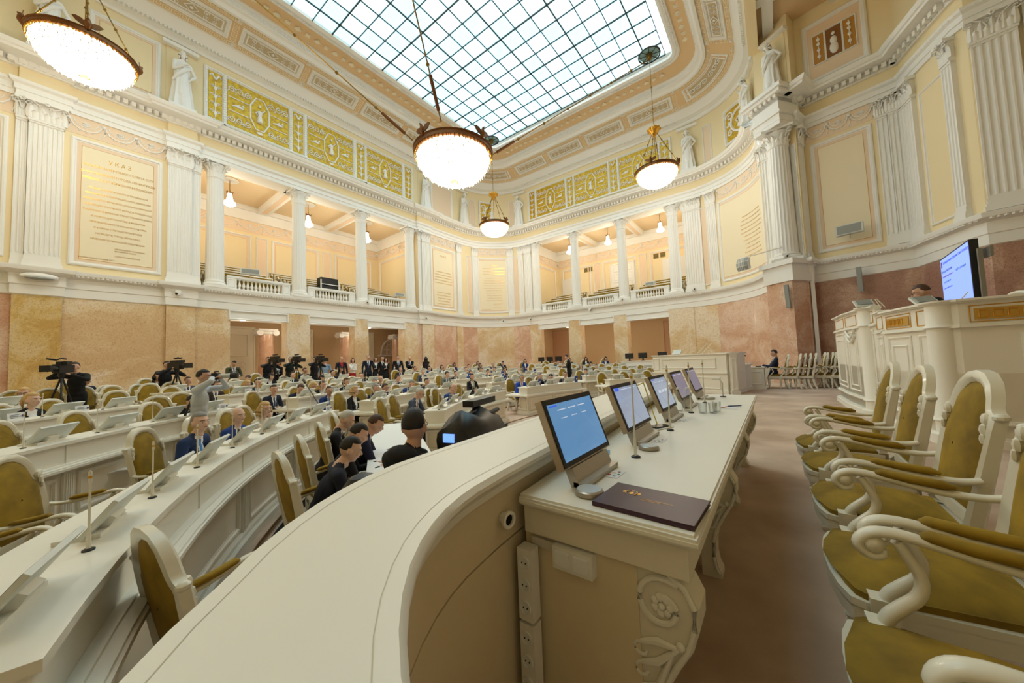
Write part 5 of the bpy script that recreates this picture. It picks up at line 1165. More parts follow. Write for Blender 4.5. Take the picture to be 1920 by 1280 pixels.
for i, (x, y) in enumerate(((-.585, 1.461), (-.579, 2.149), (-.591, 2.88))):
    t = empty('instruction_card', (x, y, .7805), R(90), 'printed instruction card lying on the table, %s from the camera' % ORD[i], 'card', 'instruction cards'); b = B(PAPER); b.box((0, 0, .0008), (.1, .07, .001)); b.obj('sheet', t, smooth=0)
    b = B(REDE); b.box((-.02, .012, .0016), (.02, .012, .0004)); b.box((.03, -.015, .0016), (.012, .01, .0004)); b.use(EMB); b.box((-.03, -.014, .0016), (.01, .012, .0004)); b.use(mat('print_yellow', '#D9B54A')); b.box((.01, .0, .0016), (.012, .014, .0004)); b.use(mat('print_green', '#4A8A5A')); b.box((.0, -.022, .0016), (.015, .008, .0004)); b.obj('print', t, smooth=0)
GLS = mat('clear_glass', '#FFFFFF', .02, trans=1.0); CLR = bpy.data.materials.new('bottle_glass'); CLR.use_nodes = True; n = CLR.node_tree; n.nodes.clear()
o_ = n.nodes.new('ShaderNodeOutputMaterial'); t_ = n.nodes.new('ShaderNodeBsdfTransparent'); g_ = n.nodes.new('ShaderNodeBsdfGlossy'); x_ = n.nodes.new('ShaderNodeMixShader'); f_ = n.nodes.new('ShaderNodeLayerWeight'); f_.inputs[0].default_value = .2
g_.inputs['Roughness'].default_value = .05; t_.inputs[0].default_value = (.96, .98, .98, 1); n.links.new(f_.outputs['Facing'], x_.inputs[0]); n.links.new(t_.outputs[0], x_.inputs[1]); n.links.new(g_.outputs[0], x_.inputs[2]); n.links.new(x_.outputs[0], o_.inputs[0])
def bottle(x, y, z, label, group='water bottles'):
    t = empty('water_bottle', (x, y, z), label=label, cat='bottle', group=group); b = B(CLR); b.lathe([(.028, 0), (.032, .01), (.032, .12), (.026, .15), (.012, .175), (.012, .195)], n=20); b.obj('glass_body', t); b = B(WHITE); b.lathe([(.014, .19), (.014, .205), (0, .207)], n=14); b.obj('cap', t)
bottle(-.71, 3.35, .78, 'clear glass water bottle on the presidium table, the left of two'); bottle(-.64, 3.37, .78, 'clear glass water bottle on the presidium table, the right of two')
for i, (x, y) in enumerate(((-.517, 3.30), (-.445, 3.33), (-.43, 3.42))):
    t = empty('water_glass', (x, y, .78), label='cut glass tumbler on the presidium table, %s from the left' % ORD[i], cat='glass', group='tumblers'); b = B(CLR); b.lathe([(.024, 0), (.03, .003), (.034, .085), (.032, .085), (.027, .008)], n=12); b.obj('tumbler', t, smooth=10)
t = empty('note_paper', (-.37, 3.7, .7805), R(10), 'white note paper lying near the far end of the table', 'paper'); b = B(PAPER); b.box((0, 0, .001), (.12, .2, .001)); b.obj('sheet', t, smooth=0)
t = empty('pencil', (-.40, 3.68, .783), R(70), 'orange pencil on the note paper', 'pencil'); b = B(mat('pencil_orange', '#D98A45')); b.tube([(-.07, 0, .003), (.06, 0, .003), (.075, 0, .003)], [.0035, .0035, .0008], 6); b.obj('shaft', t)
t = empty('ballpoint_pen', (-.33, 3.78, .783), R(40), 'dark blue ballpoint pen on the note paper', 'pen'); b = B(mat('pen_blue', '#1E2E6E', .3)); b.tube([(-.06, 0, .005), (.055, 0, .005), (.07, 0, .005)], [.005, .005, .001], 8); b.obj('barrel', t)
t = empty('smartphone', (-.67, 2.53, .781), R(65), 'black smartphone on a white charging mat behind the second microphone', 'phone'); b = B(WHITE); b.box((0, 0, .003), (.16, .11, .006)); b.obj('mat', t, smooth=0); b = B(DKGL); b.box((0, 0, .011), (.14, .075, .009)); b.obj('body', t, smooth=0)
t = empty('charging_cable', (-.7, 2.6, .79), label='yellow cable looping up behind the third monitor', cat='cable'); b = B(mat('cable_yellow', '#C9B02A', .4)); b.tube([(0, 0, 0), (-.04, .05, .08), (-.06, .02, .2), (-.05, -.1, .3), (-.08, -.2, .28), (-.12, -.25, .1)], .004, 6); b.obj('cord', t)
t = empty('blue_card', (-.78, 1.75, .781), R(20), 'small blue printed leaflet behind the first monitor', 'leaflet'); b = B(mat('leaflet_blue', '#5C9AC9', .5)); b.box((0, 0, .002), (.12, .08, .003)); b.obj('sheet', t, smooth=0)
t = empty('grey_device', (-1.15, 3.2, .9), R(6), 'flat grey device on the counter behind the monitors', 'device'); b = B(GREYP); b.box((0, 0, .02), (.12, .16, .04), taper=.9); b.obj('body', t, smooth=0)
# ================================================================ rostrum on the right
RZ = 1.83
ro = empty('rostrum', (1.9, 7.6, 0), label='tall cream panelled rostrum with gilt key pattern strips on the right', cat='rostrum')
def wallseg(par, p0, p1, ztop, parts, O=(0, 0), flip=1):
    a = Vector(p0)-Vector(O); q = Vector(p1)-Vector(O); t = (q-a).normalized(); n = Vector((t.y, -t.x)); L = (q-a).length
    F = lambda u, v, d: (a.x+t.x*u+n.x*d, a.y+t.y*u+n.y*d, v)
    return F, L
OX = (1.9, 7.6)
pts = [(1.2, 11.6), (1.22, 10.3), (1.30, 9.4), (1.44, 8.75), (1.42, 8.1), (1.58, 7.3), (1.68, 6.97), (1.86, 6.86), (4.2, 6.9)]
tops = [2.0, 2.0, 2.0, 1.86, RZ, RZ, RZ, RZ]
GKM = mat('gilt_strip', '#C9A04A', .5, .3)
b = B(CREAM2); b.prism([(x-OX[0], y-OX[1]) for x, y in pts]+[(4.2-OX[0], 11.6-OX[1])], 0, .9); b.obj('platform', ro, smooth=0)
for i in range(len(pts)-1):
    zt = tops[i]; F, L = wallseg(ro, pts[i], pts[i+1], zt, None, OX); rnd = i in (2, 5, 6)
    b = B(CREAM); fbox(b, F, 0, L, 0, zt-.05, -.08, 0)
    for z0, z1, d in ((zt-.05, zt-.03, .03), (zt-.03, zt-.008, .06), (zt-.008, zt, .045), (zt-.34, zt-.32, .03), (zt-.36, zt-.34, .045), (.28, .3, .05), (.3, .33, .03), (0, .1, .08), (.1, .13, .06)): fbox(b, F, -.01, L+.01, z0, z1, -.08, d)
    b.obj('panelled_side', ro, smooth=0)
    m = .06 if L < .6 else .1
    if L > .25:
        b = B(GOLD if rnd or L > .5 else CREAM); frame_k(b, F, m*.8, L-m*.8, zt-.3, zt-.09, .012, 1, .01); b.obj('gilt_line', ro, smooth=0)
        if i in (4, 7):
            b = B(GKM); fbox(b, F, .12, L-.12 if i == 4 else 2.2, zt-.27, zt-.13, 0, .012); b.use(GOLD)
            for j in range(int((min(L, 2.3)-.3)/.11)): fframe(b, F, .15+j*.11, .23+j*.11, zt-.245, zt-.155, .015, .012, dd=.01)
            b.obj('key_pattern_strip', ro, smooth=0)
        u1 = min(L, 2.6) if i == 7 else L
        b = B(CREAM)
        if i == 7: fframe(b, F, .45, u1-.1, .42, zt-.45, .07, .03); fframe(b, F, .75, u1-.4, .6, zt-.62, .05, .02); fframe(b, F, .95, u1-.6, .75, zt-.78, .02, .015)
        else: fframe(b, F, m, u1-m, .4, zt-.42, .035, .02); (fframe(b, F, m*2.2, u1-m*2.2, .5, zt-.55, .03, .015) if L > .5 else None)
        b.obj('raised_panel', ro, smooth=0)
for x, y, rr_ in ((1.74, 7.0, .13), (1.40, 9.06, .14)):
    b = B(CREAM); zt = RZ if y < 8 else 2.0; b.lathe([(rr_+.05, 0), (rr_+.05, .12), (rr_, .14), (rr_, .28), (rr_+.03, .3), (rr_, .34), (rr_, zt-.36), (rr_+.03, zt-.34), (rr_, zt-.3), (rr_, zt-.06), (rr_+.05, zt-.02), (rr_+.05, zt)], (x-OX[0], y-OX[1], 0), 20, R(120), R(330)); b.obj('bowed_pilaster', ro, smooth=40)
F, L = wallseg(ro, pts[1], pts[2], 2, None, OX)
b = B(CREAM)
for q in (0, .1): b.tube([F(.15+.6*j/8, 1.62-q-.14*math.sin(PI*j/8), .03) for j in range(9)], .022, 6)
b.obj('swag', ro)
b = B(CREAM2); b.prism([(x-OX[0]+.08, y-OX[1]+.08) for x, y in pts[3:]]+[(4.2-OX[0], 8.3-OX[1]), (1.6-OX[0], 8.7-OX[1])], 1.72, 1.76); b.obj('writing_shelf', ro, smooth=0)
for nm, (x, y, z), rz_, lab in (('reading_screen', (1.75, 7.55, RZ), 20, 'grey tilted desk screen on the rostrum in front of the speaker'), ('reading_screen', (1.35, 9.0, 2.0), 10, 'small tilted grey screen at the left end of the rostrum top')):
    t = empty(nm, (x, y, z), R(rz_), lab, 'screen', 'rostrum screens'); b = B(MONW); b.box((0, 0, .07), (.26, .03, .2), rx=R(-50)); b.obj('shell', t, smooth=0); b = B(GREYP); b.box((0, .0, .09), (.2, .032, .14), rx=R(-50)); b.box((0, .02, .01), (.2, .12, .02)); b.obj('stand', t, smooth=0)
for i, (x, y, z, dx) in enumerate(((1.98, 7.35, RZ, -.12), (1.46, 8.4, 1.95, .06), (1.5, 8.35, 1.95, .09))):
    t = empty('rostrum_microphone', (x, y, z-.03), label='thin white microphone leaning on the rostrum, %s from the right' % ORD[i], cat='microphone', group='rostrum microphones'); b = B(MICW); b.tube([(0, 0, 0), (-dx, .02, .16)], .007, 6); b.obj('stem', t)
chair(2.75, 9.0, .92, R(200), 'olive armchair up on the rostrum before the blue screen', 'rostrum armchairs')
# projection screen
TLp, TRp = Vector((3.46, 13.5, 3.36)), Vector((3.30, 11.35, 3.36))
ps = empty('presentation_screen', TLp, label='large blue presentation screen behind the rostrum', cat='screen'); d = TRp-TLp; Wd = d.length; ex = d.normalized(); ez = Vector((0, 0, 1)); en = ez.cross(ex)*-1
if en.dot(Vector((-1, -1, 0))) < 0: en = -en
Ms = Matrix(((ex.x, ez.x, en.x, 0), (ex.y, ez.y, en.y, 0), (ex.z, ez.z, en.z, 0), (0, 0, 0, 1)))
G = lambda u, v, dd: tuple(Ms @ Vector((u, v, dd)))
b = B(BLACK); fbox(b, G, -.04, Wd+.04, -1.34, .03, -.12, -.0); b.obj('housing', ps, smooth=0)
b = B(mat('screen_image_blue', '#86A2FF', .4, emit=.95)); fbox(b, G, .0, Wd, -1.3, 0, 0, .004); b.obj('screen_image', ps, smooth=0)
TXB = mat('screen_text_blue', '#3B4FC0', .5, emit=.3); TXD = mat('screen_text_dark', '#26346E', .5, emit=.1); TXR = mat('screen_text_red', '#7A3A8C', .5, emit=.2); TXG = mat('screen_text_teal', '#2E6A8C', .5, emit=.2)
for s_, u, v, sz, m in (('Законодательное Собрание Санкт-Петербурга', .22, -.14, .088, TXB), ('ПРЕДСЕДАТЕЛЬСТВУЮЩИЙ', .08, -.34, .06, TXD), ('БЕЛЬСКИЙ Александр Николаевич', .08, -.46, .05, TXR), ('ВОПРОСЫ ПОВЕСТКИ', .2, -.6, .05, TXG), ('проект закона Санкт-Петербурга', .14, -.74, .042, TXB), ('ВЕДЁТСЯ ТРАНСЛЯЦИЯ', 1.2, -.45, .06, TXG)):
    text_mesh(s_, sz, m, ps, Ms @ Matrix.Translation((u, v, .006)), 'lettering', ext=.0005)
b = B(TXR); fbox(b, G, .06, .15, -.2, -.06, .004, .007); b.obj('crest', ps, smooth=0)
b = B(mat('stand_grey', '#8E8A80', .4, .4)); b.box((3.38-TLp.x, 11.17-TLp.y, -1.8), (.06, .06, 3.2)); b.box((3.48-TLp.x, 11.15-TLp.y, -.3), (.04, .3, .2)); b.obj('stand', ps, smooth=0)
t = empty('black_pole', (1.62, 15.1, 0), label='slim black pole leaning by the rose marble wall', cat='pole'); b = B(BLACK); b.box((0, 0, 1.05), (.1, .08, 2.1)); b.obj('pole', t, smooth=0)
# ================================================================ secretary tribune and side furniture
def boxpanel(name, p0, p1, depth, z0, z1, label, cat, panels=((.12, .12),), m=CREAM, lip=.04, belt=None, group=None):
    c = ((p0[0]+p1[0])/2, (p0[1]+p1[1])/2); t = empty(name, (c[0], c[1], z0), label=label, cat=cat, group=group); F0, L = wallseg(t, p0, p1, z1, None, c); F = lambda u, v, d: F0(u, v-z0, d)
    b = B(m); fbox(b, F, 0, L, z0, z1-.03, -depth, 0); b.obj('body', t, smooth=0)
    b = B(CREAM); fbox(b, F, -lip, L+lip, z1-.03, z1, -depth-lip, lip); fbox(b, F, -lip*.5, L+lip*.5, z1-.05, z1-.03, -depth, lip*.5); b.obj('top', t, smooth=0)
    b = B(CREAM); fbox(b, F, -.03, L+.03, z0, z0+.1, -depth, .04); b.obj('plinth', t, smooth=0)
    if belt: b = B(CREAM); fbox(b, F, -.02, L+.02, belt-.02, belt+.02, -depth, .04); b.obj('belt_moulding', t, smooth=0)
    for (u0, v0, u1, v1) in panels: b = B(CREAM); fframe(b, F, L*u0, L*u1, v0, v1, .05, .025); b.obj('raised_panel', t, smooth=0)
    return t
tr = boxpanel('speaker_tribune', (-3.62, 13.4), (-1.22, 12.42), 1.1, 0, 1.26, 'high cream tribune with raised panels before the right corner', 'tribune', ((.14, .78, .88, 1.12), (.3, .14, .92, .52), (.0, .72, .1, 1.15)), belt=.64)
boxpanel('pilaster_block', (-1.12, 12.42), (-.95, 12.52), .9, 0, 1.27, 'narrow pilaster end block of the tribune', 'tribune end', ((.1, .14, .9, 1.1),))
boxpanel('side_cabinet', (-.9, 13.5), (-.7, 14.3), .5, 0, .86, 'low cream cabinet between tribune and water table', 'cabinet', ())
t = boxpanel('water_table', (-.95, 14.55), (-.35, 14.5), .5, 0, .74, 'small cream side table with bottles and glasses', 'side table', ((.1, .14, .9, .6),))
b = B(CREAM2); b.add([(.32+x, q, z) for q in (-.06, .04) for x, z in ((0, .7), (.1, .68), (.14, .6), (.08, .45), (.02, .3), (.03, .15), (.08, .05), (.0, 0))], [tuple(range(8)), tuple(range(15, 7, -1))]+[(i, (i+1) % 8, 8+(i+1) % 8, 8+i) for i in range(8)]); b.obj('scroll_bracket', t)
for i in range(6): bottle(-.9+.07*i, 14.62+.05*(i % 2), .74, 'glass water bottle on the small side table, %s from the left' % ORD[i], 'side table bottles')
t = empty('flower_vase', (-.95, 13.9, .86), label='dark dried flower arrangement in a small vase on the cabinet', cat='vase'); b = B(WHITE); b.lathe([(.04, 0), (.06, .06), (.03, .14), (.04, .16)], n=14); b.obj('vase', t)
b = B(mat('dried_flowers', '#3A3346', .8)); random.seed(5)
for i in range(14): a = random.random()*6.28; q = random.random()*.12+.04; b.tube([(0, 0, .14), (q*math.cos(a), q*math.sin(a), .26+random.random()*.06)], .006, 4); b.ell((q*math.cos(a), q*math.sin(a), .28), .025, 6, 4)
b.obj('flowers', t)
t = empty('remote_control', (-.5, 14.6, .74), label='dark remote control on the side table', cat='remote control'); b = B(BLACK); b.box((0, 0, .015), (.16, .05, .025)); b.obj('body', t, smooth=0)
t = empty('reading_screen', (-2.75, 13.2, 1.26), R(-20), 'light tilted reading screen on the tribune top', 'screen', 'rostrum screens'); b = B(MONW); b.box((0, 0, .08), (.3, .03, .2), rx=R(-40)); b.obj('shell', t, smooth=0)
for i in range(2): t = empty('tribune_microphone', (-2.1+.15*i, 13.0, 1.26), label='thin white slanted microphone on the tribune, %s' % ('left one', 'right one')[i], cat='microphone', group='tribune microphones'); b = B(MICW); b.tube([(0, 0, 0), (.32, 0, .34)], .008, 6); b.obj('stem', t)
# technicians' benches in the right openings
for i, (x0, x1, l) in enumerate(((-13.8, -11.6, 'left'), (-7.5, -3.9, 'right'))):
    boxpanel('control_desk', (x0, 20.9), (x1, 20.9), .6, .04, .98, 'white control desk below the %s opening of the far wall' % l, 'desk', (), WHITE, group='control desks')
for i, (x, y) in enumerate(((-13.4, 21.1), (-12.7, 21.1), (-12.0, 21.1), (-7.1, 21.1), (-6.3, 21.1), (-5.2, 21.1))):
    t = empty('computer_monitor', (x, y+.1, .98), label='black computer monitor on the far control desks, %s from the left' % ORD[i], cat='monitor', group='black computer monitors'); b = B(BLACK); b.box((0, 0, .3), (.5, .04, .32)); b.obj('display', t, smooth=0); b = B(BLACK); b.box((0, .03, .08), (.08, .04, .16)); b.box((0, 0, .01), (.22, .18, .02)); b.obj('stand', t, smooth=0)
# pit table
t = empty('pit_table', (-4.15, 2.85, -.52), R(148), 'white secretaries table in the pit in front of the armchair row', 'table'); b = B(PAPER); b.box((0, 0, .73), (3.4, .7, .04)); b.obj('tabletop', t, smooth=0); b = B(CREAM2); b.box((0, -.26, .4), (3.2, .04, .62)); b.obj('front_panel', t, smooth=0)
for sx in (-1, 1): b = B(CREAM2); b.box((sx*1.6, 0, .36), (.05, .5, .71)); b.obj('side_panel', t, smooth=0)
# ================================================================ small wall equipment
def at_l(y, z, d=.2): return (XL+d, y, z)
HALL0 = set(C.objects)
t = empty('emergency_light', at_l(-.2, 3.95, .24), label='oval white wall light on the left plinth band', cat='wall light'); b = B(WHITE); b.ell((0, 0, 0), (.1, .32, .1), 14, 8); b.obj('housing', t); b = B(GREYP); b.ell((.05, 0, -.05), (.07, .25, .05), 14, 8); b.obj('lens', t)
def dome(p, label):
    t = empty('security_camera', p, label=label, cat='camera', group='security cameras'); b = B(WHITE); b.box((0, 0, .06), (.14, .14, .08)); b.obj('bracket', t); b = B(WHITE); b.lathe([(.0, .06), (.07, .05), (.075, .0), (.06, -.05), (0, -.06)], n=14); b.obj('shell', t); b = B(DKGL); b.ell((.05, -.04, -.01), .035, 8, 6); b.obj('lens', t)
dome(at_l(2.45, 3.85, .2), 'small white dome camera on the left plinth band under the inscription'); dome(at_l(12.5, 3.8, .2), 'small dome camera on the band near the far left corner'); dome((-8.2, YB-.15, 3.95), 'small dome camera above the middle right opening'); dome(pol(1, 0) and (-13.9, 17.6, 3.85), 'small dome camera in the far corner band'); dome((-12.3, YB-.15, 3.85), 'small dome camera at the right end of the far corner'); dome((.3, 14.6, 4.0), 'security camera on the corner pier band'); dome((.45, 14.5, 4.35), 'security camera standing on the corner pier ledge')
dome((-2.9, 18.2, 4.3), 'small camera on the ledge right of the far loggia'); dome((-6.35, 18.25, 4.27), 'small camera at the foot of the third far column'); dome(at_l(9.0, 4.28, .25), 'small dark camera at the foot of the third left column')
def spk(p, rz, label, w=.5, h=.16):
    t = empty('box_speaker', p, rz, label, 'speaker', 'light box speakers'); b = B(MONW); b.box((0, 0, h/2), (w, .2, h)); b.obj('cabinet', t, smooth=0); b = B(GREYP); b.box((0, -.102, h/2), (w-.08, .01, h-.05)); b.obj('grille', t, smooth=0); b = B(STEEL); b.tube([(0, 0, 0), (0, 0, -.12)], .015, 6); b.obj('post', t)
spk((XL+.0, 4.45, 4.86), R(75), 'light box speaker above the first balustrade of the left loggia', .6, .2); spk((XL-.1, 11.0, 4.86), R(75), 'light box speaker at the far end of the left loggia balustrade', .5, .16); spk((-4.9, YB+.0, 4.86), R(-10), 'light box speaker above the right balustrade of the far loggia', .5, .16); spk((2.05, 14.75, 4.75), R(-15), 'white box speaker hung on the ochre panel right of the corner column', .62, .3)
t = empty('line_array_speaker', (-.55, 14.7, 4.3), R(-35), 'white multi-panel speaker cluster hung beside the corner column', 'speaker')
for j in range(3):
    for i in range(3):
        a = (i-1)*.35; e = (j-1)*.4; b = B(WHITE); b.T = Matrix.Rotation(a, 4, 'Z') @ Matrix.Rotation(e, 4, 'X') @ Matrix.Translation((0, -.28, 0)); b.box((0, 0, 0), (.2, .2, .17)); b.use(GREYP); b.box((0, -.102, 0), (.17, .01, .13)); b.T = None; b.obj('horn', t, smooth=0)
b = B(STEEL); b.tube([(0, 0, .1), (0, .1, .32), (.9, .35, .36)], .02, 6); b.obj('bracket', t)
for p, l in (((.42, 14.3, 3.0), 'grey column speaker hung on the corner pier marble'), ((2.2, 14.9, 3.35), 'grey column speaker on the rose marble right of the pier')):
    t = empty('column_speaker', p, R(-20), l, 'speaker', 'grey column speakers'); b = B(GREYP); b.box((0, 0, .0), (.11, .1, .75), rx=.12); b.obj('cabinet', t, smooth=0); b = B(STEEL); b.box((0, .08, .2), (.04, .12, .04)); b.obj('mount', t, smooth=0)
t = empty('cable_pipe', (1.1, 14.93, 0), label='grey vertical cable pipe between pier and rose marble wall', cat='pipe'); b = B(WHITE); b.box((0, 0, 2.0), (.1, .08, 4.0)); b.obj('trunking', t, smooth=0)
t = empty('stacked_stage_speaker', (XL-.6, 7.55, 4.2), label='black speaker stack on a white frame in the left loggia', cat='speaker'); b = B(BLACK); b.box((0, 0, .95), (.4, .75, .32)); b.obj('upper_cabinet', t, smooth=0); b = B(BLACK); b.box((0, 0, .6), (.4, .75, .32)); b.obj('lower_cabinet', t, smooth=0)
b = B(WHITE)
for s in (-1, 1): b.box((.25, s*.4, .5), (.04, .04, 1.0))
b.box((.25, 0, .8), (.04, .8, .03)); b.obj('frame', t, smooth=0)

for o in set(C.objects)-HALL0:
    if o.parent is None: o.location = hp(*o.location); o.scale = (KH, KH, KH)
# ================================================================ people
TAGM = {}
def capsule(bm, p, q, r1, r2, n=12):
    p = Vector(p); q = Vector(q); d = q-p; L = d.length
    ax = d.normalized() if L > 1e-6 else Vector((0, 0, 1)); a = ax.orthogonal().normalized(); b_ = ax.cross(a); rings = []
    prof = [(-r1*math.cos(t), r1*math.sin(t)) for t in (.25, .7, 1.15, 1.57)]+[(L+r2*math.sin(t), r2*math.cos(t)) for t in (0, .45, .9, 1.35)]
    vs = [bm.verts.new(p-ax*r1)]
    for h, r in prof: rings.append([bm.verts.new(p+ax*h+(a*math.cos(2*PI*i/n)+b_*math.sin(2*PI*i/n))*r) for i in range(n)])
    e = bm.verts.new(q+ax*r2)
    for i in range(n): bm.faces.new((vs[0], rings[0][(i+1) % n], rings[0][i])); bm.faces.new((e, rings[-1][i], rings[-1][(i+1) % n]))
    for j in range(len(rings)-1):
        for i in range(n): bm.faces.new((rings[j][i], rings[j][(i+1) % n], rings[j+1][(i+1) % n], rings[j+1][i]))
def ellip(bm, c, r, M=None, n=16, m=10):
    vs = []; c = Vector(c)
    def P(a, b_): v = Vector((r[0]*math.sin(a)*math.cos(b_), r[1]*math.sin(a)*math.sin(b_), r[2]*math.cos(a))); return c+(M @ v if M else v)
    top = bm.verts.new(P(0, 0)); bot = bm.verts.new(P(PI, 0)); rings = [[bm.verts.new(P(PI*j/m, 2*PI*i/n)) for i in range(n)] for j in range(1, m)]
    for i in range(n): bm.faces.new((top, rings[0][i], rings[0][(i+1) % n])); bm.faces.new((bot, rings[-1][(i+1) % n], rings[-1][i]))
    for j in range(len(rings)-1):
        for i in range(n): bm.faces.new((rings[j][i], rings[j+1][i], rings[j+1][(i+1) % n], rings[j][(i+1) % n]))
SKIN, COAT, TROU, SHIRT, SHOE, TIE = range(6)
def ik(s, w, l1, l2, pole):
    s = Vector(s); w = Vector(w); d = w-s; L = min(d.length, l1+l2-.005); dn = d.normalized(); a = (l1*l1-l2*l2+L*L)/(2*L); h = math.sqrt(max(0, l1*l1-a*a)); p = Vector(pole); p = (p-dn*p.dot(dn)).normalized()
    return s+dn*a+p*h, s+dn*L
def build_person(name, stand=False, lean=.12, side=0, hy=0, hp=0, wr=None, wl=None, fem=False, res=.0125, skirt=False, hood=False, knees=None, poleR=(.6, -.3, -1), poleL=(-.6, -.3, -1), gripR=None, coat_len=0, belly=0, twist=0, ln=1.0, bare=False):
    prims = []; bm = bmesh.new()
    def cap(p, q, a, b_, t): capsule(bm, p, q, a, b_); prims.append((Vector(p), Vector(q), a, b_, t))
    def ell(c, r, t, M=None): ellip(bm, c, r, M); prims.append((Vector(c), Vector(c), sum(r)/3, sum(r)/3, t))
    hz = .93*ln if stand else .5; P = Vector((0, 0, hz)); up = Vector((math.sin(side), math.sin(lean)*math.cos(side), math.cos(lean)*math.cos(side))); up.normalize()
    Tw = Matrix.Rotation(twist, 3, 'Z'); xr = Tw @ Vector((1, 0, 0)); xr = (xr-up*xr.dot(up)).normalized(); f = up.cross(xr)
    f = f if f.y > 0 or abs(twist) > 1.4 else -f
    sw = .163 if fem else .192; cw = .9 if fem else 1
    Ch = P+up*.3; Sh = P+up*.475; Nk = P+up*.53
    M3 = Matrix((xr, f, up)).transposed()
    ell(P+up*.03, (.165*cw+.01*fem, .125+belly*.4, .13), COAT if not bare else SHIRT, M3); ell(P+up*.16+f*(.01+belly*.5), (.145*cw, .11+belly*.6, .16), COAT, M3); ell(Ch+f*.005, (.162*cw, .112, .19), COAT, M3)
    if fem: [ell(Ch+xr*s*.075+f*.08+up*.02, (.06, .05, .06), COAT, M3) for s in (-1, 1)]
    sR = Sh+xr*sw; sL = Sh-xr*sw
    cap(sL+xr*.03-up*.0, sR-xr*.03, .066*cw, .066*cw, COAT); cap(Sh+xr*.09+up*.02, Nk+xr*.03, .05, .045, COAT); cap(Sh-xr*.09+up*.02, Nk-xr*.03, .05, .045, COAT)
    nk2 = Nk+up*.06+f*.02; (ell(Nk+up*.022+f*.012, (.066, .066, .024), SHIRT, M3) if not fem and not hood else None); cap(Nk+up*.0, nk2, .058 if not fem else .048, .052 if not fem else .045, SKIN)
    H = Matrix.Rotation(hy, 3, 'Z') @ Matrix.Rotation(hp, 3, 'X'); hc = nk2+H @ Vector((0, .02, .105)); h = lambda x, y, z: hc+H @ Vector((x, y, z))
    ell(hc+H @ Vector((0, -.008, .02)), (.073, .094, .1), SKIN, H); ell(h(0, .022, -.035), (.056, .07, .078), SKIN, H); ell(h(0, .056, -.085), (.026, .024, .022), SKIN, H)
    cap(h(0, .085, .012), h(0, .108, -.022), .009, .014, SKIN); ell(h(0, .08, -.05), (.026, .016, .016), SKIN, H)
    for s in (-1, 1): ell(h(s*.075, -.005, -.012), (.012, .022, .033), SKIN, H); ell(h(s*.034, .074, -.018), (.02, .016, .02), SKIN, H); cap(h(s*.012, .088, .03), h(s*.05, .072, .03), .009, .008, SKIN)
    # arms
    for s, sh, wt, pole in ((1, sR, wr, poleR), (-1, sL, wl, poleL)):
        if wt is None: wt = (s*.14, .3, hz+.12) if not stand else (s*.27, .03, hz-.08)
        e, w_ = ik(sh, wt, .29*(.93 if fem else 1), .26*(.93 if fem else 1), pole); k = .86 if fem else 1
        cap(sh, e, .058*k, .046*k, COAT); cap(e, w_, .046*k, .034*k, COAT); d = (w_-e).normalized()
        cap(w_, w_+d*.02, .029*k, .028*k, SHIRT if not fem else SKIN); pal = w_+d*.065; side_ = d.cross(Vector((0, 0, 1))); side_ = side_.normalized() if side_.length > .1 else Vector((1, 0, 0)); nrm = side_.cross(d)
        Mh = Matrix((side_, d, nrm)).transposed(); ell(pal, (.036*k, .045, .017), SKIN, Mh)
        for j, (o, l) in enumerate(((-.027, .06), (-.009, .07), (.009, .066), (.026, .052))):
            a = pal+side_*o*k+d*.03; m_ = a+d*l*.55-nrm*.012; z_ = m_+d*l*.3-nrm*.03; cap(a, m_, .0095, .009, SKIN); cap(m_, z_, .009, .0075, SKIN)
        a = pal-side_*s*.028-d*.02; cap(a, a-side_*s*.022+d*.035, .012, .010, SKIN); cap(a-side_*s*.022+d*.035, a-side_*s*.02+d*.06-nrm*.008, .010, .008, SKIN)
    # legs
    for s in (-1, 1):
        hj = P+Vector((s*.09, 0, -.02))
        if stand: kn = Vector((s*.1, .02, .5*ln)); an = Vector((s*.11, -.01, .09))
        else: kn = Vector((s*(.12 if not fem else .07), .43, .53)); an = Vector((s*(.13 if not fem else .06), .38, .09))
        k = .9 if fem else 1; lt = TROU
        cap(hj, kn, .085*k, .062*k, lt); cap(kn, an, .06*k, .045*k, SKIN if (fem and skirt) else lt); cap(an+Vector((0, 0, -.04)), an+Vector((s*.01, .15, -.055)), .042, .034, SHOE)
    if stand and not skirt: ell(P+Vector((0, 0, -.08-coat_len/2)), (.168*cw, .125, .13+coat_len), COAT if not bare else TROU)
    if skirt and stand: cap(P, P+Vector((0, .0, -.5)), .15, .2, TROU)
    elif skirt: cap(P+Vector((0, .1, 0)), P+Vector((0, .42, .0)), .13, .11, TROU)
    if hood: ell(Nk-f*.07+up*.0, (.12, .07, .06), COAT, M3); cap(Nk-xr*.08+f*.03, Nk+xr*.08+f*.03, .035, .035, COAT)
    me = bpy.data.meshes.new('raw'); bm.to_mesh(me); bm.free(); ob = bpy.data.objects.new('raw', me); C.objects.link(ob)
    md = ob.modifiers.new('r', 'REMESH'); md.mode = 'VOXEL'; md.voxel_size = res; ms = ob.modifiers.new('s', 'SMOOTH'); ms.iterations = 2; ms.factor = .5
    dg = bpy.context.evaluated_depsgraph_get(); dg.update(); m2 = bpy.data.meshes.new_from_object(ob.evaluated_get(dg)); bpy.data.objects.remove(ob); m2.name = name
    n = len(m2.vertices); co = np.empty(n*3); m2.vertices.foreach_get('co', co); co = co.reshape(-1, 3); best = np.full(n, 9.); tg = np.zeros(n, int)
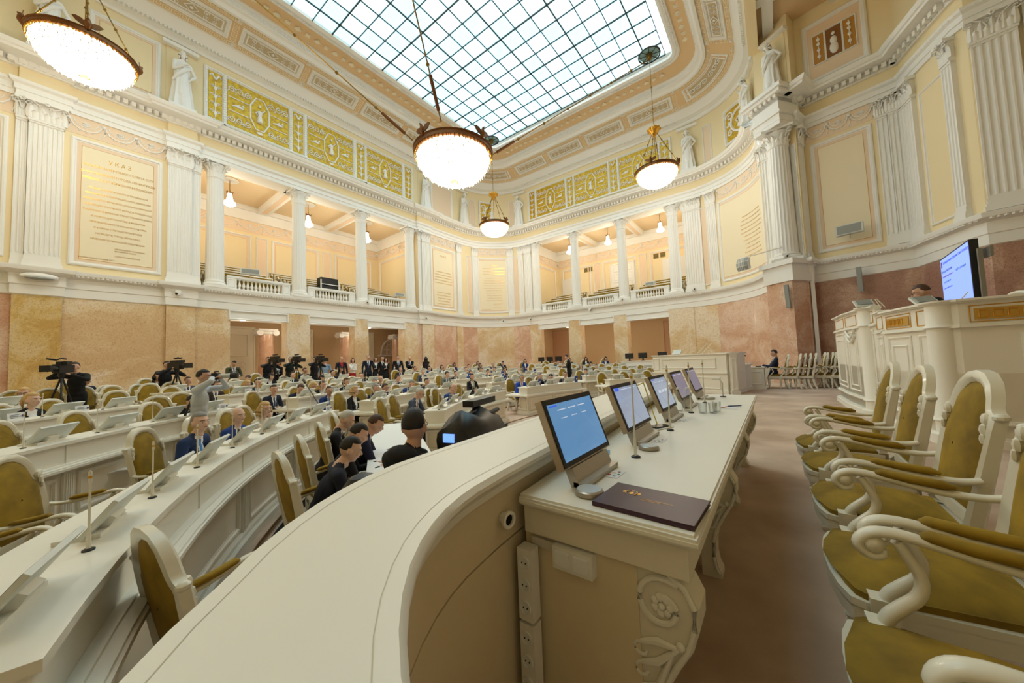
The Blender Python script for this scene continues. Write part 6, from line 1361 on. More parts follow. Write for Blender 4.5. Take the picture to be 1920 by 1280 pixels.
    for p, q, a, b_, t in prims:
        p = np.array(p); q = np.array(q); d = q-p; L2 = d @ d; u = np.clip(((co-p) @ d)/L2, 0, 1) if L2 > 1e-9 else np.zeros(n); dist = np.linalg.norm(co-p-u[:, None]*d, axis=1)-(a+(b_-a)*u); w = dist < best; best[w] = dist[w]; tg[w] = t
    rel = co-np.array(P); hh = rel @ np.array(up); xx = rel @ np.array(xr); ff = rel @ np.array(f)
    top = (hh > .2) & (hh < .585) & (ff > .035) & (tg == COAT) & (not hood)
    V = top & (np.abs(xx) < (hh-.2)*.2+.004); tg[V] = SHIRT
    if not fem: tg[V & (np.abs(xx) < .02+.012*(.5-hh)) & (hh < .54)] = TIE
    fc = np.array([p.vertices[0] for p in m2.polygons]); m2.polygons.foreach_set('material_index', tg[fc].astype(np.int32)); m2.polygons.foreach_set('use_smooth', [True]*len(m2.polygons))
    for i in range(6): m2.materials.append(MATS['ink'])
    return dict(me=m2, h=(hc.copy(), H.copy()), fem=fem)
def hair_mesh(tp, style):
    hc, H = tp['h']; b = MB().use(MATS['ink']); L = H.to_4x4(); L.translation = hc; b.T = L
    n, m = 24, 16; rows = []
    for j in range(m+1):
        a = PI*j/m; row = []
        for i in range(n+1):
            t = 2*PI*i/n; x, y, z = math.sin(a)*math.cos(t), math.sin(a)*math.sin(t), math.cos(a); k = 1.0
            line = {'short': .5, 'bald': 9, 'bob': .42, 'long': .42, 'tail': .5, 'cap': .3}[style]
            face = y > .12 and z < line
            low = z < (-.25 if style in ('short', 'bald') else -.75)
            side_ = y <= .25 and y > -.1 and z < -.05 and style in ('short', 'bald')
            if style == 'bald': on = (-.35 < z < .12) and y < .1
            else: on = not face and not low and not side_
            r = 1.055 if on else .86
            if style in ('bob', 'long', 'tail') and on: r = 1.13 if z > -.2 else 1.12
            r *= 1+.012*math.sin(7*t+3*a)
            row.append((.073*r*x, -.008+.094*r*y, .02+.1*r*z))
        rows.append(row)
    b.grid(rows)
    if style in ('bob', 'long'):
        e = -.1 if style == 'bob' else -.24
        for i in range(9):
            t = PI+ -.35+(PI+.7)*i/8-PI*0; x, y = .074*math.cos(t), .085*math.sin(t)-.012
            b.tube([(x, y, .04), (x*1.16, y*1.1, -.03), (x*1.2, y*1.12, e*.7), (x*1.05, y*1.05, e)], [.02, .03, .032, .012], 6)
    if style == 'tail': b.ell((0, -.12, .04), (.035, .035, .035), 8, 6); b.tube([(0, -.13, .03), (0, -.16, -.05), (0, -.14, -.15)], [.02, .028, .006], 6)
    b.T = None; return b.mesh('hair', 70)
LIP = mat('lips', '#A8604E', .5); EYE = mat('eyes', '#1C1612', .2); EYW = mat('eye_white', '#E8E2DA', .3); BROW = mat('brows', '#3A2A1E', .8)
def face_mesh(tp):
    hc, H = tp['h']; b = MB(); L = H.to_4x4(); L.translation = hc; b.T = L
    for s in (-1, 1):
        b.use(EYW).ell((s*.031, .0845, .0), (.012, .006, .0065), 8, 6); b.use(EYE).ell((s*.031, .0885, .0), (.0055, .0035, .0055), 8, 6); b.use(BROW).tube([(s*.014, .0955, .02), (s*.032, .093, .025), (s*.05, .080, .02)], .0028, 5)
    b.use(LIP).ell((0, .0935, -.052), (.021, .006, .0065), 10, 6); b.T = None; return b.mesh('face', 60)
def glasses_mesh(tp):
    hc, H = tp['h']; b = MB().use(BLACK); L = H.to_4x4(); L.translation = hc; b.T = L
    for s in (-1, 1): b.tube([(s*.032+.022*math.cos(i*PI/6), .098, .0+.016*math.sin(i*PI/6)) for i in range(13)], .0022, 4); b.tube([(s*.055, .095, .003), (s*.078, .03, .003), (s*.08, -.02, -.005)], .002, 4)
    b.tube([(-.01, .1, .004), (.01, .1, .004)], .002, 4); b.T = None; return b.mesh('glasses', 40)
def cloth(c): return mat('cloth_'+c.strip('#'), c, .85)
SKN = [mat('skin_a', '#D6A88F', .55), mat('skin_b', '#C99C82', .55), mat('skin_c', '#E0B8A2', .55)]
HC = dict(dark=mat('hair_dark', '#1E1712', .6), brown=mat('hair_brown', '#4A3222', .6), grey=mat('hair_grey', '#8E8A86', .6), white=mat('hair_white', '#C9C6C0', .6), blond=mat('hair_blond', '#C9A46A', .55), red=mat('hair_red', '#7A3A22', .6))
HM, FM, GM = {}, {}, {}
npers = 0
def person(tp, loc, face, label, coat='#20242E', trou=None, shirt='#EDEDED', tie='#2A3A5A', hair='dark', style=None, skin=0, group=None, glasses=False, sc=1.0, shoe='#14110F'):
    global npers
    T = TP[tp]; style = style or ('bob' if T['fem'] else 'short'); r = empty('person', loc, face-PI/2, label, 'person', group); r.scale = (sc, sc, sc)
    cols = [SKN[skin], cloth(coat), cloth(trou or coat), cloth(shirt), cloth(shoe), cloth(tie)]
    o = bpy.data.objects.new('body', T['me']); C.objects.link(o); o.parent = r
    for i, m in enumerate(cols): o.material_slots[i].link = 'OBJECT'; o.material_slots[i].material = m
    k = (tp, style)
    if k not in HM: HM[k] = hair_mesh(T, style)
    h = bpy.data.objects.new('hair', HM[k]); C.objects.link(h); h.parent = r; h.material_slots[0].link = 'OBJECT'; h.material_slots[0].material = HC[hair]
    if tp not in FM: FM[tp] = face_mesh(T)
    q = bpy.data.objects.new('face', FM[tp]); C.objects.link(q); q.parent = r
    if glasses:
        if tp not in GM: GM[tp] = glasses_mesh(T)
        q = bpy.data.objects.new('glasses', GM[tp]); C.objects.link(q); q.parent = r
    npers += 1; return r
TP = {}
bp = build_person
TP['sit'] = bp('b1', lean=.18, wr=(.16, .36, .74), wl=(-.16, .36, .74))
TP['sitL'] = bp('b2', lean=.16, hy=.5, wr=(.12, .4, .76), wl=(-.2, .36, .76))
TP['sitR'] = bp('b3', lean=.22, hy=-.5, wr=(.2, .36, .76), wl=(-.1, .34, .7))
TP['read'] = bp('b4', lean=.32, hp=-.5, wr=(.12, .46, .76), wl=(-.12, .46, .76))
TP['chin'] = bp('b5', lean=.25, hp=-.1, hy=.25, wr=(.05, .33, 1.02), wl=(-.15, .42, .76), poleR=(.5, .5, -1))
TP['fsit'] = bp('b6', lean=.08, fem=True, wr=(.1, .34, .72), wl=(-.1, .34, .72), skirt=True)
TP['fread'] = bp('b7', lean=.22, hp=-.4, fem=True, wr=(.08, .4, .76), wl=(-.08, .4, .76))
TP['stand'] = bp('b8', stand=True, lean=0)
TP['cross'] = bp('b9', stand=True, lean=-.02, wr=(-.04, .2, 1.18), wl=(.06, .22, 1.24))
TP['fstand'] = bp('b10', stand=True, lean=0, fem=True, wr=(-.02, .2, 1.36), wl=(.05, .2, 1.12), skirt=True, ln=.96)
TP['cam'] = bp('b11', stand=True, lean=.12, wr=(.1, .42, 1.5), wl=(-.12, .4, 1.42), poleR=(1, -.2, -.6), poleL=(-1, -.2, -.6), coat_len=.06)
TP['photo'] = bp('b12', stand=True, lean=.06, wr=(.05, .2, 1.6), wl=(-.04, .3, 1.56), poleR=(1, -.1, -.5), poleL=(-1, .2, -.6), coat_len=.08)
TP['sread'] = bp('b13', stand=True, lean=.03, hp=-.45, wr=(.1, .3, 1.12), wl=(-.1, .3, 1.12))
HR = .0095
TP['pityoung'] = bp('h1', lean=.42, hp=-.35, hy=-.15, wr=(.16, .5, .7), wl=(-.1, .52, .62), res=HR)
TP['hoodie'] = bp('h2', stand=True, lean=.1, hy=.45, wr=(.2, .42, 1.25), wl=(-.15, .4, 1.1), res=HR, hood=True)
TP['lady'] = bp('h3', lean=.28, hy=-.45, hp=-.05, fem=True, wr=(.04, .3, 1.0), wl=(-.15, .42, .76), poleR=(.6, .5, -1), res=.011)
TP['slouch'] = bp('h4', lean=-.22, hp=-.15, wr=(.08, .26, .78), wl=(-.06, .26, .78), belly=.06)
TP['rbow'] = bp('h6', lean=.6, hp=-.3, wr=(.15, .45, .9), wl=(-.15, .45, .9), res=.011)
TP['bow'] = bp('h5', lean=.75, hp=-.25, wr=(.15, .5, .82), wl=(-.15, .5, .82))
def at(px, py, z):
    d = rr*(px-960)-uu*(py-640)+fw*654; t = (z-1.28)/d.z; return Vector((0, 0, 1.28))+d*t
def ring(px, r, c=None):
    "where the line of sight of a column meets the circle of a seat row (plan)"
    d = rr*(px-960)-uu*(680-640)+fw*654; v = Vector((d.x, d.y)).normalized(); cc = Vector((CX, CY)); b_ = v.dot(cc); D = b_*b_-cc.length_squared+r*r; t = b_+math.sqrt(max(0, D)); return v*t
def line(px): d = rr*(px-960)-uu*(680-640)+fw*654; return Vector((d.x, d.y)).normalized()
# loose chairs at the far left and along the back
for i, (px, dist, z, hd) in enumerate(((27, 13.2, -.08, 0), (98, 13.4, -.08, 5), (164, 13.4, -.08, 10), (214, 13.6, -.08, 15), (227, 12.9, -.08, 20), (230, 11.6, -.18, 10), (282, 13.2, -.08, -5), (302, 9.6, -.28, 0), (327, 13.6, -.08, 0), (329, 12.5, -.18, 5), (343, 10.6, -.28, -5))):
    p = line(px)*dist; chair(p.x, p.y, z, R(hd), 'empty armchair in the loose group at the left rear, %s from the left edge' % ORD[i], 'loose armchairs')
BACK = []
for i in range(17):
    a = -29+i*5.4; r = 17.3; x, y = pol(r, a)
    x = max(x, -17.5); y = min(y, 21.1)
    BACK.append((x, y, a)); chair(x, y, .04, heading(a), 'armchair in the row along the back wall, %s from the left' % ORD[i], 'back wall armchairs')
# statues ------------------------------------------------------------
def make_statue():
    t = empty('attic_statue'); T = bp('st', stand=True, fem=True, wr=(.02, .2, 1.25), wl=(-.2, .1, 1.0), skirt=True, coat_len=.1, res=.014); me = T['me']; me.materials.clear(); me.materials.append(WHITE); me.polygons.foreach_set('material_index', [0]*len(me.polygons))
    o = bpy.data.objects.new('figure', me); C.objects.link(o); o.parent = t
    b = B(WHITE); n = 36; rows = []
    for z, rr_, am in ((0.02, .27, .03), (.3, .24, .028), (.7, .2, .02), (1.0, .17, .012), (1.2, .18, .006), (1.3, .17, 0)): rows.append([((rr_+am*math.sin(9*2*PI*i/n))*math.cos(2*PI*i/n), (rr_*.8+am*math.sin(9*2*PI*i/n))*math.sin(2*PI*i/n), z) for i in range(n)]+[((rr_), 0, z)])
    b.grid(rows); b.tube([(-.2, .02, 1.38), (-.05, .16, 1.2), (.12, .16, .95), (.2, .05, .8)], [.04, .06, .05, .03], 7); b.obj('drapery', t, smooth=70)
    h = bpy.data.objects.new('hair', hair_mesh(T, 'bob')); h.data.materials[0] = WHITE; C.objects.link(h); h.parent = t
    b = B(WHITE); b.box((0, 0, -.06), (.6, .5, .14)); b.use(YEL); b.box((0, -.22, .95), (.62, .04, 1.95)); b.use(WHITE); b.box((0, -.16, 1.98), (.8, .2, .1)); b.obj('base_and_niche', t, smooth=0); return t
KSt = Kind(make_statue())
def statue(F, u, label, d=.25, s=1.32):
    p = Vector(F(u, 10.0, d)); q = Vector(F(u, 10.0, d+.1))-p; o = KSt.put(hp(*p), math.atan2(q.y, q.x)-PI/2, label, 'attic statues', 'statue'); o.scale = (s, s, s)
statue(FL, 2.47, 'white draped statue on the left attic over the second pilaster'); statue(FL, -.2, 'white draped statue partly hidden behind the top left chandelier'); statue(FL, 12.62, 'white draped statue beyond the gilded panels of the left wall')
statue(F1, R(176), 'white draped statue at the left of the rounded far corner'); statue(F1, R(98), 'white draped statue at the right of the rounded far corner'); statue(FB, -2.75, 'white draped statue on the attic right of the far gilded panels')
statue(F2, R(14), 'white draped statue in profile beside the corner pier'); 
p = hp(.5, 14.9, 10.0); o = KSt.put(p, R(-125)-PI/2+PI*0, 'white caryatid statue standing on the corner pier cornice', 'attic statues', 'statue'); o.scale = (1.3,)*3; o.rotation_euler = (0, 0, R(-125)-PI/2)
# people ---------------------------------------------------------------
NAVY, BLUE, BLK, GRY, CHAR = '#182036', '#1C3A78', '#15151A', '#5A6478', '#2A2C33'
YB0 = dict(hair='dark')
def facing(p, q): d = Vector(q)-Vector(p); return math.atan2(d.y, d.x)
def headat(tp, px, py, z, fl_, face, label, **k):
    "stand or seat a person so that the crown of the head is at height z on the line of sight of (px, py)"
    T = TP[tp]; hc = T['h'][0]; sc = (z-fl_)/(hc.z+.125); q = at(px, py, z); a = face-PI/2; x = hc.x*sc; y = hc.y*sc
    person(tp, (q.x-(x*math.cos(a)-y*math.sin(a)), q.y-(x*math.sin(a)+y*math.cos(a)), fl_), face, label, sc=sc, **k); return q
headat('pityoung', 657, 817, .66, PZ, R(70), 'young man in dark navy suit bending forward in the pit row', coat='#11162A', tie='#2E4C9A', hair='dark', skin=2)
headat('read', 672, 792, .69, PZ, R(62), 'dark haired man in black suit behind the young man in the pit', coat='#14141C', hair='dark')
headat('read', 704, 776, .70, PZ, R(58), 'man with short brown hair in navy suit signing papers in the pit', coat='#141B38', tie='#7A2A4A', hair='brown', skin=1)
headat('read', 650, 768, .72, PZ, R(60), 'grey haired man in charcoal suit looking down at the pit table', coat='#1B1B22', hair='white', skin=2)
p = headat('hoodie', 776, 763, 1.03, PZ, R(95), 'camera operator in black hoodie with cropped dark hair seen from behind', coat='#0E0E10', hair='dark', glasses=True, shirt='#0E0E10', tie='#0E0E10')
ho = p
rw = empty('backpack', (p.x-.12, p.y-.26, .05), R(0), 'black backpack with teal strap on the operator by the counter', 'backpack'); b = B(BLACK); b.ell((0, 0, .36), (.13, .17, .3), 12, 8); b.obj('bag', rw); b = B(mat('teal_strap', '#1F5E66', .7)); b.tube([(.1, -.1, .62), (.02, -.19, .45), (.0, -.18, .1)], .03, 6, flat=(1, .3)); b.obj('strap', rw)
def video_camera(loc, rz, label, near=False, tripod=True, s=1.0):
    t = empty('video_camera', loc, rz, label, 'camera', 'video cameras'); t.scale = (s, s, s); b = B(BLACK); b.box((0, 0, 0), (.12, .36, .2)); b.box((0, -.05, .13), (.1, .3, .06)); b.obj('body', t, smooth=0)
    b = B(BLACK); b.lathe([(.05, 0), (.06, .06), (.05, .1), (.07, .2), (.075, .24), (.0, .24)], (0, .16, 0), 16, T=Matrix.Rotation(-PI/2, 3, 'X')); b.box((0, .44, .0), (.17, .08, .14)); b.obj('lens', t, smooth=20)
    b = B(BLACK); b.box((-.1, .02, .13), (.08, .16, .07)); b.obj('viewfinder', t, smooth=0); b = B(BLACK); b.tube([(0, .12, .2), (0, .05, .24), (0, -.12, .22)], .016, 6); b.obj('top_handle', t)
    b = B(BLACK); b.tube([(.07, .05, .2), (.07, .3, .22)], .02, 8); b.obj('shotgun_microphone', t)
    b = B(BLACK); b.box((0, -.24, 0), (.1, .12, .18)); b.obj('battery', t, smooth=0); b = B(BLACK); b.tube([(0, -.15, -.12), (-.12, -.45, -.28)], .012, 6); b.obj('pan_handle', t)
    if tripod:
        hgt = loc[2]-tripod if tripod is not True else 1.4
        b = B(BLACK); b.lathe([(.05, -.2), (.06, -.1)], n=12); b.obj('tripod_head', t)
        for i in range(3): a = i*2*PI/3; b = B(BLACK); b.tube([(0, 0, -.18), (.42*math.cos(a), .42*math.sin(a), -hgt/s+.02)], [.022, .014], 6); b.obj('tripod_leg', t)
    return t
vc = video_camera((ho.x+.17, ho.y+.33, .78), R(15), 'large black video camera in a rain cover with a lit blue display beside the counter', tripod=-.52, s=.78)
b = B(mat('rain_cover', '#101013', .35)); n = 20; rows = []
for y, rx_, rz_ in ((-.34, .02, .02), (-.33, .15, .17), (-.2, .19, .24), (-.05, .21, .21), (.1, .17, .24), (.24, .19, .18), (.36, .12, .13)): rows.append([(rx_*math.cos(2*PI*i/n)*(1+.1*math.sin(5*i+3*y)), y, .02+rz_*math.sin(2*PI*i/n)*(1+.09*math.cos(7*i+y*19))) for i in range(n+1)])
b.grid(rows); b.obj('rain_cover', vc, smooth=50)
b = B(BLACK); b.box((-.05, .2, .3), (.1, .42, .05)); b.tube([(-.05, .1, .18), (-.05, .1, .3)], .02, 6); b.obj('top_light_bar', vc, smooth=0)
b = B(mat('display_blue', '#6C9BFF', .4, emit=1.2)); b.box((-.03, -.34, .1), (.09, .014, .06)); b.obj('lit_display', vc, smooth=0)
b = B(mat('logo_grey', '#9A9A9A', .6)); b.box((.12, -.3, -.02), (.05, .01, .03), rz=.5); b.box((.12, -.31, -.07), (.06, .01, .012), rz=.5); b.obj('logo', vc, smooth=0)
# desk rows: people named by hand, px = picture column of the head
taken = []
def seat(px, k, tp, label, off=0, face=None, py=None, pz=1.27, **kw):
    if py:
        while pz > 1.12 and (at(px, py, ROWZ[k]+pz).xy-Vector((CX, CY))).length < ROWR[k]+.66: pz -= .01
        q = at(px, py, ROWZ[k]+pz); a = math.degrees(math.atan2(q.y-CY, CX-q.x)); h = heading(a); headat(tp, px, py, ROWZ[k]+pz, ROWZ[k]-.01, h+(face or 0), label, **kw)
        r_ = [o for o in C.objects if o.parent is None and o.get('label') == label][-1]; best = min((s for s in SEATS if s['k'] == k and not s.get('dead') and 'p' not in s), key=lambda s: (Vector(s['xy'])-q.xy).length)
        best['p'] = 1; best['obj'].location = (r_.location.x-.04*math.cos(h), r_.location.y-.04*math.sin(h), ROWZ[k]); best['obj'].rotation_euler = (0, 0, h-PI/2); taken.append((r_.location.x, r_.location.y)); return r_
    r = ROWR[k]+1.0; q = ring(px, r); best = min((s for s in SEATS if s['k'] == k and not s.get('dead')), key=lambda s: (Vector(s['xy'])-q).length)
    a = math.degrees(math.atan2(q.y-CY, CX-q.x)); h = heading(a)
    if (Vector(best['xy'])-q).length < .6 and 'p' not in best: best['p'] = 1; best['obj'].location = (q.x, q.y, ROWZ[k]); best['obj'].rotation_euler = (0, 0, h-PI/2)
    f = Vector((math.cos(h), math.sin(h))); q = q+f*.12; taken.append((q.x, q.y)); return person(tp, (q.x, q.y, ROWZ[k]-.02), h+(face or 0), label, **kw)
seat(375, 1, 'sitR', 'man in blue suit with light blue tie and cropped grey hair in second row', py=771, pz=1.32, coat='#16305E', tie='#4A8AD0', hair='grey', skin=2)
seat(447, 1, 'sitR', 'bald bearded man in bright blue suit turning away, second row left', py=763, pz=1.32, coat='#1A3C86', tie='#22262E', hair='grey', style='bald', skin=2)
seat(497, 1, 'lady', 'blonde woman in cream jacket with green brooch resting chin on hand', py=752, pz=1.32, coat='#E6DDCB', trou='#2A2A2A', hair='blond', style='bob', skin=2)
seat(617, 1, 'sitR', 'man in royal blue suit with striped light tie at the aisle end', py=723, coat='#163A80', tie='#6E9AC0', hair='brown', skin=1)
seat(665, 1, 'fsit', 'woman in black jacket with shoulder length blonde hair, second row', py=723, coat='#121214', hair='blond', style='bob', skin=2)
seat(705, 1, 'sit', 'grey haired man in navy suit beside the blonde woman in black', py=719, coat=NAVY, hair='grey')
seat(722, 1, 'chin', 'man with glasses leaning on his hand, second row middle', py=718, coat=NAVY, hair='brown', glasses=True)
seat(772, 1, 'read', 'grey haired man in blue suit reading, second row middle', py=711, coat=BLUE, hair='grey')
seat(800, 1, 'sit', 'dark haired smiling man in dark suit, second row middle', py=708, coat=CHAR, hair='dark')
seat(787, 0, 'read', 'white haired man in grey suit with glasses reading a paper, front row', py=726, coat='#4A5266', tie='#8A3A4A', hair='white', glasses=True)
seat(824, 0, 'read', 'balding man in bright blue suit bent over his desk, front row', coat='#1A4286', hair='grey', style='bald')
seat(848, 0, 'sitR', 'man with brown hair in navy suit, third person in front row', py=721, coat='#15244A', hair='brown')
seat(967, 0, 'sit', 'stout man in vivid blue jacket at the desk end right of the aisle', coat='#1A46B0', trou='#1A2E6A', hair='grey', tie='#9A4A5A', skin=1)
seat(1001, 0, 'sit', 'older man in dark suit in front row right of the aisle', coat=BLK, hair='grey'); seat(1019, 0, 'read', 'dark haired man in dark suit front row right', coat=NAVY, hair='dark'); seat(1051, 0, 'sitR', 'man with glasses in dark suit at the right of the front row', coat=CHAR, hair='brown', glasses=True)
seat(495, 2, 'sitR', 'man in navy suit with dark tie left of the third row centre block', coat=NAVY, hair='dark'); seat(540, 2, 'read', 'man in dark navy suit looking down, third row', coat=NAVY, hair='brown'); seat(570, 2, 'fread', 'blonde woman reading in the third row', coat=BLK, hair='blond'); seat(587, 2, 'chin', 'man rubbing his face over papers, third row', coat=BLK, hair='brown')
seat(640, 2, 'fsit', 'woman with drawn back hair in the third row', coat=BLK, hair='brown', style='tail'); seat(686, 2, 'read', 'man with grey hair reading in the third row', coat=CHAR, hair='grey'); seat(703, 2, 'sit', 'balding man in dark suit in the third row middle', coat=BLK, hair='grey', style='bald'); seat(735, 2, 'chin', 'man leaning on his hand in the third row middle', coat=NAVY, hair='brown')
seat(879, 1, 'fsit', 'woman in black dress sitting at the aisle chair right of centre', coat='#0E0E12', hair='dark', style='tail', face=-.3); seat(831, 2, 'sitL', 'man in grey jacket turned sideways in the third row', coat='#6A6E6A', hair='dark'); seat(847, 2, 'sit', 'man with brown hair in dark suit beside the grey jacket', coat=NAVY, hair='brown')
seat(320, 2, 'read', 'officer in black uniform with badges writing at the left rear desk', coat='#101218', shirt='#101218', tie='#101218', hair='dark', skin=1)
seat(445, 3, 'fread', 'blonde woman looking down in the fourth row left', coat='#E6E0D6', hair='blond'); seat(470, 3, 'sit', 'man in glasses and striped jacket in fourth row left', coat='#2A3A4A', hair='dark', glasses=True)
seat(38, 3, 'fsit', 'blonde woman in dark vest with white collar at the far left', coat='#16181E', hair='blond', style='tail', skin=2)
p = line(50)*11.6; person('fsit', (p.x, p.y, -.18), R(-10), 'older woman with glasses in black jacket sitting at the far left', coat='#15161B', trou='#6A665E', hair='blond', style='bob', glasses=True)
# standing and working press
def stand(px, py, z0, tp, label, hgt=1.76, face=None, dist=None, **kw):
    if dist: d = rr*(px-960)-uu*(680-640)+fw*654; v = Vector((d.x, d.y)).normalized()*dist; p = Vector((v.x, v.y, 0))
    else: p = at(px, py, z0+hgt)
    person(tp, (p.x, p.y, z0), face if face is not None else facing((p.x, p.y), (1, 6)), label, sc=hgt/1.74, **kw); return p
stand(1067, 667, -.28, 'sread', 'man in black standing in the right aisle reading a paper', dist=17.5, face=R(200), coat='#0E0F14', shirt='#0E0F14', tie='#0E0F14', hair='dark')
p = stand(372, 695, -.39, 'photo', 'photographer in pale grey shirt holding a long lens camera to his face', hgt=1.72, dist=7.7, face=R(60), coat='#C9CFD4', trou='#1A1A20', shirt='#C9CFD4', tie='#C9CFD4', hair='dark', skin=1)
t = empty('stills_camera', (p.x+.11, p.y+.2, 1.21), R(60)-PI/2, 'black stills camera with long lens in the photographer hands', 'camera'); b = B(BLACK); b.box((0, 0, 0), (.15, .08, .11)); b.obj('body', t, smooth=0); b = B(mat('lens_white', '#C9C9C4', .5)); b.lathe([(.035, .03), (.04, .16), (.045, .2)], n=14, T=Matrix.Rotation(-PI/2, 3, 'X')); b.use(BLACK); b.lathe([(.05, .2), (.055, .3), (0, .3)], n=14, T=Matrix.Rotation(-PI/2, 3, 'X')); b.obj('lens', t)
t = empty('shoulder_bag', (p.x-.18, p.y-.2, .15), 0, 'black shoulder bag at the photographer hip', 'bag'); b = B(BLACK); b.ell((0, 0, .1), (.12, .1, .17), 12, 8); b.obj('pouch', t); b = B(BLACK); b.tube([(0, 0, .2), (.12, .1, .6), (.2, .2, .9)], .018, 4); b.obj('strap', t)
for px, dist, z0, l, cd, cc in ((147, 13.6, -.08, 'left', 'camera operator in black shirt behind a covered camera at far left', '#0C0C0F'), (308, 14.3, -.08, 'second', 'camera operator in black jacket at the second camera from left', '#14161C'), (500, 16.2, .04, 'third', 'camera operator in dark jacket near the first opening', '#1A1C22'), (542, 16.6, .04, 'fourth', 'camera operator with grey hair in dark green jacket', '#1E2A24'), (588, 17.0, .04, 'fifth', 'camera operator crouching behind the fifth camera', '#1A1A1E')):
    d = rr*(px-960)-uu*(680-640)+fw*654; v = Vector((d.x, d.y)).normalized(); q = v*dist; fc = R(-30) if l == 'left' else facing(q, (0, 8)); person('cam', (q.x, q.y, z0), fc, cd, coat=cc, shirt=cc, tie=cc, hair='grey' if l == 'fourth' else 'dark')
    fv = Vector((math.cos(fc), math.sin(fc))); c_ = q+fv*.5; video_camera((c_.x, c_.y, z0+1.58), fc-PI/2, 'black shoulder style video camera on tripod, %s from the left along the press line' % l if l != 'left' else 'covered black video camera on tripod at the far left of the press line', tripod=z0, s=1.0)
press = [(437, 688, 'sread', 'person in olive vest looking down near the first doorway', '#4A4A30', 'dark'), (520, 690, 'fstand', 'woman in black jacket looking at her phone beside the cameras', '#121318', 'red'), (610, 683, 'stand', 'person in light denim shirt with back turned near the second opening', '#8CA6C0', 'grey'), (640, 668, 'stand', 'bald man in dark blazer over red shirt standing at the wall', '#1A2030', 'grey'), (661, 672, 'fstand', 'woman in white blouse and red skirt hand at her mouth', '#F0ECE6', 'dark'), (690, 665, 'stand', 'tall man in navy suit standing before the marble pier', '#141C30', 'grey'), (704, 671, 'fstand', 'woman in dark jacket standing right of the tall man', '#15161C', 'dark'), (717, 670, 'stand', 'person in black standing in the third opening, left one', '#101014', 'dark'), (723, 673, 'fstand', 'woman in black with crossed arms in the third opening', '#121216', 'dark'), (746, 669, 'stand', 'man in dark suit with pale tie in the third opening', '#15171E', 'dark'), (768, 672, 'cross', 'bald man in black suit with arms crossed by the marble', '#101116', 'grey'), (799, 673, 'fstand', 'woman with long dark hair standing with her back to the camera', '#1A1418', 'dark')]
for i, (px, py, tp, l, c_, hr) in enumerate(press):
    d = 19.2 if px < 760 else 20.2
    if px < 600: d = 16.9
    stand(px, py, .04, tp, l, hgt=1.66+(674-min(674, py))*.016, dist=d, coat=c_, trou='#A01818' if 'red skirt' in l else '#14151A', shirt='#B01820' if 'red shirt' in l else '#E9E9E9', tie='#B01820' if 'red shirt' in l else '#5A5A7A', hair=hr, style='bald' if 'bald' in l else 'long' if 'long dark' in l else None, face=None if 'back' not in l else R(160))
# man on the side chair and man on the rostrum
person('slouch', (-.12, 14.92, 0), PI+.1, 'man in navy suit sitting alone beside the small side table', coat='#1A2238', hair='dark', skin=1); chair(-.02, 14.93, 0, PI+.06, 'armchair with the man in navy suit beside the side table', 'presidium armchairs')
person('rbow', (2.25, 8.05, 1.02), R(172), 'bespectacled man in dark suit bowing over papers on the rostrum', coat='#131620', hair='brown', glasses=True, skin=1)
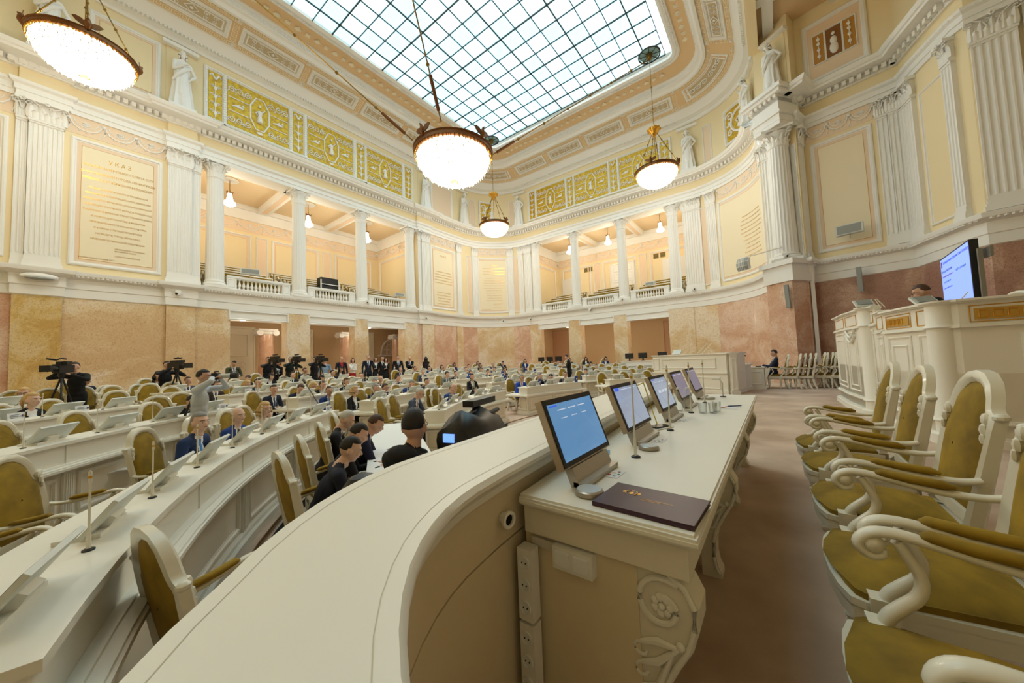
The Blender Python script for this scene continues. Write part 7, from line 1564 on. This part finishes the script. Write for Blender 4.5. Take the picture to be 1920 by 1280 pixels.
# boom microphones
for a, b_, l in (((562, 718, 1.0), (601, 775, .45), 'left'), ((842, 705, .9), (850, 722, .6), 'right')):
    p = at(*a); 
def boom(p, q, zf, label):
    t = empty('boom_microphone', p, label=label, cat='microphone', group='boom microphones'); p = Vector(p); q = Vector(q)
    b = B(BLACK); b.tube([(0, 0, 0), q-p], .012, 6); b.obj('boom_arm', t); b = B(BLACK); b.tube([(0, 0, 0), (p-q).normalized()*.22], .028, 8); b.obj('microphone', t)
    b = B(BLACK); b.tube([q-p, Vector((q.x-p.x, q.y-p.y, zf-p.z))], .014, 6); b.obj('stand_pole', t)
p = ring(572, 10.9); q = ring(600, 9.8); boom((p.x, p.y, .95), (q.x, q.y, .5), -.39, 'black boom microphone on a stand leaning over the second row aisle')
p = ring(955, 8.7); boom((p.x-.3, p.y, 1.0), (p.x, p.y, .6), -.5, 'slim microphone stand in the centre right aisle')
# the rest of the assembly
random.seed(11)
COATS = [('black', '#121217'), ('navy', NAVY), ('charcoal', CHAR), ('blue', BLUE), ('grey', '#4A5060'), ('brown', '#3A2C24')]
hairs = [('dark', 'dark'), ('brown', 'brown'), ('grey', 'grey'), ('dark', 'dark')]
usedlab = set()
for s in SEATS:
    k, a = s['k'], s['a']
    if s.get('dead') or 'p' in s or k == 0 and a < 30: continue
    prob = {0: .15, 1: .45 if a > 5 else 0, 2: .6, 3: .55, 4: .7}[k]
    if a < -33: continue
    if a > 33: prob *= .55
    if any((Vector(s['xy'])-Vector(t)).length < .6 for t in taken): continue
    if random.random() > prob: continue
    cn, cc = random.choice(COATS); hn, hr = random.choice(hairs); fem = random.random() < .3; tp = random.choice(['fsit', 'fread'] if fem else ['sit', 'read', 'sitL', 'sitR', 'chin'])
    x, y = s['xy']; h = heading(a)
    person(tp, (x+.06*math.cos(h), y+.06*math.sin(h), ROWZ[k]-.02), h, '%s in %s, %s' % ('woman' if fem else 'man', cn, seatname(s)), coat=cc, hair=hr, skin=random.randrange(3), glasses=random.random() < .15, style=('bald' if not fem and random.random() < .12 else None), group='members in the desk rows')
for i, (x, y, a) in enumerate(BACK):
    if random.random() < .12: continue
    h = heading(a); cn, cc = random.choice(COATS); fem = random.random() < .5; person(random.choice(['fsit', 'fread']) if fem else random.choice(['sit', 'sitL', 'read']), (x+.06*math.cos(h), y+.06*math.sin(h), .02), h, '%s in %s seated against the back wall, chair %s from the left' % ('woman' if fem else 'man', cn, ORD[i]), coat=cc, hair=random.choice(['dark', 'dark', 'brown']), style='long' if fem and random.random() < .5 else None, group='people along the back wall')
# papers
t = empty('papers', (-6.8, .55, .1), R(30), 'white papers lying on the seat of the left armchair', 'papers'); b = B(PAPER); b.box((0, 0, .0), (.3, .4, .01)); b.box((.05, .08, .006), (.3, .4, .006), rz=.3); b.obj('sheets', t, smooth=0)
